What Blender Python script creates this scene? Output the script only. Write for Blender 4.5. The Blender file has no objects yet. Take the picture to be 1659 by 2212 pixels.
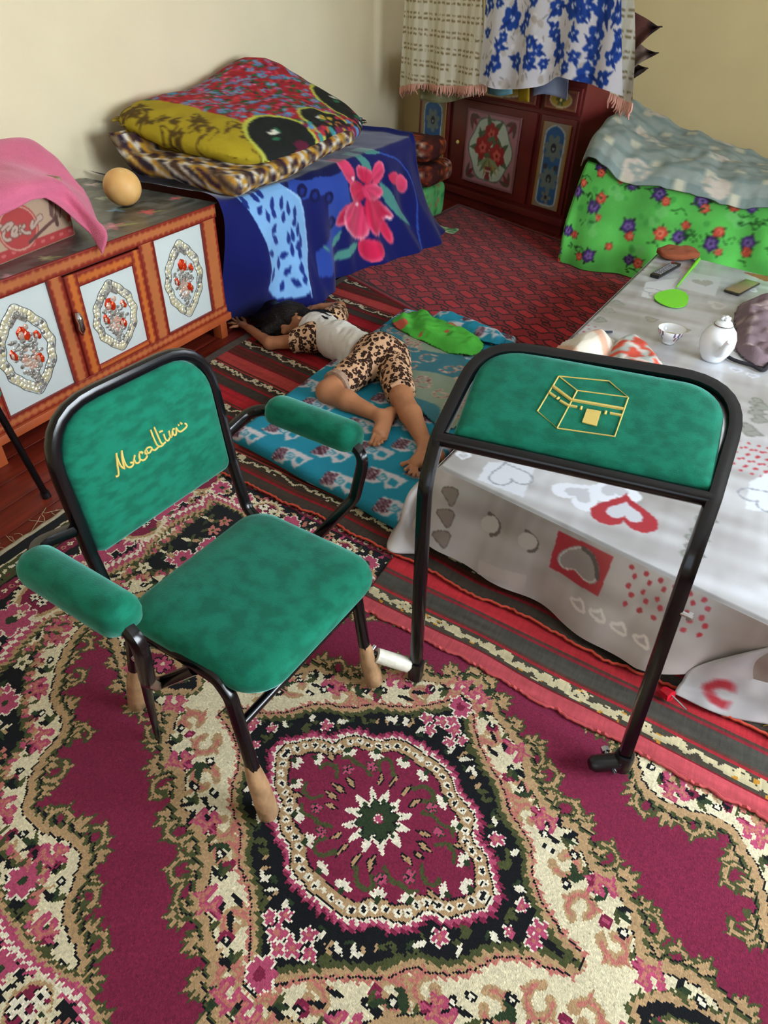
import bpy, bmesh, math, random
import numpy as np
from mathutils import Vector, Matrix
random.seed(7)
RNG = np.random.default_rng(7)
SC = bpy.context.scene
COL = SC.collection
PI = math.pi

# ------------------------------------------------------------------ camera
FOC = 1450.0; CX, CY = 829.5, 1106.0          # focal length in pixels of the 1659x2212 frame
CAMH = 1.55                                   # eye height of the photographer
PITCH, ROLL, YAW = [math.radians(a) for a in (38.9, 1.9, 26.5)]
cF = np.array([-math.sin(YAW)*math.cos(PITCH), math.cos(YAW)*math.cos(PITCH), -math.sin(PITCH)])
_r = np.array([math.cos(YAW), math.sin(YAW), 0.0]); _u = np.cross(_r, cF)
cR = math.cos(ROLL)*_r + math.sin(ROLL)*_u
cU = -math.sin(ROLL)*_r + math.cos(ROLL)*_u
cC = np.array([0.0, 0.0, CAMH])
cam = bpy.data.cameras.new('camera'); camo = bpy.data.objects.new('camera', cam); COL.objects.link(camo)
cam.sensor_fit = 'VERTICAL'; cam.sensor_height = 24.0; cam.lens = FOC/2212*24.0
cam.clip_start = 0.05; cam.clip_end = 60
M4 = Matrix(((cR[0], cU[0], -cF[0], cC[0]), (cR[1], cU[1], -cF[1], cC[1]), (cR[2], cU[2], -cF[2], cC[2]), (0, 0, 0, 1)))
camo.matrix_world = M4
SC.camera = camo

# ------------------------------------------------------------------ world, daylight, exposure
w = bpy.data.worlds.new('world'); SC.world = w; w.use_nodes = True
_bg = w.node_tree.nodes['Background']; _bg.inputs[0].default_value = (0.62, 0.78, 1.0, 1); _bg.inputs[1].default_value = 1.6
WIN = [(0.7, 2.4), (3.4, 4.8)]                # two windows in the right wall (y from, to)
WZ0, WZ1 = 0.75, 2.25
WX = 2.35
def area(name, loc, direction, sx, sy, power, col):
    l = bpy.data.lights.new(name, 'AREA'); l.shape = 'RECTANGLE'; l.size = sx; l.size_y = sy
    l.energy = power; l.color = col
    o = bpy.data.objects.new(name, l); COL.objects.link(o); o.location = loc
    o.rotation_euler = Vector(direction).to_track_quat('-Z', 'Y').to_euler()
    return o
for k, (a, b) in enumerate(WIN):
    area('window_or_fill_light', (WX+0.32, (a+b)/2, (WZ0+WZ1)/2+0.1), (-1, 0, -0.18), b-a+0.3, WZ1-WZ0+0.3, (345, 95)[k], (0.83, 0.92, 1.0))
# weak fill light added behind the photographer; its window is made up
area('window_or_fill_light', (0.3, -1.98, 1.55), (0, 1, -0.18), 1.7, 1.6, 8, (0.93, 0.97, 1.0))
SC.view_settings.view_transform = 'Standard'; SC.view_settings.look = 'None'
SC.view_settings.gamma = 1.0; SC.view_settings.exposure = 0.0
try: SC.view_settings.use_curve_mapping = False
except Exception: pass
try:
    SC.cycles.use_denoising = True; SC.cycles.denoiser = 'OPENIMAGEDENOISE'
    SC.cycles.max_bounces = 5; SC.cycles.diffuse_bounces = 4; SC.cycles.glossy_bounces = 2; SC.cycles.transparent_max_bounces = 6
    SC.cycles.caustics_reflective = False; SC.cycles.caustics_refractive = False
    SC.cycles.use_adaptive_sampling = True; SC.cycles.adaptive_threshold = 0.1; SC.cycles.adaptive_min_samples = 16; w.cycles.sampling_method = 'NONE'
except Exception: pass

# ------------------------------------------------------------------ pixel of the photograph -> point on a real plane
def ray(x, y): return cF + cR*(x-CX)/FOC - cU*(y-CY)/FOC
def onpl(x, y, p0, n):
    r = ray(x, y); n = np.asarray(n, float); return cC + r*(((np.asarray(p0, float)-cC)@n)/(r@n))
def atz(x, y, z=0.0): return onpl(x, y, (0, 0, z), (0, 0, 1))
def atx(x, y, X): return onpl(x, y, (X, 0, 0), (1, 0, 0))
def aty(x, y, Y): return onpl(x, y, (0, Y, 0), (0, 1, 0))

# ------------------------------------------------------------------ helpers: colours, materials
def lin(c):
    if isinstance(c, str):
        c = c.lstrip('#'); c = tuple(int(c[i:i+2], 16)/255 for i in (0, 2, 4))
    c = np.asarray(c, float)
    return np.where(c <= 0.04045, c/12.92, ((c+0.055)/1.055)**2.4)
MATS = {}
def mat(name, col=None, rough=0.6, metal=0.0, attr=False, bump=0.0, bscale=200.0, sheen=0.0, var=0.0, vscale=8.0, col2=None, coat=0.0, spec=0.5, stretch=None, alpha=1.0, trans=0.0, sheentint=None, bdist=0.004):
    if name in MATS: return MATS[name]
    m = bpy.data.materials.new(name); m.use_nodes = True; nt = m.node_tree; N = nt.nodes; Lk = nt.links
    b = N['Principled BSDF']; b.inputs['Roughness'].default_value = rough; b.inputs['Metallic'].default_value = metal
    b.inputs['Specular IOR Level'].default_value = spec
    b.inputs['Coat Weight'].default_value = coat; b.inputs['Coat Roughness'].default_value = 0.15
    if sheen: b.inputs['Sheen Weight'].default_value = sheen; b.inputs['Sheen Roughness'].default_value = 0.4
    if sheen and sheentint is not None: b.inputs['Sheen Tint'].default_value = (*lin(sheentint), 1)
    if alpha < 1: b.inputs['Alpha'].default_value = alpha
    if trans: b.inputs['Transmission Weight'].default_value = trans
    tc = N.new('ShaderNodeTexCoord'); mp = N.new('ShaderNodeMapping'); Lk.new(tc.outputs['Object'], mp.inputs[0])
    if stretch: mp.inputs['Scale'].default_value = stretch
    src = None
    if attr:
        a = N.new('ShaderNodeAttribute'); a.attribute_name = 'Col'; src = a.outputs['Color']
    elif col is not None:
        b.inputs['Base Color'].default_value = (*lin(col), 1)
    if var or col2 is not None:
        nz = N.new('ShaderNodeTexNoise'); nz.inputs['Scale'].default_value = vscale; nz.inputs['Detail'].default_value = 3
        Lk.new(mp.outputs[0], nz.inputs['Vector'])
        mx = N.new('ShaderNodeMix'); mx.data_type = 'RGBA'
        if col2 is not None:
            rp = N.new('ShaderNodeMapRange'); rp.inputs[1].default_value = 0.38; rp.inputs[2].default_value = 0.62
            Lk.new(nz.outputs[0], rp.inputs[0]); Lk.new(rp.outputs[0], mx.inputs[0])
            if src is not None: Lk.new(src, mx.inputs[6])
            else: mx.inputs[6].default_value = (*lin(col), 1)
            mx.inputs[7].default_value = (*lin(col2), 1)
        else:
            mx.blend_type = 'MULTIPLY'; mx.inputs[0].default_value = 1.0
            if src is not None: Lk.new(src, mx.inputs[6])
            else: mx.inputs[6].default_value = (*lin(col), 1)
            rp = N.new('ShaderNodeMapRange'); rp.inputs[1].default_value = 0.3; rp.inputs[2].default_value = 0.7
            rp.inputs[3].default_value = 1-var; rp.inputs[4].default_value = 1+var*0.5
            Lk.new(nz.outputs[0], rp.inputs[0]); Lk.new(rp.outputs[0], mx.inputs[7])
        src = mx.outputs[2]
    if src is not None: Lk.new(src, b.inputs['Base Color'])
    if bump:
        n2 = N.new('ShaderNodeTexNoise'); n2.inputs['Scale'].default_value = bscale; n2.inputs['Detail'].default_value = 1
        Lk.new(mp.outputs[0], n2.inputs['Vector'])
        bp = N.new('ShaderNodeBump'); bp.inputs['Strength'].default_value = bump; bp.inputs['Distance'].default_value = bdist
        Lk.new(n2.outputs[0], bp.inputs['Height']); Lk.new(bp.outputs[0], b.inputs['Normal'])
    MATS[name] = m
    return m
def tag(o, label=None, cat=None, group=None, kind=None):
    if label: o['label'] = label
    if cat: o['category'] = cat
    if group: o['group'] = group
    if kind: o['kind'] = kind
    return o
def empty(name, loc=(0, 0, 0), rz=0.0, parent=None):
    o = bpy.data.objects.new(name, None); COL.objects.link(o); o.location = loc; o.rotation_euler = (0, 0, rz)
    o.empty_display_size = 0.05
    if parent: o.parent = parent
    return o
def obj(name, V, F, m, parent=None, smooth=True, col=None, dom='FACE'):
    me = bpy.data.meshes.new(name); V = np.asarray(V, float)
    if isinstance(F, np.ndarray) and F.ndim == 2:
        k = F.shape[1]; me.vertices.add(len(V)); me.vertices.foreach_set('co', V.astype(np.float32).ravel())
        me.loops.add(F.size); me.loops.foreach_set('vertex_index', F.astype(np.int32).ravel())
        me.polygons.add(len(F)); me.polygons.foreach_set('loop_start', np.arange(0, F.size, k, dtype=np.int32))
        me.update(calc_edges=True)
    else:
        me.from_pydata([tuple(v) for v in V], [], [tuple(f) for f in F])
    me.validate()
    if col is not None and dom == 'BLEND':
        pc = np.zeros((len(V), 3)); pn = np.zeros(len(V)); cf = np.asarray(col)
        for q in range(F.shape[1]): np.add.at(pc, F[:, q], cf); np.add.at(pn, F[:, q], 1)
        col = pc/np.maximum(pn, 1)[:, None]; dom = 'POINT'
    if col is not None:
        a = me.attributes.new('Col', 'FLOAT_COLOR', dom)
        c = np.ones((len(me.polygons) if dom == 'FACE' else len(me.vertices), 4), np.float32)
        c[:, :3] = lin(np.asarray(col).reshape(-1, 3))[:len(c)]
        a.data.foreach_set('color', c.ravel())
    me.shade_smooth() if smooth else me.shade_flat()
    me.materials.append(m)
    o = bpy.data.objects.new(name, me); COL.objects.link(o)
    if parent: o.parent = parent
    return o
def autosmooth(o, deg=35):
    me = o.data
    bm = bmesh.new(); bm.from_mesh(me)
    for e in bm.edges: e.smooth = len(e.link_faces) == 2 and e.calc_face_angle(0) < math.radians(deg)
    bm.to_mesh(me); bm.free(); return o
def gridfaces(m, n):
    i = np.arange(m*n).reshape(m, n)
    return np.stack([i[:-1, :-1], i[:-1, 1:], i[1:, 1:], i[1:, :-1]], -1).reshape(-1, 4)
def sheet(name, P, C, m, parent=None, thick=0.0, knots=False):
    """cloth / carpet: grid of points P (m,n,3), one colour for each face; prints are blended between faces, woven knots are not"""
    mm, nn = P.shape[:2]
    V = P.reshape(-1, 3); F = gridfaces(mm, nn)
    if knots: o = obj(name, V, F, m, parent, True, C.reshape(-1, 3))
    else:
        Q = np.pad(C, ((1, 1), (1, 1), (0, 0)), mode='edge'); Q = (Q[1:, 1:]+Q[:-1, 1:]+Q[1:, :-1]+Q[:-1, :-1])/4
        o = obj(name, V, F, m, parent, True, Q.reshape(-1, 3), 'POINT')
    if thick:
        s = o.modifiers.new('thickness', 'SOLIDIFY'); s.thickness = thick; s.offset = -1
    return o
def box(name, lo, hi, m, parent=None, bev=0.004, rot=None):
    lo = np.asarray(lo, float); hi = np.asarray(hi, float)
    bm = bmesh.new(); bmesh.ops.create_cube(bm, size=1)
    for v in bm.verts: v.co = Vector((lo+hi)/2) + Vector(v.co*Vector(hi-lo)) if False else Vector([(lo[i]+hi[i])/2+v.co[i]*(hi[i]-lo[i]) for i in range(3)])
    if bev: bmesh.ops.bevel(bm, geom=list(bm.edges), offset=min(bev, 0.45*min(hi-lo)), segments=2, affect='EDGES', profile=0.6)
    me = bpy.data.meshes.new(name); bm.to_mesh(me); bm.free(); me.shade_smooth(); me.materials.append(m)
    o = bpy.data.objects.new(name, me); COL.objects.link(o)
    if parent: o.parent = parent
    return autosmooth(o, 50)
def fillet(pts, r, n=6):
    pts = [np.asarray(p, float) for p in pts]; out = [pts[0]]
    rr = r if isinstance(r, (list, tuple)) else [r]*len(pts)
    for i in range(1, len(pts)-1):
        a, b, c = pts[i-1], pts[i], pts[i+1]
        d1 = (a-b)/np.linalg.norm(a-b); d2 = (c-b)/np.linalg.norm(c-b)
        ang = math.acos(max(-1, min(1, d1@d2)))
        if rr[i] <= 0 or ang > 3.1: out.append(b); continue
        t = min(rr[i]/math.tan(ang/2), 0.49*np.linalg.norm(a-b), 0.49*np.linalg.norm(c-b))
        p, q = b+d1*t, b+d2*t
        for k in range(n+1):
            s = k/n; out.append((1-s)**2*p + 2*s*(1-s)*b + s*s*q)
    out.append(pts[-1]); return out
def sweepmesh(pts, rad, sides=10, squareness=0.0, caps=True, closed=False):
    pts = [np.asarray(p, float) for p in pts]; n = len(pts)
    rs = rad if isinstance(rad, (list, tuple, np.ndarray)) else [rad]*n
    T = []
    for i in range(n):
        a = pts[(i-1) % n] if (closed or i > 0) else pts[i]; b = pts[(i+1) % n] if (closed or i < n-1) else pts[i]
        t = b-a; T.append(t/max(np.linalg.norm(t), 1e-9))
    up = np.array([0, 0, 1.0]) if abs(T[0][2]) < 0.9 else np.array([1.0, 0, 0])
    x = np.cross(up, T[0]); x /= np.linalg.norm(x); V = []
    for i in range(n):
        x = x - T[i]*(x@T[i]); x /= np.linalg.norm(x); y = np.cross(T[i], x)
        for k in range(sides):
            a = 2*PI*(k+0.5)/sides; c, s = math.cos(a), math.sin(a)
            g = 1.0
            if squareness: g = 1/((abs(c)**(2+squareness)+abs(s)**(2+squareness))**(1/(2+squareness)))
            V.append(pts[i] + rs[i]*g*(c*x+s*y))
    F = []
    for i in range(n if closed else n-1):
        for k in range(sides):
            a, b = i*sides+k, i*sides+(k+1) % sides; j = ((i+1) % n)*sides
            F.append((a, b, j+(k+1) % sides, j+k))
    if caps and not closed:
        F.append(tuple(range(sides-1, -1, -1))); F.append(tuple((n-1)*sides+k for k in range(sides)))
    return V, F
def tube(name, pts, rad, m, parent=None, sides=10, squareness=0.0, closed=False):
    V, F = sweepmesh(pts, rad, sides, squareness, True, closed)
    return autosmooth(obj(name, V, F, m, parent), 50)
def multi(name, parts, m, parent=None, smooth=True):
    V = []; F = []
    for v, f in parts:
        o = len(V); V += list(v); F += [tuple(i+o for i in q) for q in f]
    return obj(name, V, F, m, parent, smooth)
def lathe(name, prof, m, parent=None, n=28, loc=(0, 0, 0), sx=1.0, sy=1.0):
    V = []; F = []
    for r, z in prof:
        for k in range(n):
            a = 2*PI*k/n; V.append((loc[0]+r*sx*math.cos(a), loc[1]+r*sy*math.sin(a), loc[2]+z))
    for i in range(len(prof)-1):
        for k in range(n): F.append((i*n+k, i*n+(k+1) % n, (i+1)*n+(k+1) % n, (i+1)*n+k))
    return obj(name, V, F, m, parent)
def rrect(w, h, r, n=6):
    """outline of a rounded rectangle centred on 0; r one radius or four (++, -+, --, +-)"""
    rr = r if isinstance(r, (list, tuple)) else [r]*4; out = []
    for (sx, sy, a0), q in zip(((1, 1, 0), (-1, 1, 90), (-1, -1, 180), (1, -1, 270)), rr):
        for k in range(n+1):
            a = math.radians(a0+90*k/n); out.append((sx*(w/2-q)+q*math.cos(a), sy*(h/2-q)+q*math.sin(a)))
    return np.array(out)
def padmesh(outl, prof, origin, ex, ey, ez, sub=1):
    """upholstered pad: rings of the outline; prof = (inset in metres, height)"""
    out = np.asarray(outl, float); c = (out.max(0)+out.min(0))/2; hw = (out.max(0)-out.min(0))/2
    o, ex, ey, ez = [np.asarray(a, float) for a in (origin, ex, ey, ez)]
    V = []; F = []; n = len(out)
    for ins, h in prof:
        s = np.maximum((hw-ins)/hw, 0.002); q = c+(out-c)*s
        for p in q: V.append(o+ex*p[0]+ey*p[1]+ez*h)
    for i in range(len(prof)-1):
        for k in range(n): F.append((i*n+k, i*n+(k+1) % n, (i+1)*n+(k+1) % n, (i+1)*n+k))
    F.append(tuple(range(n-1, -1, -1))); F.append(tuple((len(prof)-1)*n+k for k in range(n)))
    return V, F
# ------------------------------------------------------------------ helpers: woven and printed patterns
def h2(c): return np.array([int(c[i:i+2], 16)/255 for i in (1, 3, 5)])
def rsmooth(P, n=2, closed=True):
    P = np.asarray(P, float)
    for _ in range(n):
        Q = np.roll(P, -1, 0) if closed else P[1:]
        A = P if closed else P[:-1]
        P2 = np.empty((2*len(A), 2)); P2[0::2] = 0.75*A+0.25*Q; P2[1::2] = 0.25*A+0.75*Q
        P = P2 if closed else np.vstack([P[:1], P2, P[-1:]])
    return P
class Pat:
    def __init__(s, u0, u1, v0, v1, res, base):
        s.nu = max(2, int(round((u1-u0)/res))); s.nv = max(2, int(round((v1-v0)/res)))
        s.u0, s.v0, s.du, s.dv = u0, v0, (u1-u0)/s.nu, (v1-v0)/s.nv
        s.u = u0+(np.arange(s.nu)+0.5)*s.du; s.v = v0+(np.arange(s.nv)+0.5)*s.dv
        s.U, s.V = np.meshgrid(s.u, s.v); s.C = np.empty((s.nv, s.nu, 3)); s.C[:] = h2(base) if isinstance(base, str) else base
    def win(s, lo, hi):
        i0 = max(0, int((lo[0]-s.u0)/s.du)-1); i1 = min(s.nu, int((hi[0]-s.u0)/s.du)+2)
        j0 = max(0, int((lo[1]-s.v0)/s.dv)-1); j1 = min(s.nv, int((hi[1]-s.v0)/s.dv)+2)
        return (slice(j0, j1), slice(i0, i1)) if i1 > i0 and j1 > j0 else None
    def put(s, w, mask, c, a=1.0):
        c = h2(c) if isinstance(c, str) else np.asarray(c)
        X = s.C[w]; X[mask] = X[mask]*(1-a)+c*a
    @staticmethod
    def inside(U, V, P):
        r = np.zeros(U.shape, bool); n = len(P)
        for i in range(n):
            x1, y1 = P[i]; x2, y2 = P[(i+1) % n]
            if y1 == y2: continue
            c = ((y1 > V) != (y2 > V)); xi = (x2-x1)*(V-y1)/(y2-y1)+x1
            r ^= c & (U < xi)
        return r
    @staticmethod
    def dist(U, V, P, closed=False):
        d = np.full(U.shape, 1e9); n = len(P)
        for i in range(n if closed else n-1):
            a = P[i]; b = P[(i+1) % n]; e = b-a; L = e@e
            t = np.clip(((U-a[0])*e[0]+(V-a[1])*e[1])/max(L, 1e-12), 0, 1)
            d = np.minimum(d, (U-a[0]-t*e[0])**2+(V-a[1]-t*e[1])**2)
        return np.sqrt(d)
    def poly(s, P, c, a=1.0):
        P = np.asarray(P, float); w = s.win(P.min(0), P.max(0))
        if w: s.put(w, s.inside(s.U[w], s.V[w], P), c, a)
    def stroke(s, P, wd, c, closed=False, a=1.0, taper=False):
        P = np.asarray(P, float); w = s.win(P.min(0)-wd, P.max(0)+wd)
        if w: s.put(w, s.dist(s.U[w], s.V[w], P, closed) < wd/2, c, a)
    def ell(s, x, y, a, b, c, rot=0.0, al=1.0):
        r = max(a, b); w = s.win((x-r, y-r), (x+r, y+r))
        if not w: return
        X, Y = s.U[w]-x, s.V[w]-y; cr, sr = math.cos(rot), math.sin(rot)
        s.put(w, ((X*cr+Y*sr)/a)**2+((-X*sr+Y*cr)/b)**2 < 1, c, al)
    def flower(s, x, y, r, c, cc, n=5, rot=0.0, oc=None, ow=0.0, fat=0.55):
        if oc is not None:
            for k in range(n):
                a = rot+2*PI*k/n; s.ell(x+r*0.55*math.cos(a), y+r*0.55*math.sin(a), r*0.5+ow, r*0.5*fat+ow, oc, a)
            s.ell(x, y, r*0.4+ow, r*0.4+ow, oc)
        for k in range(n):
            a = rot+2*PI*k/n; s.ell(x+r*0.55*math.cos(a), y+r*0.55*math.sin(a), r*0.5, r*0.5*fat, c, a)
        s.ell(x, y, r*0.28, r*0.28, cc)
    def leaf(s, x, y, L, wd, rot, c):
        t = np.linspace(0, 1, 9); wv = wd/2*np.sin(PI*t**0.8)
        X = np.concatenate([t*L, (t*L)[::-1]]); Y = np.concatenate([wv, -wv[::-1]])
        s.poly(np.stack([x+X*math.cos(rot)-Y*math.sin(rot), y+X*math.sin(rot)+Y*math.cos(rot)], 1), c)
    def sample(s, U, V):
        i = np.clip(((U-s.u0)/s.du).astype(int), 0, s.nu-1); j = np.clip(((V-s.v0)/s.dv).astype(int), 0, s.nv-1)
        return s.C[j, i]
def vnoise(x, y, seed=0, z=None):
    """smooth value noise, about -1..1"""
    x = np.asarray(x, float); y = np.asarray(y, float)
    xi = np.floor(x).astype(np.int64); yi = np.floor(y).astype(np.int64); fx = x-xi; fy = y-yi
    fx = fx*fx*(3-2*fx); fy = fy*fy*(3-2*fy)
    def hsh(a, b):
        n = (a*374761393+b*668265263+seed*144665) & 0xffffffff
        n = ((n ^ (n >> 13))*1274126177) & 0xffffffff
        return ((n ^ (n >> 16)) & 0xffff)/32767.5-1
    a, b, c, d = hsh(xi, yi), hsh(xi+1, yi), hsh(xi, yi+1), hsh(xi+1, yi+1)
    return (a*(1-fx)+b*fx)*(1-fy)+(c*(1-fx)+d*fx)*fy
def sstep(a, b, x):
    t = np.clip((np.asarray(x, float)-a)/(b-a), 0, 1); return t*t*(3-2*t)
# ------------------------------------------------------------------ helpers: soft solids from a distance field (surface nets)
class Field:
    def __init__(s, lo, hi, h):
        s.lo = np.array(lo, float); s.h = h; s.n = np.ceil((np.array(hi)-s.lo)/h).astype(int)+1
        ax = [s.lo[i]+h*np.arange(s.n[i]) for i in range(3)]; s.ax = ax
        s.D = np.full(tuple(s.n), 0.08)
    def cone(s, a, b, ra, rb, k=0.02, flat=None, sub=False):
        """rounded cone from a to b joined smoothly to what is there"""
        a = np.asarray(a, float); b = np.asarray(b, float); m = max(ra, rb)+k+0.03
        lo = np.minimum(a, b)-m; hi = np.maximum(a, b)+m
        sl = []
        for i in range(3):
            i0 = max(0, int((lo[i]-s.lo[i])/s.h)); i1 = min(s.n[i], int((hi[i]-s.lo[i])/s.h)+2)
            if i1 <= i0: return
            sl.append(slice(i0, i1))
        sl = tuple(sl)
        X, Y, Z = np.meshgrid(s.ax[0][sl[0]], s.ax[1][sl[1]], s.ax[2][sl[2]], indexing='ij')
        e = b-a; L = max(e@e, 1e-9)
        t = np.clip(((X-a[0])*e[0]+(Y-a[1])*e[1]+(Z-a[2])*e[2])/L, 0, 1)
        dx, dy, dz = X-a[0]-t*e[0], Y-a[1]-t*e[1], Z-a[2]-t*e[2]
        if flat is not None:
            nx, f = np.asarray(flat[0], float), flat[1]; nx = nx/np.linalg.norm(nx)
            q = dx*nx[0]+dy*nx[1]+dz*nx[2]; g = q*(f-1); dx = dx+nx[0]*g; dy = dy+nx[1]*g; dz = dz+nx[2]*g
        d = np.sqrt(dx*dx+dy*dy+dz*dz)-(ra+(rb-ra)*t)
        if flat is not None: d = d*np.where(d < 0, 1, 1/1.0)
        D = s.D[sl]
        if sub: s.D[sl] = np.maximum(D, -d); return
        if k > 0:
            hh = np.clip(0.5+0.5*(D-d)/k, 0, 1); s.D[sl] = D*(1-hh)+d*hh-k*hh*(1-hh)
        else: s.D[sl] = np.minimum(D, d)
    def chain(s, pts, rs, k=0.02, **kw):
        for i in range(len(pts)-1): s.cone(pts[i], pts[i+1], rs[i], rs[i+1], k, **kw)
    def grid(s): return np.meshgrid(*s.ax, indexing='ij')
    def mesh(s, iso=0.0):
        D = s.D-iso; I = D < 0; nx, ny, nz = D.shape
        c = np.zeros((nx-1, ny-1, nz-1, 3)); cnt = np.zeros((nx-1, ny-1, nz-1))
        for axis in range(3):
            sh = [slice(None)]*3; sh2 = [slice(None)]*3; sh[axis] = slice(0, -1); sh2[axis] = slice(1, None)
            A, B = D[tuple(sh)], D[tuple(sh2)]; cr = (A < 0) != (B < 0)
            t = np.where(cr, A/np.where(cr, A-B, 1), 0)
            o = [i for i in range(3) if i != axis]
            for p in (0, 1):
                for q in (0, 1):
                    s_ = [slice(None)]*3
                    s_[o[0]] = slice(p, p+D.shape[o[0]]-1); s_[o[1]] = slice(q, q+D.shape[o[1]]-1)
                    cc = cr[tuple(s_)]; tt = t[tuple(s_)]
                    cnt += cc; c[..., axis] += tt*cc; c[..., o[0]] += p*cc; c[..., o[1]] += q*cc
        act = cnt > 0; idx = -np.ones(act.shape, np.int64); idx[act] = np.arange(act.sum())
        g = np.stack(np.nonzero(act), -1); V = (g+c[act]/cnt[act][:, None])*s.h+s.lo
        F = []
        for axis in range(3):
            sh = [slice(1, -1)]*3; sh[axis] = slice(0, -1); sh2 = [slice(1, -1)]*3; sh2[axis] = slice(1, None)
            A, B = I[tuple(sh)], I[tuple(sh2)]; g = np.stack(np.nonzero(A != B), -1)
            if len(g) == 0: continue
            fl = A[tuple(g.T)]
            off = np.ones(3, int); off[axis] = 0; g = g+off
            o = [(axis+1) % 3, (axis+2) % 3]
            def at(p, q):
                h = g.copy(); h[:, o[0]] -= p; h[:, o[1]] -= q; return idx[h[:, 0], h[:, 1], h[:, 2]]
            Q = np.stack([at(1, 1), at(0, 1), at(0, 0), at(1, 0)], -1)
            Q[~fl] = Q[~fl][:, ::-1]; F.append(Q)
        return V, np.concatenate(F)
# ================================================================== the room
m_wall = mat('wall_plaster', '#f0e3c0', rough=0.75, bump=0.12, bscale=60, var=0.04, vscale=2.5, spec=0.3)
m_ceil = mat('ceiling_paint', '#eeeae0', rough=0.8)
m_board = mat('floor_board_paint', '#7c2b1c', rough=0.38, bump=0.12, bscale=30, var=0.35, vscale=5, stretch=(9, 0.6, 1), spec=0.5)
m_gap = mat('floor_gap', '#2a120c', rough=0.9)
m_white = mat('white_window_paint', '#e9e7df', rough=0.4)
YB = 6.47; XR = 2.3; YF = -1.85; ZC = 2.85
def xl(y): return -3.16
def struct(name, lo, hi, m, bev=0): return tag(box(name, lo, hi, m, None, bev), kind='structure')
fl = struct('floor', (-3.8, YF-0.1, -0.12), (XR+0.1, YB+0.1, -0.012), m_gap)
BW = 0.128; k0 = -2.062
first = None
for k in range(-14, 36):
    a = k0+BW*k
    if a < -3.75 or a > XR: continue
    if first is None:
        first = box('floor_board', (-BW/2+0.002, YF-0.08, -0.012), (BW/2-0.002, YB+0.08, 0.0), m_board, fl, 0.003); o = first
    else:
        o = first.copy(); COL.objects.link(o); o.parent = fl
    o.location.x = a+BW/2
def slab(name, quad, th, m):
    q = [np.array(p, float) for p in quad]; n = np.cross(q[1]-q[0], q[3]-q[0]); n = n/np.linalg.norm(n)*th
    V = q+[p+n for p in q]
    F = [(0, 1, 2, 3), (7, 6, 5, 4), (0, 4, 5, 1), (1, 5, 6, 2), (2, 6, 7, 3), (3, 7, 4, 0)]
    return tag(obj(name, V, F, m, None, False), kind='structure')
slab('wall_left', [(xl(YF), YF, 0), (xl(YB+.1), YB+.1, 0), (xl(YB+.1), YB+.1, ZC), (xl(YF), YF, ZC)], -0.12, m_wall)
struct('wall_back', (-3.9, YB, 0), (XR+.1, YB+.12, ZC), mat('wall_plaster_shaded', '#dcc893', rough=0.75, bump=0.12, bscale=60, var=0.04, vscale=2.5, spec=0.3))  # same cream plaster as the left wall, its shade mixed into the colour
struct('ceiling', (-3.9, YF-.1, ZC), (XR+.1, YB+.12, ZC+.1), m_ceil)
def cube8(lo, hi):
    V = [(x, y, z) for x in (lo[0], hi[0]) for y in (lo[1], hi[1]) for z in (lo[2], hi[2])]
    return V, [(0, 1, 3, 2), (4, 6, 7, 5), (0, 4, 5, 1), (2, 3, 7, 6), (0, 2, 6, 4), (1, 5, 7, 3)]
ys = [YF-.1, WIN[0][0], WIN[0][1], WIN[1][0], WIN[1][1], YB]
pc = [cube8((XR, ys[i], 0), (XR+.12, ys[i+1], ZC)) for i in (0, 2, 4)]
for a, b in WIN: pc += [cube8((XR, a, 0), (XR+.12, b, WZ0)), cube8((XR, a, WZ1), (XR+.12, b, ZC))]
tag(multi('wall_right', pc, m_wall, None, False), kind='structure')
FWX, FWZ = (-0.55, 1.15), (0.75, 2.25)  # opening added in the front wall for the fill light
pc = [cube8((-3.9, YF-.12, 0), (FWX[0], YF, ZC)), cube8((FWX[1], YF-.12, 0), (XR+.1, YF, ZC)),
      cube8((FWX[0], YF-.12, 0), (FWX[1], YF, FWZ[0])), cube8((FWX[0], YF-.12, FWZ[1]), (FWX[1], YF, ZC))]
tag(multi('wall_front', pc, m_wall, None, False), kind='structure')
m_glass = bpy.data.materials.new('window_glass'); m_glass.use_nodes = True
_n = m_glass.node_tree; _n.nodes.remove(_n.nodes['Principled BSDF'])
_t = _n.nodes.new('ShaderNodeBsdfTransparent'); _g = _n.nodes.new('ShaderNodeBsdfGlossy'); _g.inputs['Roughness'].default_value = 0.02
_x = _n.nodes.new('ShaderNodeMixShader'); _x.inputs[0].default_value = 0.06
_n.links.new(_t.outputs[0], _x.inputs[1]); _n.links.new(_g.outputs[0], _x.inputs[2]); _n.links.new(_x.outputs[0], _n.nodes['Material Output'].inputs[0])
def window(k, along, a, b, z0, z1, pos):
    def bxx(name, u0, u1, w0, w1, d0, d1, m, par):
        lo = (pos+d0, u0, w0) if along == 'y' else (u0, pos+d0, w0); hi = (pos+d1, u1, w1) if along == 'y' else (u1, pos+d1, w1)
        return box(name, lo, hi, m, par, 0.004)
    fr = empty('window_%d' % k); tag(fr, kind='structure')
    t = 0.06
    bxx('frame', a, b, z0, z0+t, .03, .09, m_white, fr); bxx('frame', a, b, z1-t, z1, .03, .09, m_white, fr)
    for u in (a, b-t, (a+b)/2-t/2): bxx('frame', u, u+t, z0, z1, .03, .09, m_white, fr)
    for u in (a+t, (a+b)/2+t/2): bxx('pane', u, u+(b-a)/2-1.5*t, z0+t, z1-t, .055, .06, m_glass, fr)
    sl = (-.12, .03) if pos > 0 else (.06, .2)
    bxx('sill', a-.05, b+.05, z0-.04, z0, sl[0], sl[1], m_white, fr)
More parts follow.
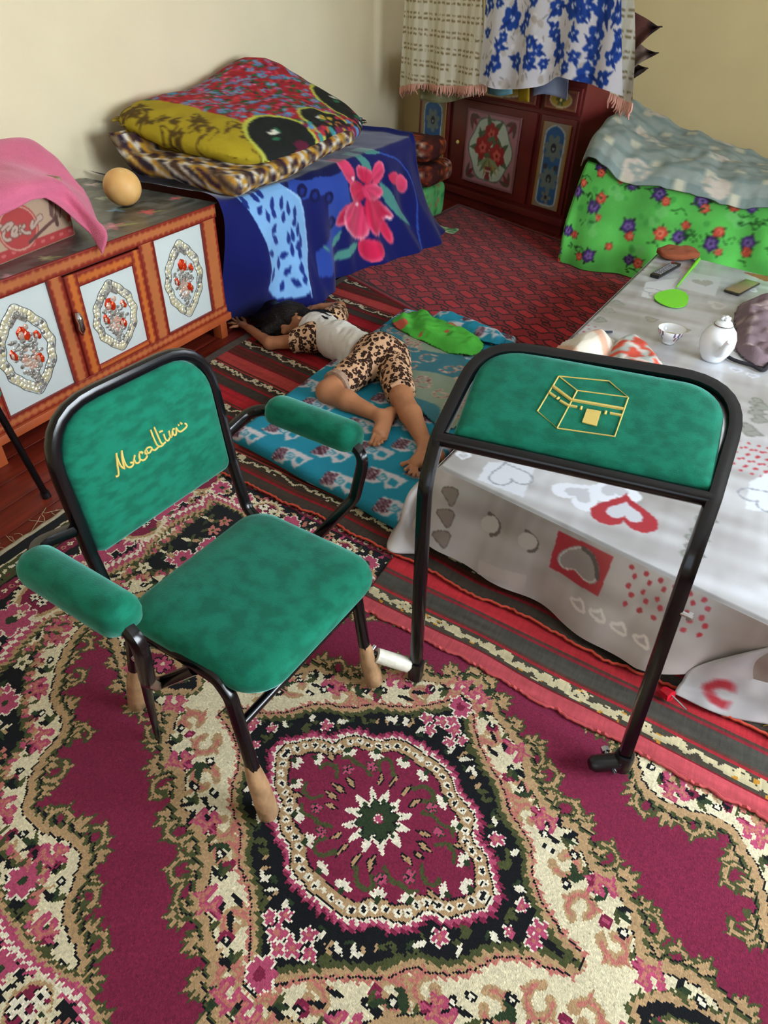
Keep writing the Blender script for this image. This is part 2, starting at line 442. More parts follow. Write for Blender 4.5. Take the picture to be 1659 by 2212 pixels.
window(1, 'y', *WIN[0], WZ0, WZ1, XR); window(2, 'y', *WIN[1], WZ0, WZ1, XR); window(3, 'x', *FWX, *FWZ, YF-.12)  # the third window is made up, to go with the fill light
# ================================================================== green chair with its swung-out writing board
CO = np.array([-0.541, 0.801, 0.0]); CA = math.radians(-5)
cfx = np.array([math.cos(CA), math.sin(CA), 0]); cly = np.array([-math.sin(CA), math.cos(CA), 0]); cz = np.array([0, 0, 1.0])
def CL(x, y, z): return CO+cfx*x+cly*(y-0.06*x)+cz*z
m_blk = mat('black_enamel_tube', '#08080c', rough=0.2, spec=0.45, coat=0.0)
m_velvet = mat('green_velvet', '#13745a', rough=0.8, sheen=0.75, sheentint='#a4ece6', col2='#0d5f48', vscale=24, bump=0.22, bscale=420, spec=0.12, stretch=(1, 1, 2.2))
m_gold = mat('gold_thread', '#dcc268', rough=0.45, bump=0.5, bscale=900, spec=0.5)
m_cardb = mat('taped_cardboard', '#a98560', rough=0.3, var=0.3, vscale=30, bump=0.5, bscale=70, coat=0.5)
m_foam = mat('white_packing_wrap', '#e2dfd0', rough=0.3, bump=0.6, bscale=60, coat=0.4)
m_chrome = mat('chrome', '#c9ccd2', rough=0.15, metal=1.0)
m_rub = mat('black_plastic', '#101013', rough=0.35)
m_under = mat('dark_underside', '#1b1613', rough=0.9)
ch = tag(empty('armchair', CO), 'black tube armchair with green velvet seat and swung-out green writing board', 'chair')
def W(o):                                     # parts are built in world space, then parented without moving
    r = o.parent
    return o
def add(o, par):
    o.parent = par; o.matrix_parent_inverse = Matrix.Translation(-Vector(root_loc(par))); return o
def root_loc(p):
    v = Vector((0, 0, 0))
    while p is not None: v += p.location; p = p.parent
    return v
TR = 0.0134
side = lambda s: [CL(0.0, .224*s, .016), CL(-.035, .218*s, .16), CL(-.07, .216*s, .40), CL(-.10, .216*s, .436), CL(-.20, .216*s, .43), CL(-.345, .216*s, .405), CL(-.425, .216*s, .415), CL(-.462, .216*s, .57), CL(-.505, .214*s, .885)]
r_ = [0, .0, .05, .03, 0, .0, .06, .08, .13]
pa = fillet(side(-1)+[CL(-.505, .214, .885)]+side(1)[::-1][1:], r_+r_[::-1], 7)
add(tube('frame', pa, TR, m_blk, None, 12, 1.2), ch)
for s in (-1, 1):                             # rear legs
    add(tube('leg', [CL(-.40, .206*s, .41), CL(-.486, .215*s, .016)], TR*0.95, m_blk, None, 10, 1.2), ch)
add(tube('crossbar', [CL(-.064, -.214, .30), CL(-.064, .214, .30)], .0105, m_blk, None, 8, 2.5), ch)
add(tube('crossbar', [CL(-.40, -.206, .40), CL(-.40, .206, .40)], .010, m_blk, None, 8, 2.5), ch)
for i, (x0, y0, z0, x1, z1) in enumerate(((.0, -.224, .0, -.043, .185), (.0, .224, .0, -.034, .155), (-.486, -.215, .0, -.447, .19), (-.486, .215, .0, -.447, .19))):
    a, b = CL(x0, y0, .0155), CL(x1, y0*.975, z1); pts = [a+(b-a)*t for t in (0, .02, .3, .6, .8, 1)]
    o = add(tube('foot_wrap', pts, [.021, .0235, .024, .022, .019, .0145], m_cardb, None, 9, 0.6), ch)
    if i == 0: o['label'] = 'cardboard wrapped with clear tape around the foot'
# armrests
for s in (-1, 1):
    pts = fillet([CL(-.478, .216*s, .635), CL(-.47, .335*s, .668), CL(-.12, .342*s, .672), CL(-.15, .335*s, .52), CL(-.305, .240*s, .275), CL(-.17, .218*s, .415)], [0, .075, .05, .06, .06, 0], 7)
    add(tube('armrest_tube', pts, TR, m_blk, None, 10, 1.2), ch)
    L = .275; ol = rrect(L, .082, .032, 6)
    prof = [(.012, -.014), (.002, -.004), (.0, .012), (.002, .028), (.010, .042), (.022, .050), (.036, .053)]
    V, F = padmesh(ol, prof, CL(-.283, .342*s, .668), cfx, cly, cz)
    add(obj('armrest_pad', V, F, m_velvet), ch)
# seat
ol = rrect(.405, .455, [.085, .07, .07, .085], 8)
prof = [(.02, .0), (.004, .006), (.0, .016), (.003, .03), (.012, .042), (.03, .05), (.07, .054), (.13, .056), (.19, .057)]
V, F = padmesh(ol, prof, CL(-.19, .003, .418), cfx, cly-0.0*cfx, cz)
seat = add(obj('seat_pad', V, F, m_velvet), ch)
V, F = padmesh(rrect(.36, .41, .06), [(.0, .0), (.0, .012)], CL(-.19, .003, .408), cfx, cly, cz)
add(obj('seat_board', V, F, m_under, None, False), ch)
# backrest pad in the plane of the posts
b0 = CL(-.462, 0, .57); b1 = CL(-.505, 0, .885); bez = b1-b0; bez /= np.linalg.norm(bez); bey = cly; bn = np.cross(bey, bez)
bc = (b0+b1)/2
H_ = np.linalg.norm(b1-b0)
ol = rrect(.405, .315, [.105, .105, .02, .02], 8)
prof = [(.012, -.016), (.001, -.010), (.0, .0), (.003, .010), (.012, .017), (.03, .021), (.08, .024), (.15, .025)]
bo = b0+bez*(.1575-.010)+bn*0.0
V, F = padmesh(ol, prof, bo, bey, bez, bn)
add(obj('backrest_pad', V, F, m_velvet), ch)
bpl = bo+bn*.0245
s5 = 5.184
word = [[(262,615),(268,680),(275,760),(288,830),(288,870),(255,880)], [(262,640),(290,720),(320,775),(358,790)], [(352,785),(325,680),(322,585)], [(322,600),(340,680),(375,765),(420,780),(455,745),(450,720),(415,725)],
        [(455,715),(465,650),(475,640)], [(462,690),(480,730),(515,725),(530,690),(515,660),(520,615)], [(520,640),(525,690),(570,700),(605,660),(605,640)], [(515,612),(560,600),(545,625)],
        [(605,630),(575,610),(605,560),(640,545),(665,560),(640,610),(612,620),(606,585)], [(655,570),(690,590),(720,560),(735,545)], [(645,355),(680,450),(720,535),(755,545),(790,520)], [(685,325),(725,420),(765,510),(790,515),(815,490)],
        [(740,385),(780,365)], [(790,400),(815,470),(845,480),(860,440)], [(850,365),(865,440),(885,435),(890,360)], [(890,370),(905,420),(935,410),(930,330)], [(890,360),(900,345),(912,345)], [(930,330),(950,365),(980,380),(1020,350),(1055,315),(1045,290),(1025,285)], [(950,300),(965,305)], [(975,275),(998,290)]]
parts = []
for st in word:
    P = rsmooth(np.array(st, float), 1, False)
    q = [onpl(200+a/s5, 860+b/s5, bpl, bn) for a, b in P]
    parts.append(sweepmesh(q, .0027, 6))
bp_ = [c for c in ch.children if c.name.startswith('backrest_pad')][0]
def addsub(o, par):
    o.parent = par; o.matrix_parent_inverse = par.matrix_parent_inverse.copy() if False else Matrix.Translation(-Vector(root_loc(par))); return o
def fixparents():
    bpy.context.view_layer.update()
emb = multi('embroidery', parts, m_gold); SUBS = [(emb, bp_)]
emb['label'] = 'gold embroidered script reading Muallim with two dots and a smile curl'
# lever that hangs from the near rail
add(tube('lock_lever', [CL(-.325, -.245, .385), CL(-.345, -.248, .20), CL(-.36, -.25, .02)], [.012, .0095, .006], m_blk, None, 6, 3), ch)
add(tube('bolt', [CL(-.325, -.265, .375), CL(-.325, -.22, .375)], .007, m_chrome, None, 8), ch)
# swung-out writing board
dl, dr = np.array([-.432, 1.098, .03]), np.array([.136, 1.09, .055])
dxv = np.array([1.0, .03, 0]); dxv /= np.linalg.norm(dxv)
kl, kr = np.array([-.456, 1.115, .66]), np.array([.106, 1.14, .67])
cl_, cr_ = np.array([-.461, 1.175, .75]), np.array([.108, 1.243, .75])
tl, tr = np.array([-.467, 1.428, .868]), np.array([.106, 1.525, .868])
pts = fillet([dl, kl*.5+dl*.5, kl, cl_, tl, tr, cr_, kr, kr*.5+dr*.5, dr], [0, 0, .12, .08, .13, .13, .08, .12, 0, 0], 9)
add(tube('board_frame', pts, .0158, m_blk, None, 12, 2.0), ch)
add(tube('board_crossbar', [cl_, cr_], .0155, m_blk, None, 8, 3), ch)
ex = (cr_-cl_)/np.linalg.norm(cr_-cl_); ey = ((tl+tr)-(cl_+cr_)); ey -= ex*(ey@ex); LY = np.linalg.norm(ey)/2; ey /= np.linalg.norm(ey); ez = np.cross(ex, ey)
po = (cl_+cr_+tl+tr)/4
ol = rrect(.535, LY-.028, [.085, .085, .008, .008], 8)
prof = [(.004, -.010), (.0, -.004), (.0, .004), (.006, .012), (.02, .016), (.06, .018), (.09, .0185)]
V, F = padmesh(ol, prof, po, ex, ey, ez)
wp = add(obj('writing_pad', V, F, m_velvet), ch)
kp = po+ez*.0188; s6 = 6.144
K = lambda p: onpl(1130+p[0]/s6, 780+p[1]/s6, kp, ez)
lines = [([(475,200),(1140,265),(1395,480),(715,390),(475,200)], .0016), ([(470,205),(190,665),(450,890),(715,395)], .0018), ([(450,890),(1215,1000),(1395,485)], .0018),
         ([(395,335),(640,515),(1330,635)], .0042), ([(345,415),(430,480)], .0036), ([(490,525),(600,590),(720,610)], .0036), ([(1150,690),(1305,720)], .0034), ([(445,510),(478,482)], .003), ([(762,650),(775,605)], .003), ([(1085,710),(1102,665)], .003)]
parts = []
for l, r in lines: parts.append(sweepmesh([K(p) for p in l], r, 6))
q = [K(p) for p in ((845,640),(1035,675),(975,870),(780,820))]
parts.append((q+[p+ez*.003 for p in q], [(4, 7, 6, 5), (0, 1, 5, 4), (1, 2, 6, 5), (2, 3, 7, 6), (3, 0, 4, 7)]))
emb2 = multi('embroidery', parts, m_gold, None, False); SUBS.append((emb2, wp)); emb2['label'] = 'gold stitched outline of a cube building with bands and a door'
# hinge bar wrapped in white packing and the loose clamp
a, b = CL(-.012, .236, .115), dl+np.array([-.01, -.01, .035])
add(tube('hinge_bar', [a-(b-a)*.1, b], .010, m_blk, None, 8, 3), ch)
o = add(tube('hinge_wrap', [a+(b-a)*t for t in (.05, .06, .5, .9, .97)], [.012, .020, .0205, .020, .012], m_foam, None, 8, 4), ch); o['label'] = 'white plastic wrap around the hinge bar'
add(tube('bolt', [CL(-.02, .215, .125), CL(-.02, .25, .13)], .006, m_chrome, None, 8), ch)
add(tube('leg_cap', [dl+np.array([0, 0, .05]), dl-np.array([0, 0, .018])], .0185, m_rub, None, 10, 2), ch)
lb = dr+(kr-dr)*.80; add(tube('bolt', [lb+np.array([.0, -.005, 0]), lb+np.array([.036, -.012, 0])], .006, m_chrome, None, 8), ch); add(tube('nut', [lb+np.array([.026, -.010, 0]), lb+np.array([.034, -.012, 0])], .010, m_chrome, None, 6), ch)
cd = np.array([-.82, -.57, 0]); cd /= np.linalg.norm(cd); c0 = dr+np.array([0, 0, -.005])
add(tube('clamp', [c0+cz*.032, c0+cz*.02, c0-cz*.022, c0-cz*.03], [.021, .024, .024, .018], m_rub, None, 14), ch)
add(tube('clamp_jaw', [c0-cd*.01, c0+cd*.075, c0+cd*.085], [.020, .019, .012], m_rub, None, 8, 4), ch)
pc_ = np.array([-cd[1], cd[0], 0])
add(tube('bolt', [c0+cd*.03+pc_*-.04-cz*.005, c0+cd*.03+pc_*.03-cz*.005], .006, m_chrome, None, 8), ch)
add(tube('nut', [c0+cd*.03+pc_*-.042-cz*.005, c0+cd*.03+pc_*-.030-cz*.005], .011, m_chrome, None, 6), ch)
bpy.context.view_layer.update()
for o, p in SUBS:
    o.parent = p; o.matrix_parent_inverse = p.matrix_world.inverted()
# leg of a second chair that stands outside the picture on the left
o2 = tag(empty('side_chair', (-2.2, 1.0, 0)), 'black steel tube leg of a chair at the left edge on the red floorboards', 'chair')
ft = np.array([-1.985, 1.182, .0]); up = atz(-15, 868, .42)
fb = ft+np.array([-.06, -.42, 0]); ub = up+np.array([-.02, -.42, 0])
rt = lambda p: p
for nm, pts, r in (('leg', [ft+cz*.004, up], .0125), ('leg', [fb+cz*.004, ub], .0125), ('leg', [ft+np.array([-.42, -.03, .004]), up+np.array([-.32, 0, 0])], .0125), ('leg', [fb+np.array([-.42, -.03, .004]), ub+np.array([-.32, 0, 0])], .0125)):
    add(tube(nm, pts, r, m_blk, None, 10), o2)
for f in (ft, fb): add(tube('foot_cap', [f+cz*.001, f+(up-ft)*.06], .0165, m_rub, None, 10), o2)
V, F = padmesh(rrect(.42, .50, .06), [(.01, .0), (.0, .012), (.004, .03), (.03, .042), (.12, .046)], (up+ub)/2+np.array([-.16, 0, .01]), (1, 0, 0), (0, 1, 0), (0, 0, 1))
add(obj('seat_pad', V, F, m_velvet), o2)
# ================================================================== floor coverings
m_pile = mat('carpet_pile', attr=True, rough=0.95, bump=0.55, bscale=420, sheen=0.12, var=0.10, vscale=5, spec=0.1, bdist=0.003)
m_weave = mat('flat_woven_wool', attr=True, rough=0.95, bump=0.8, bscale=300, var=0.14, vscale=14, spec=0.1, stretch=(1, 4, 1), bdist=0.003)
BUR, IVO, TAN, BLK, GRN, PNK, OLV, WHT, ROS = '#76243f', '#cfc5a6', '#a88a66', '#15171a', '#2c3a26', '#a84866', '#454a2c', '#dad3bf', '#b06c62'
def jag(P, amp, step, seed, lean=0.3):
    """flame-edged version of a closed outline"""
    P = np.vstack([P, P[:1]]); seg = np.linalg.norm(np.diff(P, axis=0), axis=1); s = np.concatenate([[0], np.cumsum(seg)])
    n = max(3, int(s[-1]/step)); t = np.linspace(0, s[-1], n*4+1)[:-1]
    X = np.interp(t, s, P[:, 0]); Y = np.interp(t, s, P[:, 1]); tx = np.gradient(X); ty = np.gradient(Y); l = np.hypot(tx, ty)+1e-9
    r = np.random.default_rng(seed); a = np.tile([0, .55, 1.0, .15], n)*amp*np.repeat(r.uniform(.55, 1.25, n), 4)
    sh = np.tile([0, .1, lean, 0], n)*step
    return np.stack([X+ty/l*a+tx/l*sh, Y-tx/l*a+ty/l*sh], 1)
def quad_outline(Q):
    Q = np.array(Q, float); A = Q; B = Q[::-1]*[1, -1]; C = Q*[-1, -1]; D = Q[::-1]*[-1, 1]
    P = np.vstack([A, B, C, D]); k = [0]
    for i in range(1, len(P)):
        if np.linalg.norm(P[i]-P[k[-1]]) > 1e-4: k.append(i)
    return P[k]
# one quarter of the design (u along the rug, v across) is drawn and mirrored, as the weaver did
RQ = Pat(0, 1.56, 0, .90, 0.0034, BUR)
med = [(0, .205), (.03, .205), (.085, .195), (.115, .158), (.165, .146), (.186, .127), (.194, .09), (.243, .078), (.27, .045), (.302, 0)]
drk = [(0, .412), (.02, .372), (.075, .312), (.12, .272), (.185, .24), (.225, .186), (.275, .166), (.312, .135), (.335, .083), (.39, .042), (.44, .02), (.515, 0)]
ivo = [(0, .487), (.035, .475), (.086, .425), (.128, .405), (.169, .382), (.205, .375), (.232, .315), (.261, .292), (.318, .255), (.36, .258), (.40, .252), (.43, .21), (.456, .192), (.505, .20), (.53, .175), (.56, .165), (.585, .12), (.60, .085), (.64, .095), (.69, .118), (.74, .112), (.80, .085), (.86, .06), (.93, .03), (.96, 0)]
cor = [(0.02, .74), (.10, .70), (.16, .655), (.22, .64), (.26, .615), (.285, .592), (.326, .56), (.371, .558), (.416, .54), (.436, .505), (.46, .455), (.50, .437), (.56, .440), (.62, .462), (.689, .466), (.714, .428), (.753, .405), (.777, .345), (.785, .295), (.83, .26), (.90, .255), (.945, .21), (.985, .17), (1.02, .12), (1.045, .06), (1.05, 0), (1.2, 0), (1.2, 1.0), (0.02, 1.0)]
def band(P, seed, cols, amp0, st):
    for i, (c, off) in enumerate(cols): RQ.poly(jag(P, amp0+off, st, seed+(i if off > .005 else 0)), c)
oi = rsmooth(quad_outline(ivo), 1); od = rsmooth(quad_outline(drk), 1); om = rsmooth(quad_outline(med), 1)
def grow(P, d):
    t = np.roll(P, -1, 0)-np.roll(P, 1, 0); n = np.stack([t[:, 1], -t[:, 0]], 1); n /= np.linalg.norm(n, axis=1)[:, None]+1e-9
    return P+n*d
def sgn(P): return 1 if np.sum(P[:, 0]*np.roll(P[:, 1], -1)-np.roll(P[:, 0], -1)*P[:, 1]) > 0 else -1
def G(P, d): return grow(P, d*sgn(P))
def J(P, amp, st, seed): return jag(P, amp*sgn(P), st, seed)
def curl(x, y, r, a0, turns=1.3, c=TAN, wd=.011, oc=OLV, flip=1):
    t = np.linspace(0, 1, 16); a = a0+flip*t*turns*.72*2*PI; rr = r*(1-.5*t)
    P = np.stack([x+rr*np.cos(a), y+rr*np.sin(a)], 1)
    RQ.stroke(P, wd+.009, oc); RQ.stroke(P[1:-1], wd-.003, c)
    for i in (3, 7, 11): RQ.leaf(P[i][0], P[i][1], .026, .012, a[i]+.5*flip, oc); RQ.leaf(P[i][0], P[i][1], .020, .007, a[i]+.5*flip, c)
def spray(x, y, L, a, c=TAN, oc=OLV, n=5, spread=1.9):
    for k in range(n):
        b = a+(k/(n-1)-.5)*spread; l = L*(1-.35*abs(k/(n-1)-.5)*2)
        RQ.leaf(x-.004*math.cos(b), y-.004*math.sin(b), l+.010, .026, b, oc)
    for k in range(n):
        b = a+(k/(n-1)-.5)*spread; l = L*(1-.35*abs(k/(n-1)-.5)*2); RQ.leaf(x, y, l, .014, b, c)
rr = np.random.default_rng(3)
# tendrils that reach out over the burgundy field
for x, y, L, a in ((.02, .49, .045, 1.3), (.075, .455, .05, 1.0), (.14, .41, .045, 1.2), (.20, .385, .06, .9), (.245, .31, .04, .7), (.30, .275, .05, 1.1), (.385, .262, .06, 1.2), (.43, .225, .04, .6), (.515, .20, .055, 1.0), (.565, .165, .05, .6), (.61, .10, .05, 1.3), (.70, .122, .05, 1.3), (.78, .10, .055, .9), (.86, .065, .05, .8), (.93, .035, .045, .5)):
    spray(x, y, L, a)
for x, y, r, a, f in ((.215, .355, .048, 2.2, -1), (.275, .345, .032, 4.6, 1), (.355, .285, .035, 3.6, -1), (.46, .24, .038, 4.2, 1), (.60, .15, .035, 3.8, -1), (.655, .13, .03, 4.4, 1)):
    curl(x, y, r, a, 1.0, flip=f)
for d, amp, c in ((.016, .012, BLK), (.013, .012, OLV), (.006, .012, TAN), (-.012, .004, BLK), (-.015, .004, IVO)): RQ.poly(J(G(oi, d), amp, .026, 11), c)
# scrolls on the ivory ground
for x, y, r, a, f in ((.05, .43, .024, 3.4, 1), (.11, .355, .026, 3.8, 1), (.23, .265, .03, 3.6, 1), (.28, .22, .03, 4.2, -1), (.40, .17, .034, 3.8, 1), (.47, .105, .034, 4.4, -1), (.55, .075, .03, 3.2, 1)):
    curl(x, y, r, a, 1.15, ROS, .012, TAN, f)
for x, y, a in ((.135, .345, 2.6), (.17, .335, 2.4), (.155, .315, 2.9), (.345, .215, 2.5), (.375, .20, 2.9), (.36, .235, 2.1), (.075, .39, 2.2)): RQ.leaf(x, y, .042, .014, a, BLK); 
for x, y, a in ((.255, .25, 2.2), (.44, .15, 2.4), (.5, .15, 2.9), (.03, .45, 1.2)): RQ.leaf(x, y, .05, .018, a, GRN); RQ.leaf(x, y, .035, .012, a+.9, GRN); RQ.leaf(x, y, .035, .012, a-.9, GRN)
for x, y in ((.305, .235), (.33, .205), (.355, .175), (.42, .13), (.20, .30)): RQ.ell(x, y, .012, .010, BLK); RQ.ell(x, y, .005, .005, WHT)
for x, y in ((.20, .275), (.47, .165), (.10, .38), (.52, .105)): RQ.ell(x, y, .016, .012, BUR, .7); RQ.ell(x, y, .006, .005, PNK)
# pendant on the long axis
pen = rsmooth(quad_outline([(0, .075), (.05, .068), (.10, .045), (.15, .0)])+[.75, 0], 1)
for d, amp, c in ((.010, .009, OLV), (.004, .009, TAN), (-.008, .003, BLK), (-.03, .004, OLV), (-.036, .004, TAN), (-.05, .0, BUR)): RQ.poly(J(G(pen, d), amp, .022, 5), c)
RQ.flower(.75, 0, .03, PNK, IVO, 6, 0, BLK, .004); RQ.leaf(.80, .0, .06, .02, 0, GRN); RQ.leaf(.70, .0, .06, .02, PI, GRN)
# dark star between medallion and ivory
for d, amp, c in ((.022, .010, ROS), (.012, .012, TAN), (.0, .010, OLV), (-.012, .008, BLK)): RQ.poly(J(G(od, d), amp, .022, 23), c)
RQ.stroke(G(od, .018), .003, BLK, True)
for x, y in ((0, .385),):
    RQ.ell(x, y, .030, .034, BLK); RQ.flower(x, y, .030, PNK, TAN, 8, .2, WHT, .003); RQ.ell(x, y, .012, .012, BUR)
for x, y, r in ((.02, .315, .022), (.055, .30, .016), (.03, .275, .016), (.0, .335, .016), (.25, .125, .017), (.41, .012, .02), (.36, .03, .014)):
    RQ.flower(x, y, r, PNK, ROS, 5, x*9, WHT, .0025)
for x, y, a in ((.08, .25, .6), (.11, .23, 1.2), (.15, .205, .2), (.18, .185, 1.0), (.21, .165, .4), (.29, .105, 1.3), (.27, .075, .5), (.325, .055, .2), (.34, .0, .0), (.05, .245, 1.6), (.09, .275, 2.2), (.14, .235, 2.6), (.235, .15, 2.4), (.30, .08, 2.2)):
    RQ.leaf(x, y, .030, .012, a, (TAN, WHT, OLV)[int(x*97) % 3]); RQ.leaf(x, y, .022, .009, a+1.2, (OLV, TAN, GRN)[int(x*53) % 3])
# medallion: flame edge, tan ring with black diamonds, burgundy heart
for d, amp, c in ((.022, .012, BUR), (.016, .012, PNK), (.008, .010, WHT)): RQ.poly(J(G(om, d), amp, .019, 31), c)
RQ.poly(G(om, .006), BLK); RQ.poly(G(om, .003), TAN); RQ.poly(G(om, -.027), BLK); RQ.poly(G(om, -.031), BUR)
ring = G(om, -.012); sg = np.linalg.norm(np.diff(np.vstack([ring, ring[:1]]), axis=0), axis=1); cs = np.concatenate([[0], np.cumsum(sg)])
nd = 60; rr_ = np.vstack([ring, ring[:1]])
for k in range(nd):
    t = cs[-1]*(k+.5)/nd; x = np.interp(t, cs, rr_[:, 0]); y = np.interp(t, cs, rr_[:, 1])
    if x > -.02 and y > -.02: RQ.ell(x, y, .0105, .0085, WHT); RQ.poly([(x-.0062, y), (x, y+.0062), (x+.0062, y), (x, y-.0062)], BLK)
for k in range(12):
    a = 2*PI*(k+.5)/12; RQ.leaf(.015*math.cos(a), .015*math.sin(a), .068, .022, a, WHT)
    RQ.leaf(.036*math.cos(a), .036*math.sin(a), .020, .010, a, GRN)
RQ.flower(0, 0, .046, GRN, BUR, 8, 0, BLK, .002); RQ.ell(0, 0, .012, .012, WHT); RQ.ell(0, 0, .009, .009, PNK)
def mflower(x, y, a):
    for k in range(5): RQ.leaf(x, y, .024, .011, a+(k-2)*.55, WHT)
    RQ.ell(x-.004*math.cos(a), y-.004*math.sin(a), .008, .008, GRN)
for x, y, a in ((.16, .10, 3.6), (.215, .04, 3.0), (.10, .135, 4.2), (.03, .165, 4.5), (.25, .0, 3.1)): mflower(x, y, a)
for P in ([(.03, .115), (.05, .14), (.075, .135), (.08, .115), (.065, .105)], [(.075, .075), (.10, .09), (.125, .08), (.15, .09), (.16, .075)], [(.14, .03), (.16, .05), (.185, .045), (.19, .025)]):
    RQ.stroke(rsmooth(P, 2, False), .011, OLV)
for x, y, a in ((.105, .035, .3), (.12, .012, 0), (.05, .085, 1.1), (.02, .10, 1.5), (.19, .065, .6)): RQ.leaf(x-.02*math.cos(a), y-.02*math.sin(a), .042, .016, a, BLK); RQ.leaf(x-.016*math.cos(a), y-.016*math.sin(a), .034, .009, a, TAN)
for x, y in ((.13, .06), (.085, .10)): RQ.flower(x, y, .013, PNK, BLK, 5, 0, GRN, .002)
# corner pieces
oc = rsmooth(np.array(cor), 1)
for x, y, L, a in ((.20, .64, .055, -1.9), (.27, .605, .05, -2.2), (.335, .555, .05, -1.6), (.40, .545, .055, -2.0), (.44, .49, .05, -2.6), (.475, .445, .055, -2.3), (.55, .437, .055, -1.7), (.63, .462, .05, -1.5), (.715, .42, .055, -2.4), (.765, .37, .05, -2.8), (.79, .285, .06, -2.4), (.86, .255, .055, -1.8), (.94, .21, .05, -2.3), (1.0, .15, .055, -2.5), (1.04, .07, .055, -2.9), (.10, .70, .05, -2.0)): spray(x, y, L, a)
for x, y, r, a, f in ((.305, .545, .03, 1.2, 1), (.395, .505, .034, .6, -1), (.50, .41, .034, 1.4, 1), (.60, .43, .03, 1.0, -1), (.72, .36, .04, .4, 1), (.745, .27, .035, 1.4, -1), (.92, .17, .035, .9, 1), (.99, .09, .034, .6, -1)): curl(x, y, r, a, 1.0, flip=f)
for d, amp, c in ((.016, .010, BLK), (.012, .010, OLV), (.005, .012, TAN), (-.012, .004, BLK), (-.016, .004, IVO)): RQ.poly(J(G(oc, d), amp, .026, 41), c)
for d, amp, c in ((-.075, .012, ROS), (-.085, .012, OLV), (-.10, .010, BLK)): RQ.poly(J(G(oc, d), amp, .024, 43), c)
for x, y in ((.40, .60), (.52, .50), (.58, .505), (.66, .52), (.78, .44), (.83, .36), (.90, .31), (.98, .25), (1.05, .2), (.30, .65), (.22, .70), (1.10, .10)):
    RQ.ell(x, y, .016, .013, BUR, x*7); RQ.ell(x, y, .006, .006, BLK); RQ.leaf(x+.02, y, .035, .013, x*11, GRN); RQ.leaf(x-.015, y+.012, .03, .012, x*5+2, BLK)
for x, y in ((.20, .80), (.32, .76), (.40, .70), (.55, .76), (.70, .72), (.48, .68), (.60, .62), (.72, .60), (.82, .56), (.90, .46), (.98, .40), (1.04, .32)):
    RQ.flower(x, y, .030, PNK, TAN, 6, x, WHT, .003); RQ.leaf(x+.03, y+.02, .04, .016, .6, OLV); RQ.leaf(x-.03, y-.01, .04, .016, 3.4, TAN)
# flowers on the black heart of the corner pieces
ocb = G(oc, -.125); rq_ = np.random.default_rng(19); placed = []
for _ in range(900):
    x, y = rq_.uniform(.2, 1.15), rq_.uniform(.12, .62)
    if max(x-1.53, (y-.86)*1.55) > -.42 or not Pat.inside(np.array([[x]]), np.array([[y]]), ocb)[0, 0]: continue
    if any(math.hypot(x-a, y-b) < .058 for a, b in placed): continue
    placed.append((x, y)); k = len(placed) % 5
    if k == 0: RQ.flower(x, y, .038, PNK, GRN, 8, x*9, WHT, .004)
    elif k in (1, 3): RQ.flower(x, y, .026, (IVO, ROS)[k == 3], OLV, 5, x*7, None); RQ.leaf(x+.02, y, .04, .015, x*11, OLV)
    else:
        for e in range(4): RQ.leaf(x, y, .036, .014, e*1.6+x*13, (OLV, TAN, GRN, IVO)[e])
# small motifs that fill the ivory grounds
def along(P, step, fn, lo=.0):
    P = np.vstack([P, P[:1]]); sg = np.linalg.norm(np.diff(P, axis=0), axis=1); cs = np.concatenate([[0], np.cumsum(sg)]); k = 0
    for t in np.arange(step/2, cs[-1], step):
        x, y = np.interp(t, cs, P[:, 0]), np.interp(t, cs, P[:, 1]); x2, y2 = np.interp(min(t+.004, cs[-1]), cs, P[:, 0]), np.interp(min(t+.004, cs[-1]), cs, P[:, 1])
        if x > -.03 and y > -.03: fn(x, y, math.atan2(y2-y, x2-x), k)
        k += 1
def fill1(x, y, a, k):
    m = k % 4
    if m == 0: curl(x, y, .022, a, 1.0, ROS, .010, PNK, 1)
    elif m == 1:
        for e in (-1, 0, 1): RQ.leaf(x, y, .036, .013, a+e*.8, (GRN, BLK, OLV)[e])
    elif m == 2: RQ.ell(x, y, .011, .010, BLK); RQ.ell(x, y, .005, .005, WHT); RQ.leaf(x, y+.012, .03, .010, a+2, TAN)
    else: RQ.leaf(x, y, .04, .018, a+.4, BUR); RQ.leaf(x, y, .026, .010, a+.4, PNK); RQ.leaf(x, y, .03, .010, a+1.9, OLV)
def fill2(x, y, a, k):
    for e in (0, 1): RQ.leaf(x, y, .032, .012, a+PI/2+e*.9-.45, (ROS, TAN, PNK, OLV)[(k+e) % 4])
along(G(oc, -.040), .046, fill1); along(G(oc, -.066), .030, fill2); along(G(oi, -.032), .048, fill1)
# border
def bord(m0, m1, c):     # strip between two insets from the edge
    E = np.maximum(RQ.U-1.53, (RQ.V-.86)*1.55); k = (E > -m1) & (E <= -m0); RQ.C[k] = h2(c)
def bpos(t, e):          # runs along the short end, then along the long side
    f = .86-e/1.55; return (1.53-e, t) if t < f else (1.53-e-(t-f), f)
EE = np.maximum(RQ.U-1.53, (RQ.V-.86)*1.55); tt_ = np.where(RQ.U-1.53 > (RQ.V-.86)*1.55, RQ.V, RQ.U)
scl = .04*np.abs(np.sin(tt_*PI/.315+.6))+.014*((tt_/.021) % 1)
for off, c in ((.43, OLV), (.42, TAN), (.405, PNK), (.388, WHT), (.374, PNK), (.362, '#17191c')): RQ.C[EE > -(off-scl)] = h2(c)
for a, b, c in ((.0, .045, '#1a1d20'), (.045, .05, IVO), (.05, .12, OLV), (.12, .125, BLK), (.125, .175, BUR), (.175, .18, BLK)):
    bord(a, b, c)
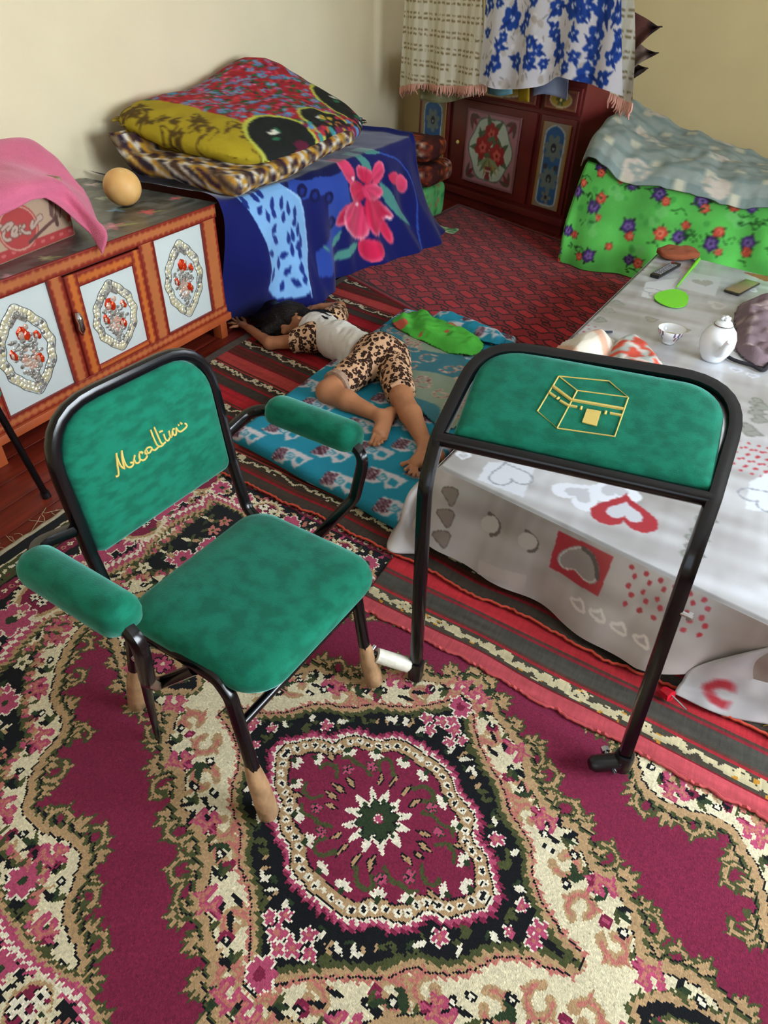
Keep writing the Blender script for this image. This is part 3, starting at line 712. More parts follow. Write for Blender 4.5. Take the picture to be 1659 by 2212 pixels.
for k in range(112):
    t = k*.026
    x, y = bpos(t, .075); RQ.ell(x, y, .010, .007, (IVO, WHT)[k % 2], 1.2); x, y = bpos(t, .10); RQ.ell(x, y, .007, .005, (BUR, BLK)[k % 2])
    x, y = bpos(t, .15); RQ.ell(x, y, .009, .009, (IVO, ROS)[k % 2]); RQ.ell(x, y, .004, .004, BLK)
    x, y = bpos(t, .21); RQ.leaf(x, y, .026, .011, k*1.1, (IVO, TAN, PNK)[k % 3])
for k in range(28):
    t = .05+k*.105; x, y = bpos(t, .272); sc_ = 1.38 if x > 1.2 else .8
    if k % 3 == 0:
        P = np.array([(x+.062*sc_*math.cos(a)*(1+.0*a), y+.062*sc_*math.sin(a)) for a in np.linspace(0, 2*PI, 24)[:-1]])
        RQ.poly(jag(P, .018*sc_, .017, k), IVO); RQ.ell(x, y, .056*sc_, .056*sc_, TAN); RQ.ell(x, y, .047*sc_, .047*sc_, BUR)
        for q in range(3):
            a = 2*PI*q/3+.5; RQ.flower(x+.022*math.cos(a), y+.022*math.sin(a), .017, WHT, BLK, 6, q, BLK, .002)
    else: RQ.flower(x, y, .046*sc_, PNK, GRN, 8, k, WHT, .004)
    for j in range(7):
        a = j*.9+k; d = (.075+.02*(j % 2))*sc_; x2, y2 = x+d*math.cos(a), y+d*math.sin(a)
        if not -.34 < max(x2-1.53, (y2-.86)*1.55) < -.2: continue
        if j % 2: RQ.flower(x2, y2, .02, (IVO, ROS, TAN)[j % 3], GRN, 5, a)
        else: RQ.leaf(x2, y2, .036, .014, a+1, (OLV, IVO, ROS)[j % 3])
# the carpet itself: a sheet with the knots as faces, a little skewed as it lies
MU = np.array([-0.337, 0.692])
ku, kv = 0.0041, 0.0041
us = np.arange(-1.53, 1.50+ku, ku); vs = np.arange(-.86, .86+kv, kv)
uu, vv = np.meshgrid(us, vs)
def rugpos(u, v):
    th = np.radians(-8.0*sstep(-1.6, -.25, u)); th0 = math.radians(-7.8)
    x = MU[0]+u*math.cos(th0)+0*v; y = MU[1]+u*math.sin(th0)+v*np.cos(th)
    return x-v*np.sin(th), y
rx, ry = rugpos(uu, vv)
rz = 0.0075+0.0012*vnoise(rx*6, ry*6, 3)
e = np.minimum.reduce([uu-us[0], us[-1]-uu, vv-vs[0], vs[-1]-vv]); rz = np.where(e < .004, 0.0005, rz)
uc = (us[:-1]+us[1:])/2; vc = (vs[:-1]+vs[1:])/2; UC, VC = np.meshgrid(uc, vc)
wu = .0035*vnoise(UC*45, VC*45, 1)+.004*vnoise(UC*9, VC*9, 2); wv = .0035*vnoise(UC*45, VC*45, 3)+.004*vnoise(UC*9, VC*9, 4)
RC = RQ.sample(np.abs(UC+wu), np.abs(VC+wv))
rc_n = 1+0.05*RNG.standard_normal(RC.shape[:2])[..., None]
rug = tag(empty('patterned_rug', (-1.0, .6, 0)), 'large burgundy rug with ivory and black floral medallion under the armchair', 'rug')
add(sheet('pile', np.stack([rx, ry, rz], -1), np.clip(RC*rc_n, 0, 1), m_pile, None, 0, True), rug)
# binding and fringe on the short end
bu, bv = np.meshgrid(np.linspace(-1.553, -1.529, 5), np.linspace(-.86, .86, 220))
bx_, by_ = rugpos(bu, bv)
bx_ = bx_+.004*vnoise(bv*25, bv*0, 5); bz_ = np.array([.001, .008, .011, .010, .006])[None, :]+0*bu
add(sheet('binding', np.stack([bx_, by_, bz_], -1), np.tile(h2('#b9ad93'), (219, 4, 1)), m_weave), rug)
fr = []
for k in range(60):
    v = -.84+1.65*k/60+.01*rr.standard_normal(); l = .02+.045*rr.random(); a = rr.normal(0, .7)
    p = [rugpos(np.array(-1.548-l*t), np.array(v+l*t*a+.01*t*t*rr.normal())) for t in (0, .4, .7, 1)]
    fr.append(sweepmesh([(q[0], q[1], .003) for q in p], .0011, 4))
add(tag(multi('fringe', fr, mat('rug_fringe', '#c9b795', rough=.9)), kind='stuff'), rug)
# ---- flat-woven striped kilims and the red meander carpet
def stripes(pat, spec, v0):
    y = v0
    for w_, c in spec:
        k = (pat.V >= y) & (pat.V < y+w_); pat.C[k] = h2(c); y += w_
    return y
def squiggle(pat, vc, hw, seed, cols=('#cfc4a4', '#bfae86')):
    """white loose embroidery line that wanders along a band"""
    r = np.random.default_rng(seed); u = pat.u[0]
    P = [(u, vc)]
    while u < pat.u[-1]:
        t = r.integers(0, 5)
        if t < 2:
            for _ in range(r.integers(2, 5)): u += r.uniform(.014, .022); P.append((u, vc+hw*(.9 if len(P) % 2 else -.5)*r.uniform(.6, 1.1)))
        elif t < 4:
            P += [(u+.01, vc+hw), (u+.035, vc+hw*.8), (u+.03, vc-hw*.2), (u+.008, vc), (u+.014, vc+hw*.5), (u+.04, vc-hw*.7)]; u += .05
        else:
            u += r.uniform(.04, .07); P.append((u, vc+r.uniform(-1, 1)*hw))
    pat.stroke(rsmooth(P, 1, False), .0105, cols[0])
    for _ in range(int((pat.u[-1]-pat.u[0])*26)):
        x = r.uniform(pat.u[0], pat.u[-1]); pat.ell(x, vc+r.uniform(-1, 1)*hw, .008, .0035, cols[r.integers(0, 2)], r.uniform(-.4, .4))
RED, DRK, BRN, SAL, WIN_ = '#a8272e', '#453c35', '#5c3028', '#b04440', '#7c1f28'
SQB = '#3f342c'
UNIT = [(.050, SQB), (.008, RED), (.012, BRN), (.085, RED), (.010, WIN_), (.065, DRK), (.012, '#8c2028'), (.020, BRN),
        (.050, SQB), (.008, SAL), (.012, BRN), (.085, SAL), (.010, WIN_), (.065, BRN), (.012, '#8c2028'), (.020, DRK)]
SQ = [.025, .287]   # centres of the embroidered bands inside a unit
UL = sum(a for a, _ in UNIT)
def kilim(name, u0, u1, v0, v1, org, ang, label, z, res=.006, edge=None, units=True, spec=None, sq=None, seed=1, fade=None):
    p = Pat(u0, u1, v0, v1, res, RED)
    if units:
        y = v0-.176; k = 0
        while y < v1:
            stripes(p, UNIT, y)
            for s in SQ: squiggle(p, y+s, .021, seed+k); k += 1
            y += UL
    else:
        stripes(p, spec, v0)
        for j, s in enumerate(sq): squiggle(p, v0+s, .020, seed+j, ('#c9bd98', '#c08a34'))
    n = vnoise(p.U*220, p.V*35, 5)*.06+vnoise(p.U*3, p.V*60, 9)*.08
    p.C *= (1+n)[..., None]
    if fade: p.C[:, :int(.06/res)] = h2(fade)
    ca, sa = math.cos(ang), math.sin(ang)
    uu = np.linspace(u0, u1, p.nu+1); vv = np.linspace(v0, v1, p.nv+1); U, V = np.meshgrid(uu, vv)
    Vw = V+.010*vnoise(U*5, U*0+seed, 3)*(1-sstep(0, .25, V-v0))+.006*vnoise(U*30, V*0, 4)*(V < v0+.004)
    AN = ang-np.radians(4.3)*sstep(0, .7, V) if units else ang+0*V
    X = org[0]+U*np.cos(AN); Y = org[1]+U*np.sin(AN)+Vw
    Z = z+.0025*vnoise(U*7, V*7, seed)
    ed = np.minimum.reduce([U-u0, u1-U, V-v0, v1-V]); Z = np.where(ed < res*.6, max(z-.006, .001), Z)
    t = tag(empty(name, (org[0]+ca*.3, org[1]+.3, 0)), label, 'rug')
    add(sheet('weave', np.stack([X, Y, Z], -1), np.clip(p.C, 0, 1), m_weave, None, 0, True), t)
    if edge:
        P = [(X[0, i], Y[0, i]-.001, z+.002+.003*math.sin(i*1.7)) for i in range(0, X.shape[1], 2)]
        add(tube('edge_cord', P, .0042, mat(edge[0], edge[1], rough=.9), None, 6), t)
    return t
KA = math.radians(-11.3)
# upper kilim: under the sleeping child, its end beside the cabinet
def kpt(px): p = atz(*px); return p
ko = np.array([-2.2, 2.02])
KT = kilim('striped_kilim', 0.0, 2.75, 0, 2.05, (-2.2, 1.70), math.radians(-7.2), 'red and brown striped kilim spread under the sleeping child and mattress', .021, res=.0064, seed=3, fade='#5d5550', edge=('kilim_orange_cord', '#b8412c'))
# lower kilim strip beside the rug, in front of the low table
spec2 = [(.050, '#c0525a'), (.005, WIN_), (.050, '#4a453b'), (.008, '#a02c34'), (.010, '#5a4038'), (.058, '#4c4a44'), (.010, '#8f2c36'), (.008, '#5a4038'), (.13, '#b8323a'), (.2, '#4c4038')]
kilim('striped_kilim', 0.0, 2.3, 0, .40, (-.715, 1.255), math.radians(-6.0), 'salmon edged kilim strip with white wool embroidery in front of low table', .0115, res=.005, units=False, spec=spec2, sq=[.080, .077], seed=21, edge=('kilim_salmon_cord', '#b84a4c'))
# red carpet with black meander lines
RP = Pat(0, 2.0, 0, 1.9, .0065, '#8a2026')
cu, cv = .30, .19; KL = '#2a0e10'
for j in range(-1, 22):
    for i in range(-2, 9):
        x0 = i*cu+(j % 2)*cu*.5; y0 = j*cv*.5
        RP.poly([(x0-.07, y0-.012), (x0-.03, y0+.036), (x0+.07, y0+.014), (x0+.035, y0-.036)], '#a8262c')
        for f in (1, -1):
            S = np.array([(.072, .012), (.034, -.040), (-.04, -.034), (-.075, -.010), (-.105, -.034), (-.16, -.030), (-.165, .0), (-.118, .006), (-.112, -.010)])*f
            RP.stroke(S+[x0, y0], .0115, KL)
E_ = np.minimum.reduce([RP.U, 2.0-RP.U, RP.V, 1.9-RP.V]); RP.C[(E_ < .05) & (E_ > .03)] = h2('#2a1010'); RP.C[E_ <= .03] = h2('#7d2226')
RP.C *= (1+.05*RNG.standard_normal(RP.C.shape[:2]))[..., None]
ra = math.radians(-26)
U, V = np.meshgrid(np.linspace(0, 2.0, RP.nu+1), np.linspace(0, 1.9, RP.nv+1))
# measured: near-left edge runs from beside the blanket towards the table
rp0 = np.array([-2.36, 3.79]); e1 = np.array([math.cos(ra), math.sin(ra)]); e2 = np.array([math.sin(math.radians(4)), math.cos(math.radians(4))])
X = rp0[0]+U*e1[0]+V*e2[0]; Y = rp0[1]+U*e1[1]+V*e2[1]; Z = .030+.002*vnoise(X*6, Y*6, 8)
ed = np.minimum.reduce([U, 2.0-U, V, 1.9-V]); Z = np.where(ed < .006, .021, Z)
keep = np.clip(RP.C, 0, 1)
t = tag(empty('meander_carpet', (-1.5, 4.2, 0)), 'red carpet with black meander lines in front of the painted cupboard', 'rug')
add(sheet('pile', np.stack([X, Y, Z], -1), keep, m_pile, None, 0, True), t)
# ================================================================== helpers for draped cloth
def cr1(C, n):
    """Catmull-Rom through the control points along axis 0, n steps a span"""
    C = np.asarray(C, float); P = np.concatenate([2*C[:1]-C[1:2], C, 2*C[-1:]-C[-2:-1]])
    out = []
    for i in range(1, len(P)-2):
        t = np.arange(n)/n; t = t.reshape(-1, *([1]*(C.ndim-1)))
        a, b, c, d = P[i-1], P[i], P[i+1], P[i+2]
        out.append(.5*((2*b)+(c-a)*t+(2*a-5*b+4*c-d)*t*t+(3*b-a-3*c+d)*t**3))
    out.append(C[-1:]); return np.concatenate(out)
def crsurf(C, nr, nc):
    S = cr1(np.asarray(C, float), nr); return cr1(S.transpose(1, 0, 2), nc).transpose(1, 0, 2)
def cen(S): return (S[:-1, :-1]+S[1:, :-1]+S[:-1, 1:]+S[1:, 1:])/4
def plainC(S, c, var=.0, seed=0, sc=8):
    C = np.tile(h2(c), (S.shape[0]-1, S.shape[1]-1, 1)); 
    return C
def mkroot(name, loc, label, cat, group=None): return tag(empty(name, loc), label, cat, group)
def solo(o, label, cat, group=None): return tag(o, label, cat, group)
# ================================================================== painted low cabinet on the left
m_paint = mat('painted_scallop_wood', attr=True, rough=0.4, bump=0.15, bscale=40, var=0.10, vscale=9, spec=0.4)
m_redw = mat('dark_red_painted_wood', '#7d2418', rough=0.42, var=0.25, vscale=7, bump=0.1, bscale=30)
m_orw = mat('orange_painted_wood', '#b0552c', rough=0.42, var=0.2, vscale=9, bump=0.1, bscale=30)
m_panel = mat('pale_glass_panel', '#cdd6d3', rough=0.14, spec=0.6)
m_foilg = mat('gold_foil_glass', '#d6cb9c', rough=0.28, metal=0.35, bump=0.6, bscale=90, col2='#e6e2cc', vscale=60)
m_foils = mat('silver_foil_glass', '#b4b2aa', rough=0.28, metal=0.4, bump=0.7, bscale=110, col2='#7c766c', vscale=70)
m_foilp = mat('peach_foil_glass', '#d8a088', rough=0.28, metal=0.25, bump=0.6, bscale=110, col2='#c2b0a0', vscale=70)
m_foilr = mat('red_foil_glass', '#c0280e', rough=0.18, metal=0.35, bump=0.5, bscale=80, col2='#e2471c', vscale=50)
m_outl = mat('dark_outline_paint', '#3c3a34', rough=0.5)
KX, KY0, KY1 = -2.27, 1.21, 2.64
cab = mkroot('painted_cabinet', (KX-.4, 1.92, 0), 'low orange painted wooden cabinet with white glass panels and jewelled foil ornaments', 'cabinet')
box_ = lambda n, lo, hi, m, par, b=.004: add(box(n, lo, hi, m, None, b), par)
box_('body', (-3.10, KY0+.01, .11), (KX-.022, KY1-.01, .645), m_redw, cab)
OR, RD = '#b4683a', '#86281a'
def scal(name, y0, y1, z0, z1, x=KX, par=None, base=OR, rim=RD, th=.022):
    """painted board on the front: long axis picked by size, scalloped red rims"""
    r = .005; ny = max(3, int((y1-y0)/r)); nz = max(3, int((z1-z0)/r))
    Y, Z = np.meshgrid(np.linspace(y0, y1, ny+1), np.linspace(z0, z1, nz+1))
    S = np.stack([np.full_like(Y, x), Y, Z], -1); c = cen(S)
    if y1-y0 > z1-z0: t, a, w_ = c[..., 1], c[..., 2]-z0, z1-z0
    else: t, a, w_ = c[..., 2], c[..., 1]-y0, y1-y0
    e = np.minimum(a, w_-a); th_ = .007+.011*np.abs(np.sin(t*PI/.034))
    C = np.where((e < min(1, w_/.055)*th_)[..., None], h2(rim), h2(base))
    return add(sheet(name, S, C, m_paint, None, th), par)
scal('top_rail', KY0, KY1, .61, .667, KX+.004, cab)
scal('bottom_rail', KY0, KY1, .135, .178, KX, cab, OR, RD)
box_('base_moulding', (KX-.5, KY0-.012, .10), (KX+.014, KY1+.012, .136), m_orw, cab)
for a, b in ((2.535, 2.635), (2.128, 2.21), (1.645, 1.712), (KY0, 1.32)): scal('post', a, b, .178, .61, KX, cab)
for a in (KY0, KY1-.05):
    for x in (KX-.07, -3.08): box_('leg', (x, a, .0), (x+.055, a+.05, .105), m_orw, cab)
box_('side_panel', (-3.10, KY1-.012, .136), (KX-.02, KY1+.001, .66), mat('grey_side_board', '#8d8d90', rough=.6), cab)
box_('top_board', (-3.12, KY0-.01, .645), (KX-.005, KY1+.006, .664), m_redw, cab)
beadV = None
def gem(c, r, f=.5, rot=0.0):
    """faceted foil drop, flat against the panel (normal +x)"""
    V = []; n = 6
    for k in range(n): a = rot+2*PI*k/n; V.append((c[0], c[1]+r[0]*math.cos(a), c[2]+r[1]*math.sin(a)))
    for k in range(n): a = rot+2*PI*k/n; V.append((c[0]+.0022*f, c[1]+.6*r[0]*math.cos(a), c[2]+.6*r[1]*math.sin(a)))
    V.append((c[0]+.0034*f, c[1], c[2]))
    F = []
    for k in range(n): j = (k+1) % n; F += [(k, j, n+j, n+k), (n+k, n+j, 2*n)]
    return V, F
def ornament(par, yc, zc, w_, h_, x, seed):
    r = np.random.default_rng(seed); G_, S_, P_, R_, L_ = [], [], [], [], []
    t = np.linspace(0, 2*PI, 160)
    def outl(a): # ogee: pointed top and bottom, scalloped flanks
        q = 1+.045*np.cos(12*a); ca = np.cos(a); p = .5*w_*np.sin(a)*q*(1-.16*np.abs(ca)**2); return p, .5*h_*(.90*ca+.10*np.sign(ca)*np.abs(ca)**20)
    ya, za = outl(t); L_.append(sweepmesh([(x+.001, yc+a, zc+b) for a, b in zip(ya, za)][:-1], .0011, 4, closed=True))
    L_.append(sweepmesh([(x+.001, yc+a*.70, zc+b*.72) for a, b in zip(ya, za)][:-1], .0010, 4, closed=True))
    for s, n_, g in ((.91, 44, (.012, .013)), (.79, 38, (.010, .011))):
        for k in range(n_):
            a = 2*PI*(k+.5*(s < .9))/n_; p, q = outl(np.array(a)); (S_ if r.random() < .22 else G_).append(gem((x, yc+float(p)*s, zc+float(q)*s), (g[0]*r.uniform(.8, 1.2), g[1]*r.uniform(.8, 1.2)), .8, r.random()))
    for k in range(10): S_.append(gem((x, yc+(k-4.5)*.007, zc+h_*(.40-.016*abs(k-4.5))), (.011, .02), .8, .3))
    for k in range(60):
        a = r.uniform(0, 2*PI); d = math.sqrt(r.random()); y, z = .20*w_*d*math.cos(a), -.10*h_+.17*h_*d*math.sin(a)
        (P_ if d < .7 else S_).append(gem((x, yc+y, zc+z), (.010, .009), .9, r.random()))
    for k in range(34):
        y, z = r.uniform(-.26, .26)*w_, r.uniform(-.12, .12)*h_+.03*h_; S_.append(gem((x, yc+y, zc+z), (.012, .008), .7, r.random()))
    for k in range(18): S_.append(gem((x, yc+r.uniform(-.07, .07)*w_, zc-h_*r.uniform(.22, .38)), (.009, .010), .7, r.random()))
    for k in range(7): P_.append(gem((x, yc+r.normal(0, .05)*w_, zc+.19*h_+r.normal(0, .03)*h_), (.012, .013), .9, r.random()))
    for (y, z, a, b) in ((-.02, .19, .026, .028), (.24, .12, .015, .018), (-.25, .02, .014, .022), (.13, -.11, .018, .024)):
        y += r.normal(0, .03); R_.append(gem((x, yc+y*w_, zc+z*h_), (a, b), 1.3, r.random()))
        R_.append(gem((x+.003, yc+y*w_+a*.6, zc+z*h_-b*.5), (a*.6, b*.7), 1.3, r.random())); (P_ if r.random() < .6 else R_).append(gem((x+.004, yc+y*w_-a*.3, zc+z*h_-b*.2), (a*.55, b*.6), 1.3, r.random()))
    for nm, pp, m in (('ornament_outline', L_, m_outl), ('gold_beads', G_, m_foilg), ('silver_beads', S_, m_foils), ('peach_beads', P_, m_foilp), ('red_petals', R_, m_foilr)):
        o = multi(nm, pp, m, None, False); o['kind'] = 'stuff'; ornq.append((o, par))
ornq = []
def panel(y0, y1, z0, z1, x, par, seed):
    p = box('glass_panel', (x-.012, y0-.004, z0-.004), (x-.004, y1+.004, z1+.004), m_panel, None, .001)
    fr_ = .008
    parts = [cube8((x-.004, y0-fr_, z0-fr_), (x+.006, y1+fr_, z0)), cube8((x-.004, y0-fr_, z1), (x+.006, y1+fr_, z1+fr_)), cube8((x-.004, y0-fr_, z0), (x+.006, y0, z1)), cube8((x-.004, y1, z0), (x+.006, y1+fr_, z1))]
    b = multi('panel_bead', parts, m_redw, None, False)
    ornq.append((p, par)); ornq.append((b, par))
    ornament(p, (y0+y1)/2, (z0+z1)/2-.005, (y1-y0)*.80, (z1-z0)*.86, x-.003, seed)
panel(2.214, 2.53, .182, .606, KX-.004, cab, 1); panel(1.326, 1.641, .182, .606, KX-.004, cab, 2)
door = add(box('door', (KX-.02, 1.716, .182), (KX-.004, 2.122, .598), m_redw, None, .003), cab)
dq = len(ornq)
for a, b, c, d in ((1.718, 1.776, .182, .598), (2.066, 2.120, .182, .598), (1.776, 2.066, .182, .207), (1.776, 2.066, .545, .598)):
    o = scal('door_board', a, b, c, d, KX+.008, cab, '#c1692c', RD); ornq.append((o, door))
p = box('glass_panel', (KX-.004, 1.776, .205), (KX+.001, 2.068, .548), m_panel, None, .001); ornq.append((p, door))
n0 = len(ornq)
ornament(door, 1.922, .372, .24, .31, KX+.002, 3)
hd = [sweepmesh(fillet([(KX+.008, 1.715, .455), (KX+.032, 1.715, .44), (KX+.032, 1.715, .40), (KX+.008, 1.715, .385)], .012, 4), [.006]*12, 8)]
V, F = sweepmesh([(KX+.030, 1.715, .465), (KX+.034, 1.715, .44), (KX+.036, 1.715, .42), (KX+.034, 1.715, .40), (KX+.030, 1.715, .372)], [.009, .015, .012, .015, .006], 8)
hd.append((V, F)); o = multi('handle', [hd[1]], m_chrome); ornq.append((o, door))
bpy.context.view_layer.update()
for o, p in ornq:
    o.parent = p; bpy.context.view_layer.update() if False else None
    o.matrix_parent_inverse = Matrix.Translation(-Vector(root_loc(cab)))
for o, p in ornq: o.matrix_parent_inverse = Matrix.Identity(4) if p is not cab else Matrix.Translation(-Vector(root_loc(cab)))
# ---- oilcloth on its top
OP = Pat(-3.12, -2.262, 1.2, 2.655, .006, '#4b4e4d')
r = np.random.default_rng(5)
for i in range(26):
    for j in range(44):
        c = h2('#4b4e4d')*r.uniform(.72, 1.35); k = (OP.U > -3.12+i*.034) & (OP.U <= -3.12+(i+1)*.034) & (OP.V > 1.2+j*.034*(2) ) & (OP.V <= 1.2+(j+1)*.068)
        if j < 22: OP.C[k] = c
for px, s, c in (((330,405), .06, '#c25f6c'), ((380,430), .035, '#c9636e'), ((430,405), .035, '#cc7480'), ((322,460), .055, '#c8525e'), ((245,490), .07, '#c87a8c'), ((455,430), .03, '#d98c9c'), ((250,455), .05, '#6f93b0'), ((200,400), .05, '#b9a0a6'), ((300,375), .04, '#7f9a4c'), ((100,560), .04, '#9aa27c'), ((30,600), .05, '#b58a9c'), ((220,430), .04, '#8f9a8c')):
    q = atz(*px, .667)
    for k in range(7): OP.leaf(q[0], q[1], s*r.uniform(.7, 1.15), s*.42, k*.9+r.random(), np.clip(h2(c)*r.uniform(.85, 1.15), 0, 1))
    OP.ell(q[0], q[1], s*.25, s*.25, np.clip(h2(c)*1.2, 0, 1)); OP.leaf(q[0], q[1], s*1.6, s*.3, 1.0, '#8aa05a')
U, V = np.meshgrid(np.linspace(-3.12, -2.262, OP.nu+1), np.linspace(1.2, 2.655, OP.nv+1))
Z = .6705+.0008*vnoise(U*9, V*9, 2)
m_oil = mat('printed_oilcloth', attr=True, rough=0.28, bump=0.1, bscale=60, spec=0.5)
solo(sheet('oilcloth', np.stack([U, V, Z], -1)-np.array([0, 0, 0]), OP.C, m_oil), 'dark checked oilcloth with pink flowers lying on top of the orange cabinet', 'tablecloth')
# ---- cardboard box with its print
bz = .6725
a0, a1 = np.array([-2.385, 1.53, bz]), np.array([-2.437, 1.955, bz]); bd = a1-a0; BL = np.linalg.norm(bd); bd /= BL; bnn = np.array([bd[1], -bd[0], 0])
m_card = mat('printed_cardboard', attr=True, rough=0.7, bump=0.15, bscale=80)
m_kraft = mat('kraft_cardboard', '#a07f63', rough=0.75, bump=0.15, bscale=80)
bx = mkroot('cardboard_box', (a0+a1)/2-np.array([.13, 0, 0]), 'brown cardboard box with red round print and red stripe under pink towel', 'box')
BH = .215; B0 = a0-bd*.12; BL2 = BL+.12
BP = Pat(0, BL2, 0, BH, .0028, '#b0937a')
def f2(px):
    q = onpl(*px, a0, bnn); return np.array([(q-B0)@bd, q[2]-bz])
BP.C[(BP.V < .036)] = h2('#a63434')
for s in range(9): BP.ell(BL2-.02-.05*s, .02, .012, .006, '#c2605a')
zz = 250/1659
BF = lambda l: np.array([f2((a*zz, 400+b*zz)) for a, b in l])
rc = f2((300*zz, 400+610*zz)); R1 = .074
BP.ell(rc[0]-.012, rc[1], R1*1.32, R1*1.12, '#a8443f'); BP.ell(rc[0]-.012, rc[1], R1*1.24, R1*1.04, '#c0907a'); BP.ell(rc[0]-.012, rc[1], R1*1.16, R1*.96, '#a83a38')
for st in ([(0,580),(70,640),(40,740),(100,800),(150,780)], [(30,640),(110,560),(170,540),(180,570),(110,640)], [(170,720),(220,700),(250,620),(220,590),(170,660),(190,740),(250,710)], [(290,590),(290,690)], [(290,650),(350,580)], [(310,640),(360,690),(430,680)], [(540,470),(590,430),(600,470),(540,500),(470,620),(440,600),(470,520)]):
    P = rsmooth(BF(st), 2, False); BP.stroke(P, .017, '#6e4c40'); BP.stroke(P, .011, '#b3998a')
BP.stroke(rsmooth(BF([(430,820),(560,690),(720,540),(800,480)]), 1, False), .012, '#5a3a34'); BP.stroke(BF([(720,230),(740,420),(800,460)]), .02, '#6a4a42')
for k in range(4): BP.stroke(BF([(760+35*k,240+30*k),(770+30*k,440+5*k)]), .006, ('#8f7262', '#5a3a34')[k % 2])
BP.stroke(BF([(800,470),(820,560)]), .018, '#5a3e36'); BP.poly(BF([(960,430),(1040,400),(1040,500),(970,530)]), '#b53a34')
U, V = np.meshgrid(np.linspace(0, BL2, BP.nu+1), np.linspace(0, BH, BP.nv+1))
S = B0+U[..., None]*bd+V[..., None]*cz
add(sheet('front_face', S, BP.C, m_card), bx)
DB = .30
def q8(p, d1, d2): return [p, p+d1, p+d1+d2, p+d2]
Bk = -bnn*DB*(1 if bnn[0] > 0 else -1)
for nm, q in (('side_face', q8(B0+bd*BL2, Bk, cz*BH)), ('side_face', q8(B0, Bk, cz*BH)), ('back_face', q8(B0+Bk, bd*BL2, cz*BH)), ('top_flap', q8(B0+cz*BH, bd*BL2, Bk)), ('bottom_face', q8(B0, bd*BL2, Bk))):
    o = add(obj(nm, q, [(0, 1, 2, 3)], m_kraft, None, False), bx); s_ = o.modifiers.new('thickness', 'SOLIDIFY'); s_.thickness = .004; s_.offset = 0
# ---- pink towel thrown over the box
m_towel = mat('pink_terry', '#d8708e', rough=0.95, sheen=0.5, sheentint='#ffd0dc', var=.14, vscale=6, bump=0.7, bscale=240, spec=.1)
X_ = lambda px, x: atx(*px, x)
ctrl = [[(-3.0, 1.25, .72), (-3.0, 1.6, .80), (-2.98, 1.95, .76), (-2.95, 2.16, .70), (-2.9, 2.24, .685)],
        [(-2.82, 1.25, .90), (-2.82, 1.6, .93), X_((20,302), -2.78), X_((105,330), -2.72), X_((165,405), -2.62)],
        [(-2.6, 1.25, .91), (-2.6, 1.62, .93), (-2.62, 1.86, .93), (-2.58, 2.0, .88), X_((188,425), -2.52)],
        [(-2.42, 1.25, .86), X_((0,410), -2.41), X_((70,395), -2.42), X_((135,400), -2.42), X_((207,472), -2.36)],
        [(-2.365, 1.25, .80), X_((0,458), -2.375), X_((85,425), -2.40), X_((158,452), -2.40), X_((232,508), -2.235)],
        [(-2.36, 1.25, .79), X_((0,462), -2.375), X_((90,428), -2.40), X_((188,500), -2.32), X_((222,549), -2.225)]]
S = crsurf(np.array(ctrl, float), 9, 12); S[..., 2] += .006*vnoise(S[..., 0]*14, S[..., 1]*14, 4)
o = sheet('pink_towel', S, plainC(S, '#d8708e'), m_towel, None, .005)
solo(o, 'pink terry towel thrown over the cardboard box on the cabinet', 'towel')
# ---- round yellow melon
mc = (atx(228, 415, -2.6)+atx(312, 415, -2.6))/2; mr = .083; mc = np.array([-2.575, 2.385, .6722+mr*.95])
V = []; prof = [(mr*math.sin(a)*(1+.0), -mr*.95*math.cos(a)) for a in np.linspace(0.02, PI-.02, 22)]
o = lathe('melon', prof, mat('melon_skin', '#e0a65e', rough=.5, col2='#e8bd78', vscale=9, bump=.08, bscale=120), None, 32, tuple(mc)); me = o.data
o['label'] = 'round pale orange melon on the flowered oilcloth beside the pink towel'; o['category'] = 'melon'
# ================================================================== bed chest with blue blanket, quilts and patchwork pillow
m_cloth = mat('printed_cotton', attr=True, rough=0.85, bump=0.3, bscale=160, var=.08, vscale=7, spec=.2)
m_plush = mat('plush_blanket', attr=True, rough=0.9, sheen=0.3, bump=0.22, bscale=380, var=.10, vscale=5, spec=.1)
box_chest = mkroot('wooden_chest', (-2.7, 3.8, 0), 'wooden chest hidden below the blue plush blanket by the wall', 'chest')
add(box('body', (-3.12, 2.92, .04), (-2.27, 4.66, .63), m_redw, None, .01), box_chest)
for x in (-3.08, -2.34):
    for y in (2.96, 4.56): add(box('leg', (x, y, 0), (x+.06, y+.06, .05), m_redw, None, .004), box_chest)
# blanket: columns run along the chest (y), rows from the wall over the top edge down to the floor
X_ = lambda px, x: atx(*px, x)
top = .652
ys_ = [2.655, 2.80, 3.0, 3.2, 3.45, 3.7, 4.0, 4.3, 4.55, 4.70, 4.76, 4.80]
rows = []
rows.append([(-3.11, y+.02*(y < 2.7), .70 if y < 2.75 else top+.005) for y in ys_])
rows.append([(-2.70, y+.015*(y < 2.7), .70 if y < 2.75 else top+.012) for y in ys_])
rows.append([(-2.32, y, .70 if y < 2.75 else top+.014) for y in ys_])
rows.append([(-2.225, y-.02, top-.005) for y in ys_])
fx_ = [-2.22, -2.19, -2.15, -2.13, -2.16, -2.19, -2.17, -2.12, -2.08, -2.06, -2.10, -2.2]
rows.append([(-2.19+.012*math.sin(y*9), y, .50) for y in ys_])
rows.append([(.5*(fx_[i]-2.17), y+.02, .28) for i, y in enumerate(ys_)])
bot = [(498,676), (560,680), (628,676), (690,665), (712,640), (735,598), (800,575), (870,553), (925,533), (948,522), (950,515), (955,500)]
rows.append([tuple(np.append((atz(*b, .03)[:2]+np.array([fx_[i], ys_[i]]))/2 if i < 4 else atz(*b, .035)[:2], .05)) for i, b in enumerate(bot)])
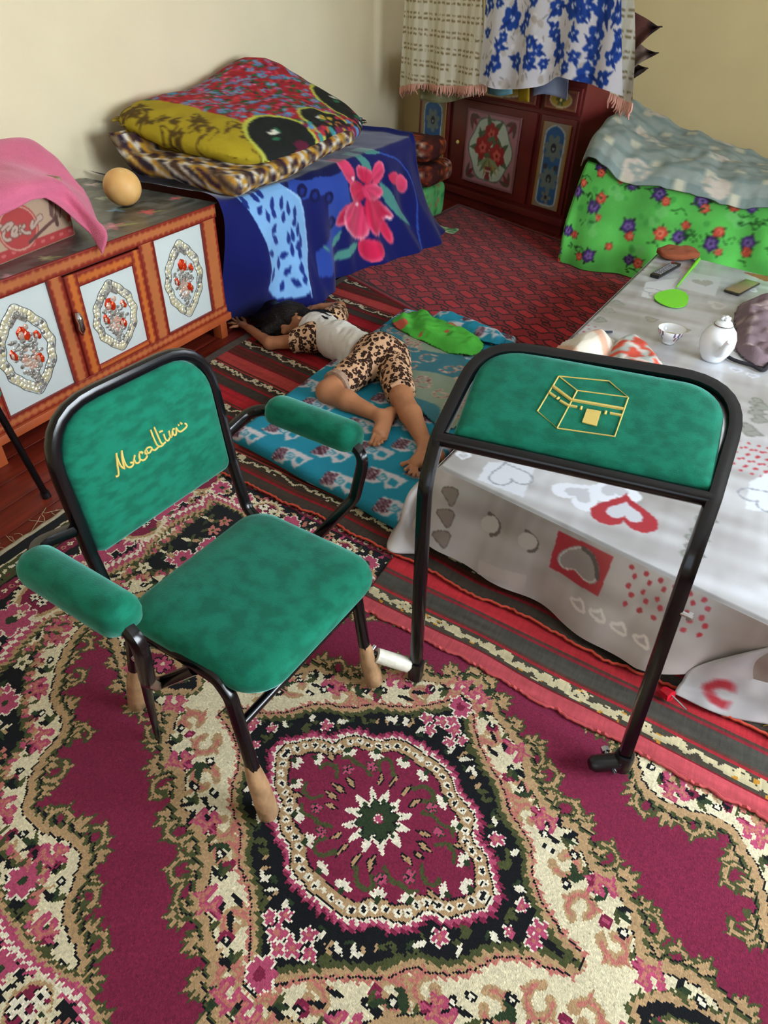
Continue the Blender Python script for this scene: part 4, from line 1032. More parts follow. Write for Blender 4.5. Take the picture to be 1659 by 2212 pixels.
rows.append([tuple(np.append(atz(*b, .03)[:2], .034)) for b in bot])
C_ = np.array(rows, float)
# right end hangs down too
C_[0, -1] = (-3.05, 4.80, .40); C_[1, -1] = (-2.7, 4.82, .35); C_[2, -1] = (-2.33, 4.81, .33); C_[3, -1] = (-2.24, 4.80, .30); C_[4, -1] = (-2.2, 4.83, .22); C_[5, -1] = (-2.12, 4.86, .12)
for q_, yv in ((4, 2.665), (5, 2.665), (6, 2.67), (7, 2.67)): C_[q_, 0, 1] = yv
C_[4, 0, 0] = -2.25; C_[5, 0, 0] = -2.30; C_[6, 0, 0] = -2.36; C_[7, 0, 0] = -2.36; C_[6, 1, 0] = -2.30; C_[7, 1, 0] = -2.30
S = crsurf(C_, 26, 38)
i, j = np.meshgrid(np.arange(S.shape[1]), np.arange(S.shape[0])); dn = sstep(82, 141, j)
S[..., 0] += dn*(.016*np.sin(S[..., 1]*22+1.0)+.010*vnoise(S[..., 1]*14, j*.02, 3)); S[..., 2] += (1-dn)*.006*vnoise(S[..., 0]*9, S[..., 1]*9, 6)
NAVY, MID, SKY, DKN = '#141a5c', '#2c479c', '#7fb0e0', '#0f1448'
BPt = Pat(2.3, 5.3, -.1, .75, .004, NAVY)
bp = lambda px: (lambda q: np.array([q[1], q[2]]))(atx(*px, -2.15))
zc_ = 740/1659
B2 = lambda l: np.array([bp((260+a*zc_, 100+b*zc_)) for a, b in l])
BPt.poly(B2([(610,720),(700,650),(900,590),(1130,490),(1130,760),(1090,900),(1040,1000),(990,1110),(940,1115),(960,980),(930,760),(850,690),(760,650)]), MID)
BPt.poly(B2([(900,760),(1030,720),(1040,920),(960,1000),(930,870)]), NAVY)
BPt.stroke(rsmooth(B2([(880,620),(950,640),(1010,610),(1060,620),(1110,590)]), 2, False), .05, DKN)
for p in ((850,670),(925,710),(980,730),(1040,740),(1050,860)): q = B2([p])[0]; BPt.ell(q[0], q[1], .05, .035, DKN); BPt.ell(q[0], q[1], .022, .018, '#1d2c78')
BPt.poly(rsmooth(B2([(620,720),(720,660),(800,650),(870,700),(930,750),(930,960),(890,1080),(885,1200),(740,1240),(730,1000),(680,830)]), 1), SKY)
BPt.stroke(rsmooth(B2([(860,700),(925,755),(925,960),(888,1090),(880,1200)]), 1, False), .010, '#9cc6ee')
r = np.random.default_rng(2)
for a, b, an in ((660,770,-1.2),(710,740,2.2),(735,715,1.9),(715,800,.6),(775,770,1.0),(820,765,1.0),(745,830,1.7),(775,815,2.0),(820,830,.9),(850,790,1.4),(880,810,1.1),(870,855,.4),(770,890,.5),(770,940,2.3),(830,930,1.5),(850,915,1.5),(880,890,1.0),(885,940,1.2),(870,965,.4),(740,1005,2.6),(810,1015,.1),(870,1000,1.1),(840,985,1.5),(785,1055,1.5),(820,1090,.6),(750,1105,1.2),(865,1070,1.4),(840,1140,2.4),(800,1165,1.1),(870,1120,1.4)):
    q = B2([(a, b)])[0]; L_ = .075*r.uniform(.8, 1.1); BPt.leaf(q[0]-L_/2*math.cos(an), q[1]-L_/2*math.sin(an), L_, .036, an, '#1b2f7c')
BPt.stroke(rsmooth(B2([(1300,520),(1400,560),(1430,700),(1380,850),(1350,960)]), 2, False), .012, '#2f4fa6')
# flower: green leaves, then magenta petals with pale edges
for l in ([(1150,510),(1230,500),(1310,515),(1300,530),(1230,530)], [(1280,640),(1330,720),(1370,860),(1340,850),(1290,740)], [(1100,880),(1050,960),(1030,1000),(1080,960)], [(1030,1050),(1090,990),(1170,940),(1150,1000),(1080,1045)], [(1190,520),(1240,540),(1260,620),(1220,600)], [(980,960),(990,985),(1020,1000),(1000,970)]):
    BPt.poly(rsmooth(B2(l), 1), '#4f8f86')
def petal(l, base, pale, edge=.03, amt=.75, dark='#8e1436'):
    P = rsmooth(B2(l), 2); w_ = BPt.win(P.min(0), P.max(0)); U_, V_ = BPt.U[w_], BPt.V[w_]; m_ = Pat.inside(U_, V_, P); d = Pat.dist(U_, V_, P, True); c0 = P.mean(0)
    fc_ = B2([(1215,690)])[0]; far = np.clip((np.hypot(U_-fc_[0], V_-fc_[1])-np.hypot(*(c0-fc_))*.6)/(np.hypot(*(c0-fc_))*.8+.02), 0, 1)
    an_ = np.arctan2(V_-fc_[1], U_-fc_[0]); st_ = vnoise(an_*9, an_*0+3, 4)*.10
    t = np.clip(1-d/edge, 0, 1)*far*amt; q = np.clip(1-d/.014, 0, 1)*(1-far)*.5
    C = h2(base)*(1-t)[..., None]+h2(pale)*t[..., None]; C = C*(1-q)[..., None]+h2(dark)*q[..., None]; C = C*(1+st_)[..., None]
    X_p = BPt.C[w_]; X_p[m_] = np.clip(C[m_], 0, 1)
R0, R1_, PL = '#c8244e', '#d83c66', '#f4c2cc'
for l, c, am in (([(1125,500),(1150,540),(1185,640),(1150,690),(1118,640),(1108,570)], R1_, .6), ([(1180,640),(1185,575),(1230,590),(1265,620),(1240,690)], R0, .5), ([(1250,640),(1262,580),(1300,550),(1312,600),(1290,660),(1255,690)], R1_, .5),
        ([(1065,890),(1085,800),(1120,760),(1150,770),(1130,850)], R0, .7), ([(1100,870),(1105,790),(1140,750),(1190,740),(1215,830),(1205,930),(1165,945),(1125,915)], R1_, .9), ([(1200,740),(1260,720),(1310,790),(1315,835),(1275,840),(1240,930),(1205,900)], R0, .8), ([(1250,860),(1285,830),(1295,900),(1275,965),(1255,920)], R0, .6),
        ([(1130,700),(1150,650),(1200,660),(1225,700),(1200,760),(1150,760)], R0, .4), ([(1200,680),(1250,660),(1300,690),(1290,740),(1230,760),(1200,730)], R1_, .5), ([(1165,945),(1205,930),(1245,940),(1235,1000),(1195,1052),(1160,1015)], R0, .5),
        ([(1310,630),(1340,605),(1370,615),(1360,660),(1330,680)], R0, .5), ([(1345,640),(1380,615),(1405,645),(1395,700),(1375,720),(1345,690)], R1_, .6)):
    petal(l, c, PL, .03, am)
for l in ([(1150,640),(1172,632),(1165,665)], [(1155,770),(1185,755),(1180,785)], [(1285,820),(1312,826),(1300,845)]): BPt.poly(rsmooth(B2(l), 1), '#f2c4cc')
c = cen(S); Cb = BPt.sample(c[..., 1], np.minimum(c[..., 2], .66)); Cb[c[..., 0] < -2.34] = h2(NAVY)
bl = sheet('blue_blanket', S, Cb, m_plush); solo(bl, 'navy plush blanket with pink peony and light blue leaf panel over the chest', 'blanket')
# ---- folded ikat quilt lying on the blanket
def ikat(U, V, seed, pal, su=.05, sv=.14):
    """blurred chevron streaks of a warp-dyed cloth"""
    w_ = vnoise(U*60, V*6, seed)*.35
    a = np.abs(((V/sv+w_*.25+.15*np.sin(U*19+seed)) % 1)-.5)*2; q = (np.floor(U/su+.35*vnoise(V*9, U*3, seed+4))).astype(int)
    k = (q*7+np.floor(a*3+w_).astype(int)*3) % len(pal)
    return np.array([h2(c) for c in pal])[k]
IK = ['#cfc8bd', '#b5822c', '#3a2230', '#4a3426', '#d6d0c4', '#2e2430', '#7c6a52', '#c09030']
def slabsoft(name, x0, x1, y0, y1, z0, z1, h, rnd, bumpf, pal_fn, m, parent=None, rot=0.0, wav=.006, seed=0):
    """quilt folded to a soft slab"""
    f = Field((x0-.06, y0-.06, z0-.05), (x1+.06, y1+.06, z1+.10), h); X, Y, Z = f.grid()
    Zs = Z-bumpf(X, Y)
    cx_, cy_, c_z = (x0+x1)/2, (y0+y1)/2, (z0+z1)/2
    qx = np.abs(X-cx_)-(x1-x0)/2+rnd; qy = np.abs(Y-cy_)-(y1-y0)/2+rnd; qz = np.abs(Zs-c_z)-(z1-z0)/2+rnd
    d = np.sqrt(np.maximum(qx, 0)**2+np.maximum(qy, 0)**2+np.maximum(qz, 0)**2)+np.minimum(np.maximum(np.maximum(qx, qy), qz), 0)-rnd
    f.D = d+wav*vnoise(X*9+Z*5, Y*9, seed)
    V, F = f.mesh(); c = V[F].mean(1)
    return obj(name, V, F, m, parent, True, pal_fn(c), 'BLEND')
qb = lambda X, Y: .23*sstep(-2.8, -3.06, X)*sstep(3.7, 3.0, Y)+.05*sstep(3.0, 3.8, Y)+.02*sstep(-2.3, -2.6, X)
o = slabsoft('ikat_quilt', -3.13, -2.18, 2.70, 3.86, .69, .775, .011, .04, qb, lambda c: ikat(c[:, 1]+.25*(c[:, 0]), c[:, 2]*2+c[:, 0]*.9, 3, IK, .035, .15), m_cloth, seed=4)
solo(o, 'folded white, gold and dark ikat quilt under the patchwork pillow', 'quilt')
# ---- brown quilts behind and the green cloth below them
BK = ['#3a1a16', '#3a1a16', '#2e1614', '#9c3f20', '#3c1a18', '#c25a24', '#2c1414', '#4a1e1a', '#3a1a16', '#c9a28c']
for k, (z0, z1, yy, lab) in enumerate(((.29, .435, 5.36, 'dark brown and orange ikat quilt, lower of the pair behind the blanket'), (.455, .60, 5.28, 'dark brown and orange ikat quilt, upper of the pair behind the blanket'))):
    o = slabsoft('brown_quilt', -3.1, -2.19+.03*(1-k), 4.92, yy, z0, z1, .015, .06, lambda X, Y: 0*X, lambda c: ikat(c[:, 0]*.8+c[:, 1], c[:, 2]*2.5+c[:, 1]*.6, 9+k, BK, .045, .17), m_cloth, seed=8+k)
    solo(o, lab, 'quilt')
o = slabsoft('green_bundle', -3.0, -2.22, 4.94, 5.36, .012, .27, .016, .05, lambda X, Y: 0*X, lambda c: np.where((vnoise(c[:, 1]*40, c[:, 2]*40, 3) > .55)[:, None], h2('#2e8a4a'), np.where((vnoise(c[:, 1]*28, c[:, 2]*28, 7) > .62)[:, None], h2('#c2604c'), h2('#63b26a'))), m_cloth, seed=12, wav=.012)
solo(o, 'green printed cloth bundle below the brown quilts beside the cupboard', 'cloth')
q = atz(958, 495, .034)
P = np.array([[(q[0]-.10+.07*a+.01*vnoise(a*3, b*3, 2), q[1]-.06+.06*b, .036+.006*vnoise(a*2, b*2, 1)) for a in np.linspace(0, 3, 22)] for b in np.linspace(0, 2, 16)])
cc = cen(P); Cc = np.where((vnoise(cc[..., 0]*60, cc[..., 1]*60, 1) > 0)[..., None], h2('#b9c79a'), h2('#4f8a5c'))
solo(sheet('cloth_scrap', P, Cc, m_cloth, None, .004), 'small green and white cloth scrap on the carpet by the blanket corner', 'cloth')
# ---- patchwork pillow
f = Field((-3.15, 2.78, .70), (-2.12, 4.46, 1.22), .0092); X, Y, Z = f.grid()
# pillow axes: u along the chest, v towards the room; height rises to the wall
u = (Y-3.52-.10*(X+2.68))/.68; v = (X+2.68)/.465
u = u+.28*v*0 ; 
r4 = (np.abs(u)**5.5+np.abs(v)**5.5)
mid = .845+.07*sstep(.4, -1, v)+.15*sstep(-.15, 1.0, u)*sstep(.7, -1, v)+.03*sstep(.3, 1, u)-.055*sstep(.2, 1, v)+.02*np.sin(u*5+1)*sstep(0, 1, v)
lob = 1-.16*sstep(.5, 1.0, v)*(np.cos((u-.02)*PI*1.55)**2 < .12)
th = .105*np.sqrt(np.clip(1-.55*(np.abs(u)**2.6+np.abs(v)**2.6)-.45*r4, 0, 1))*lob
f.D = np.where(r4 < 1, np.abs(Z-mid)-th, .02+.1*(r4-1)); f.D = np.maximum(f.D*.7, (r4-.985)*.15)
f.D += .004*vnoise(X*16, Y*16, 5)
V, F = f.mesh(); c = V[F].mean(1); uu, vv = (c[:, 1]-3.52-.10*(c[:, 0]+2.68))/.68, (c[:, 0]+2.68)/.465
PP = Pat(-1.1, 1.1, -1.1, 1.1, .008, '#a02430'); r = np.random.default_rng(12)
for k in range(2400):
    x, y = r.uniform(-1.1, 1.1, 2); t = r.random(); rr2 = r.uniform(.022, .038)
    if t < .45: PP.ell(x, y, rr2*.6, rr2, ('#c0323a', '#a31f30', '#c8424a')[k % 3], r.uniform(0, 3))
    elif t < .62: PP.leaf(x, y, .09, .04, r.uniform(0, 6), ('#1f6b3c', '#2a5a34')[k % 2])
    elif t < .78: PP.flower(x, y, rr2*1.5, ('#4f8fc0', '#6d9fc4')[k % 2], '#c03a6c', 6, x, None)
    elif t < .84: PP.flower(x, y, rr2*1.3, '#c23a68', '#e8b8c8', 6, x)
    else: PP.ell(x, y, rr2*.35, rr2*.5, '#3a2024', r.uniform(0, 3))
k = PP.U < -.56+.05*PP.V; PP.C[k] = h2('#a89422')
for a in range(26):
    x, y = r.uniform(-1.1, -.62), r.uniform(-1.0, 1.0)
    P = rsmooth(np.array([(x, y)]+[(x+r.uniform(-.12, .12), y+r.uniform(-.16, .16)) for _ in range(3)]), 2, False); PP.stroke(P, .012, '#4c3a14')
    for b in range(3): PP.leaf(x, y, .13, .04, r.uniform(0, 6), '#57431a')
def blackpatch(x0, y0, a, b, rot, gold=False):
    PP.ell(x0, y0, a*1.13, b*1.13, '#b9bd4e', rot); PP.ell(x0, y0, a, b, '#1d211f', rot)
    cr, sr = math.cos(rot), math.sin(rot); w_ = lambda p, q: (x0+p*a*cr-q*b*sr, y0+p*a*sr+q*b*cr)
    for p, q, c, L_, an in ((-.3, -.4, '#dcd9cc', .10, .6), (-.1, -.45, '#dcd9cc', .10, 1.0), (-.4, -.15, '#2c6a4c', .10, .2), (.1, -.5, '#2c6a4c', .10, 1.5), (.3, .1, '#5c1e34', .22, 1.2), (.15, .1, '#5c1e34', .20, .5), (.0, .3, '#a02438', .10, .3), (.45, .3, '#4a5a80', .12, 1.0), (-.2, .55, '#2c6a4c', .12, .2), (-.25, .7, '#cfd6d8', .07, .9)):
        x, y = w_(p, q); PP.leaf(x, y, L_, L_*.55, an+rot, c)
    if gold:
        for t in np.linspace(0, 2*PI, 9)[:-1]: x, y = w_(.2+.35*math.cos(t), .1+.45*math.sin(t)); PP.ell(x, y, .035, .03, '#c09a30')
blackpatch(-.42, .86, .30, .40, .15); blackpatch(.22, .86, .24, .30, -.1, True); blackpatch(.85, .55, .26, .42, .2)
for a in range(60):
    x, y = r.uniform(-.1, .8), r.uniform(.8, 1.08); PP.ell(x, y, .03, .03, ('#b03040', '#3f8f8c', '#c06a30', '#2a2228', '#5a8fc0', '#7a2a4a')[a % 6])
o = obj('patchwork_pillow', V, F, m_cloth, None, True, PP.sample(uu, vv), 'BLEND')
solo(o, 'large patchwork pillow with red floral centre, mustard end and black corners', 'pillow')
# ================================================================== painted cupboard standing across the corner
WA = math.radians(-24); wd_ = np.array([math.cos(WA), math.sin(WA), 0]); wn = np.array([-wd_[1], wd_[0], 0]); w0 = np.array([-2.398, 5.837, 0.0])
S0, S1, WD, WH = -.437, 1.262, .42, 1.0
m_maroon = mat('maroon_painted_wood', '#6a2420', rough=0.35, var=0.2, vscale=5, bump=0.1, bscale=30, spec=.5)
m_wpaint = mat('folk_painted_wood', attr=True, rough=0.45, bump=0.1, bscale=60, var=.1, vscale=9)
def WL(s, d, z): return w0+wd_*s+wn*d+cz*z
def wbox(name, s0, s1, d0, d1, z0, z1, m, par, bev=.004):
    o = box(name, (s0, d0, z0), (s1, d1, z1), m, None, bev)
    o.data.transform(Matrix(((wd_[0], wn[0], 0, w0[0]), (wd_[1], wn[1], 0, w0[1]), (0, 0, 1, 0), (0, 0, 0, 1)))); o.data.update()
    return add(o, par) if par else o
cup = mkroot('painted_cupboard', WL(.41, .2, 0), 'dark red cupboard with painted rose door and blue panels behind hanging towels', 'cupboard')
wbox('body', S0, S1, .012, WD, .075, WH, m_maroon, cup); wbox('base', S0+.02, S1-.02, .03, WD-.02, 0, .08, m_maroon, cup)
wbox('base_moulding', S0-.008, S1+.008, -.006, WD, .075, .125, m_maroon, cup)
wbox('top_board', S0-.02, S1+.02, -.02, WD+.0, WH, WH+.025, m_maroon, cup)
def wpanel(name, s0, s1, z0, z1, draw, par, d=-.001, th=.012, res=.006, base='#6b2a22'):
    p = Pat(0, s1-s0, 0, z1-z0, res, base); draw(p, s1-s0, z1-z0)
    U, V = np.meshgrid(np.linspace(0, s1-s0, p.nu+1), np.linspace(0, z1-z0, p.nv+1))
    S = w0+U[..., None]*wd_+s0*wd_+(V+z0)[..., None]*cz+wn*d
    o = sheet(name, S, p.C, m_wpaint, None, -th); return add(o, par) if par else o
def dblue(p, w_, h_):
    p.C[:] = h2('#8d7f6a'); p.C[(p.U < .012) | (p.U > w_-.012)] = h2('#9a6a2a')
    P = rsmooth(np.array([(.2*w_, .04*h_), (.8*w_, .04*h_), (.88*w_, .12*h_), (.82*w_, .5*h_), (.88*w_, .88*h_), (.7*w_, .95*h_), (.5*w_, .98*h_), (.3*w_, .95*h_), (.12*w_, .88*h_), (.18*w_, .5*h_), (.12*w_, .12*h_)]), 1)
    p.poly(P, '#2f5f94'); p.stroke(P, .010, '#b9c4c4', True)
    for z in (.72, .36): p.flower(.5*w_, z*h_, .085, '#6c7c7a', '#2c2c34', 7, .3, None, .0, .6); p.ell(.5*w_, z*h_, .025, .03, '#24222a'); p.ell(.5*w_, z*h_-.005, .01, .01, '#8f98a0')
    p.flower(.5*w_, .14*h_, .05, '#7c8076', '#2c2c34', 5); p.leaf(.5*w_, .2*h_, .12, .02, PI/2, '#6c7c7a')
    for a, b in ((.3, .5), (.7, .5)): p.ell(a*w_, b*h_, .02, .02, '#3a3a44')
def ddoor(p, w_, h_):
    p.C[:] = h2('#a87880'); p.stroke([(.01, .01), (w_-.01, .01), (w_-.01, h_-.01), (.01, h_-.01)], .016, '#86585c', True)
    for a, b, r0 in ((.08, .08, .7), (.92, .08, 2.3), (.08, .92, -.7), (.92, .92, -2.3)):
        for k in range(3): p.leaf(a*w_, b*h_, .11, .035, r0+(k-1)*.6, ('#5c4a40', '#7a3038', '#5c4a40')[k])
    t = np.linspace(0, 2*PI, 40)[:-1]; q = 1+.05*np.cos(6*t)
    P = np.stack([.5*w_+.40*w_*np.cos(t)*q, .5*h_+.43*h_*np.sin(t)*q], 1); p.poly(P, '#b7c3b2'); p.stroke(P, .009, '#5a6a62', True)
    for x, y, r0 in ((.5, .72, .075), (.36, .52, .085), (.64, .45, .085)):
        for k in range(5): p.leaf(x*w_, y*h_, .15, .05, k*1.25+x*9, '#56664a')
        p.flower(x*w_, y*h_, r0, '#9a2c2c', '#5a1418', 6, x, None, 0, .8); p.flower(x*w_, y*h_, r0*.5, '#c25a50', '#7a1c20', 5, y, None, 0, .8)
    for k in range(7): p.leaf(.5*w_, .40*h_, .15, .035, -2.6+k*.35, ('#8a9a74', '#6c7c5a', '#a08a50')[k % 3])
    p.poly([(.44*w_, .10*h_), (.56*w_, .10*h_), (.53*w_, .18*h_), (.57*w_, .28*h_), (.43*w_, .28*h_), (.47*w_, .18*h_)], '#8a3a38'); p.stroke([(.45*w_, .22*h_), (.55*w_, .22*h_)], .012, '#c9b9a0')
def ddraw(p, w_, h_):
    p.C[:] = h2('#7d4038'); p.stroke([(.008, .008), (w_-.008, .008), (w_-.008, h_-.008), (.008, h_-.008)], .008, '#a87a3a', True)
    p.ell(.5*w_, .5*h_, .36*w_, .40*h_, '#cfc9a4'); p.ell(.5*w_, .5*h_, .32*w_, .33*h_, '#b99c3c'); p.flower(.5*w_, .5*h_, .04, '#5a6a3a', '#3a2a1c', 6)
subs = []
d_ = wbox('door', .012, .885, -.012, .012, .155, .775, m_maroon, cup); o = wpanel('painted_panel', .185, .755, .205, .725, ddoor, None, -.0135); subs.append((o, d_))
kb = lathe('knob', [(.0, 0), (.012, .004), (.016, .014), (.010, .024), (.0, .028)], m_gold, None, 12); kb.data.transform(Matrix.Translation(Vector(WL(.10, -.012, .47)))@Matrix.Rotation(WA, 4, 'Z')@Matrix.Rotation(PI/2, 4, 'X')); subs.append((kb, d_))
for a, b, c in ((-.37, -.07, -.40), (.965, 1.215, .93)):
    d2 = wbox('door', min(a-.035, c), b+.03, -.010, .012, .155, .775, m_maroon, cup); subs.append((wpanel('painted_panel', a, b, .175, .74, dblue, None, -.0115), d2))
for a, b in ((-.41, -.02), (.02, .88), (.925, 1.245)):
    d3 = wbox('drawer', a, b, -.010, .012, .80, .965, m_maroon, cup); subs.append((wpanel('painted_panel', a+.02, b-.02, .82, .945, ddraw, None, -.0115), d3))
    kk = lathe('knob', [(.0, 0), (.010, .004), (.013, .012), (.0, .022)], m_gold, None, 10); kk.data.transform(Matrix.Translation(Vector(WL((a+b)/2, -.012, .88)))@Matrix.Rotation(WA, 4, 'Z')@Matrix.Rotation(PI/2, 4, 'X')); subs.append((kk, d3))
for o, p in subs: o.parent = p; o.matrix_parent_inverse = Matrix.Identity(4)
# ================================================================== washing hung on a line before the cupboard
m_thin = mat('thin_cotton', attr=True, rough=0.9, bump=0.3, bscale=180, spec=.15)
hz = 2.03
def HP(px, d): return onpl(*px, WL(0, d, 0), wn)
def hang(name, cols, d, pat_fn, label, cat, res=.012, zt=hz, wav=.018, fold=9.0, thick=.003, seed=1, parent=None):
    """cloth on the line: cols = list of (pixel x at the top of the frame, bottom pixel)"""
    top_ = [HP((c[0], 0), d) for c in cols]; bt = [HP(c[1], d) for c in cols]
    C = []
    for a, b in zip(top_, bt):
        dr = (a-b)/(a[2]-b[2]); C.append([b+dr*(zt-b[2])*t for t in np.linspace(1, 0, 6)])
    C = np.array(C).transpose(1, 0, 2); L = np.linalg.norm(bt[-1]-bt[0]); n = max(2, int(L/res/(len(cols)-1))); mrow = int((zt-.9)/res/5)
    S = crsurf(C, mrow, n); sc = (S-w0)@wd_
    t = np.linspace(0, 1, S.shape[0])[:, None]
    S = S+wn*(wav*(.3+t)*np.sin(sc*fold*2.2+seed)+wav*.7*vnoise(sc*7, S[..., 2]*1.5, seed))[..., None]
    c = cen(S); return sheet(name, S, pat_fn((c-w0)@wd_, c[..., 2]), m_thin, parent, thick if res > .01 else 0), S
def p_cream(s, z):
    C = np.tile(h2('#cfc9b2'), s.shape+(1,)); k = np.abs((s*1.0+.03) % .085-.03) < .02; C[k] = h2('#dcd8c6')
    dash = ((z % .098) < .012) | (((z-.030) % .098) < .010); on = (((s+.4*np.floor(z/.098)*.03) % .052) < .036) & (vnoise(s*30, z*60, 2) > -.55)
    C[dash & on] = h2('#85734f'); return C
def fringe(S, c, label=None, n=70, L=.05, seed=1, par=None):
    r = np.random.default_rng(seed); fr = []; B = S[-1]
    for k in range(n):
        t = (k+.5)/n*(len(B)-1); i = int(t); p = B[i]+(B[min(i+1, len(B)-1)]-B[i])*(t-i); l = L*r.uniform(.6, 1.3)
        fr.append(sweepmesh([p+cz*.012, p-cz*l*.5+wd_*r.normal(0, .006), p-cz*l+wd_*r.normal(0, .014)+wn*r.normal(0, .01)], [.006, .007, .0035], 5))
    o = multi('fringe', fr, c); o['kind'] = 'stuff'
    if par: o.parent = par
    return o
m_pf = mat('pink_fringe', '#d9a18f', rough=.95)
rope = tube('clothesline', [(-3.15, 5.79, hz+.03), tuple(WL(-.4, -.28, hz+.005)), tuple(WL(.5, -.26, hz-.005)), tuple(WL(1.3, -.28, hz+.01)), (0.9, 6.46, hz+.28)], .004, mat('rope', '#8a8478', rough=.9), None, 6)
solo(rope, 'thin clothesline strung across the corner above the hanging towels', 'rope')
o, S = hang('cream_towel', [(872, (858,192)), (915, (900,184)), (960, (955,188)), (1005, (1000,190)), (1045, (1046,186))], -.29, p_cream, '', '', seed=2, res=.0055)
solo(o, 'cream towel with brown dashed stripes and pink fringe hanging at left', 'towel'); fringe(S, m_pf, par=o, seed=4)
o, S = hang('cream_towel', [(1330, (1318,205)), (1350, (1345,222)), (1368, (1368,228))], -.26, p_cream, '', '', seed=5, res=.006)
solo(o, 'cream towel with pink fringe showing at the right of the blue flowered sheet', 'towel'); fringe(S, m_pf, n=22, L=.06, par=o, seed=5)
FS = Pat(-.5, 2.2, .7, 2.1, .004, '#d3d3da'); r = np.random.default_rng(31)
for k in range(420): FS.ell(r.uniform(-.35, 1.5), r.uniform(.7, 2.1), .03*r.uniform(.5, 1), .018, ('#c0bcb8', '#e4e4ea', '#b9b4ae', '#dcdce4')[k % 4], r.uniform(0, 3))
for k in range(300): FS.leaf(r.uniform(-.35, 1.5), r.uniform(.7, 2.1), .05, .008, r.uniform(0, 6), ('#8a8a90', '#9a938a')[k % 2])
zt_ = 620/1659
for a, b, sz in ((765,105,.13),(855,110,.08),(830,165,.06),(620,190,.06),(720,215,.06),(700,270,.08),(880,240,.07),(915,290,.08),(1000,165,.08),(1010,205,.07),(1035,300,.11),(1135,330,.08),(1130,195,.08),(1250,205,.12),(1215,270,.09),(1240,330,.09),(1385,290,.10),(1345,330,.09),(1395,210,.07),(675,365,.10),(785,355,.10),(870,355,.10),(630,410,.08),(940,370,.06),(1190,430,.12),(1290,460,.10),(1080,390,.07),(640,20,.09),(700,15,.06),(1020,40,.10),(1130,30,.14),(1210,40,.09),(1175,95,.07),(1300,45,.14),(1385,85,.09),(900,0,.07),(1420,20,.06),(600,60,.05)):
    q = HP((820+a*zt_, b*zt_), -.34); s, z = (q-w0)@wd_, q[2]; n = 4+int(sz*40) % 3
    FS.flower(s, z, sz*.52, '#24489c', '#c3cce4', n, a*.37, None, 0, .8)
    for e in range(2): FS.leaf(s, z, sz*.9, sz*.22, a*.7+e*2.4, '#1d3a86')
for k in range(60): s, z = r.uniform(-.3, 1.45), r.uniform(1.45, 2.05); FS.flower(s, z, .06*r.uniform(.6, 1.3), '#24489c', '#c3cce4', 5, k, None, 0, .8)
o, S = hang('flowered_sheet', [(1046, (1030,178)), (1090, (1075,192)), (1130, (1120,192)), (1175, (1165,186)), (1215, (1205,166)), (1260, (1255,178)), (1310, (1305,192)), (1345, (1342,208))], -.34, lambda s, z: FS.sample(s, z), '', '', seed=3, res=.006)
solo(o, 'white sheet with large dark blue flowers hanging on the line', 'sheet')
def plainp(c, c2=None, sc=20, th=.2):
    def f_(s, z):
        C = np.tile(h2(c), s.shape+(1,))
        if c2: C[vnoise(s*sc, z*sc, 3) > th] = h2(c2)
        return C
    return f_
for nm, cols, d, c, c2, lab in (('sheer_cloth', [(915, (905,215)), (950, (950,222)), (1000, (995,215)), (1045, (1040,200))], -.20, '#8f8f6a', '#a8a684', 'sheer olive cloth hanging below the cream towel'),
        ('teal_cloth', [(1052, (1052,203)), (1090, (1085,207)), (1108, (1106,203))], -.18, '#6fa3b0', '#86b8cc', 'light blue cloth hanging below the white flowered sheet'),
        ('yellow_cloth', [(1118, (1116,222)), (1132, (1132,218)), (1148, (1147,220))], -.16, '#a88f24', None, 'small mustard yellow cloth hanging below the flowered sheet'),
        ('grey_cloth', [(1155, (1152,208)), (1190, (1180,203)), (1225, (1218,216)), (1230, (1224,212))], -.14, '#8494b2', '#a3b0c6', 'grey blue patterned cloth hanging below the flowered sheet')):
    o, S = hang(nm, cols, d, plainp(c, c2), '', '', seed=len(nm), res=.018); solo(o, lab, 'cloth')
# brown scarves sticking out on the right
m_br = mat('brown_scarf', '#5c3a34', rough=.9, col2='#8a7468', vscale=12)
for k, (tri, c_) in enumerate((((1360,40), (1425,58), (1372,130)), ((1370,95), (1418,112), (1378,140)), ((1368,140), (1398,148), (1368,165)))[0:3] and [(((1355,20), (1427,58), (1362,118)), 0), (((1360,85), (1419,115), (1366,150)), 1), (((1362,128), (1396,148), (1366,176)), 2)]):
    A, B, C3 = [HP(p, -.22+.02*k) for p in tri]; gr = []
    for i in range(13):
        t = i/12; row = []
        for j in range(9): q = j/8; base = A*(1-q)+C3*q; p = base+(B-base)*t*(1-.0*q); p = p+wn*(.02*math.sin(q*9+t*4+k))+cz*(-.03*t*(1-t)*math.sin(q*6)); row.append(p)
        gr.append(row)
    G_ = np.array(gr); cc = cen(G_); C = np.where((np.linspace(0, 1, 12) > .72)[:, None, None], h2('#2c201e'), h2(('#6b4640', '#8a776c', '#332826')[k]))*np.ones(cc.shape)
    o = sheet('scarf_corner', G_, C, m_thin, None, .004); solo(o, ('brown pointed scarf corner sticking out beside the flowered sheet, topmost of three', 'greyish scarf corner with black tip sticking out beside the sheet, middle one', 'small black scarf corner sticking out beside the sheet, lowest of three')[k], 'scarf')
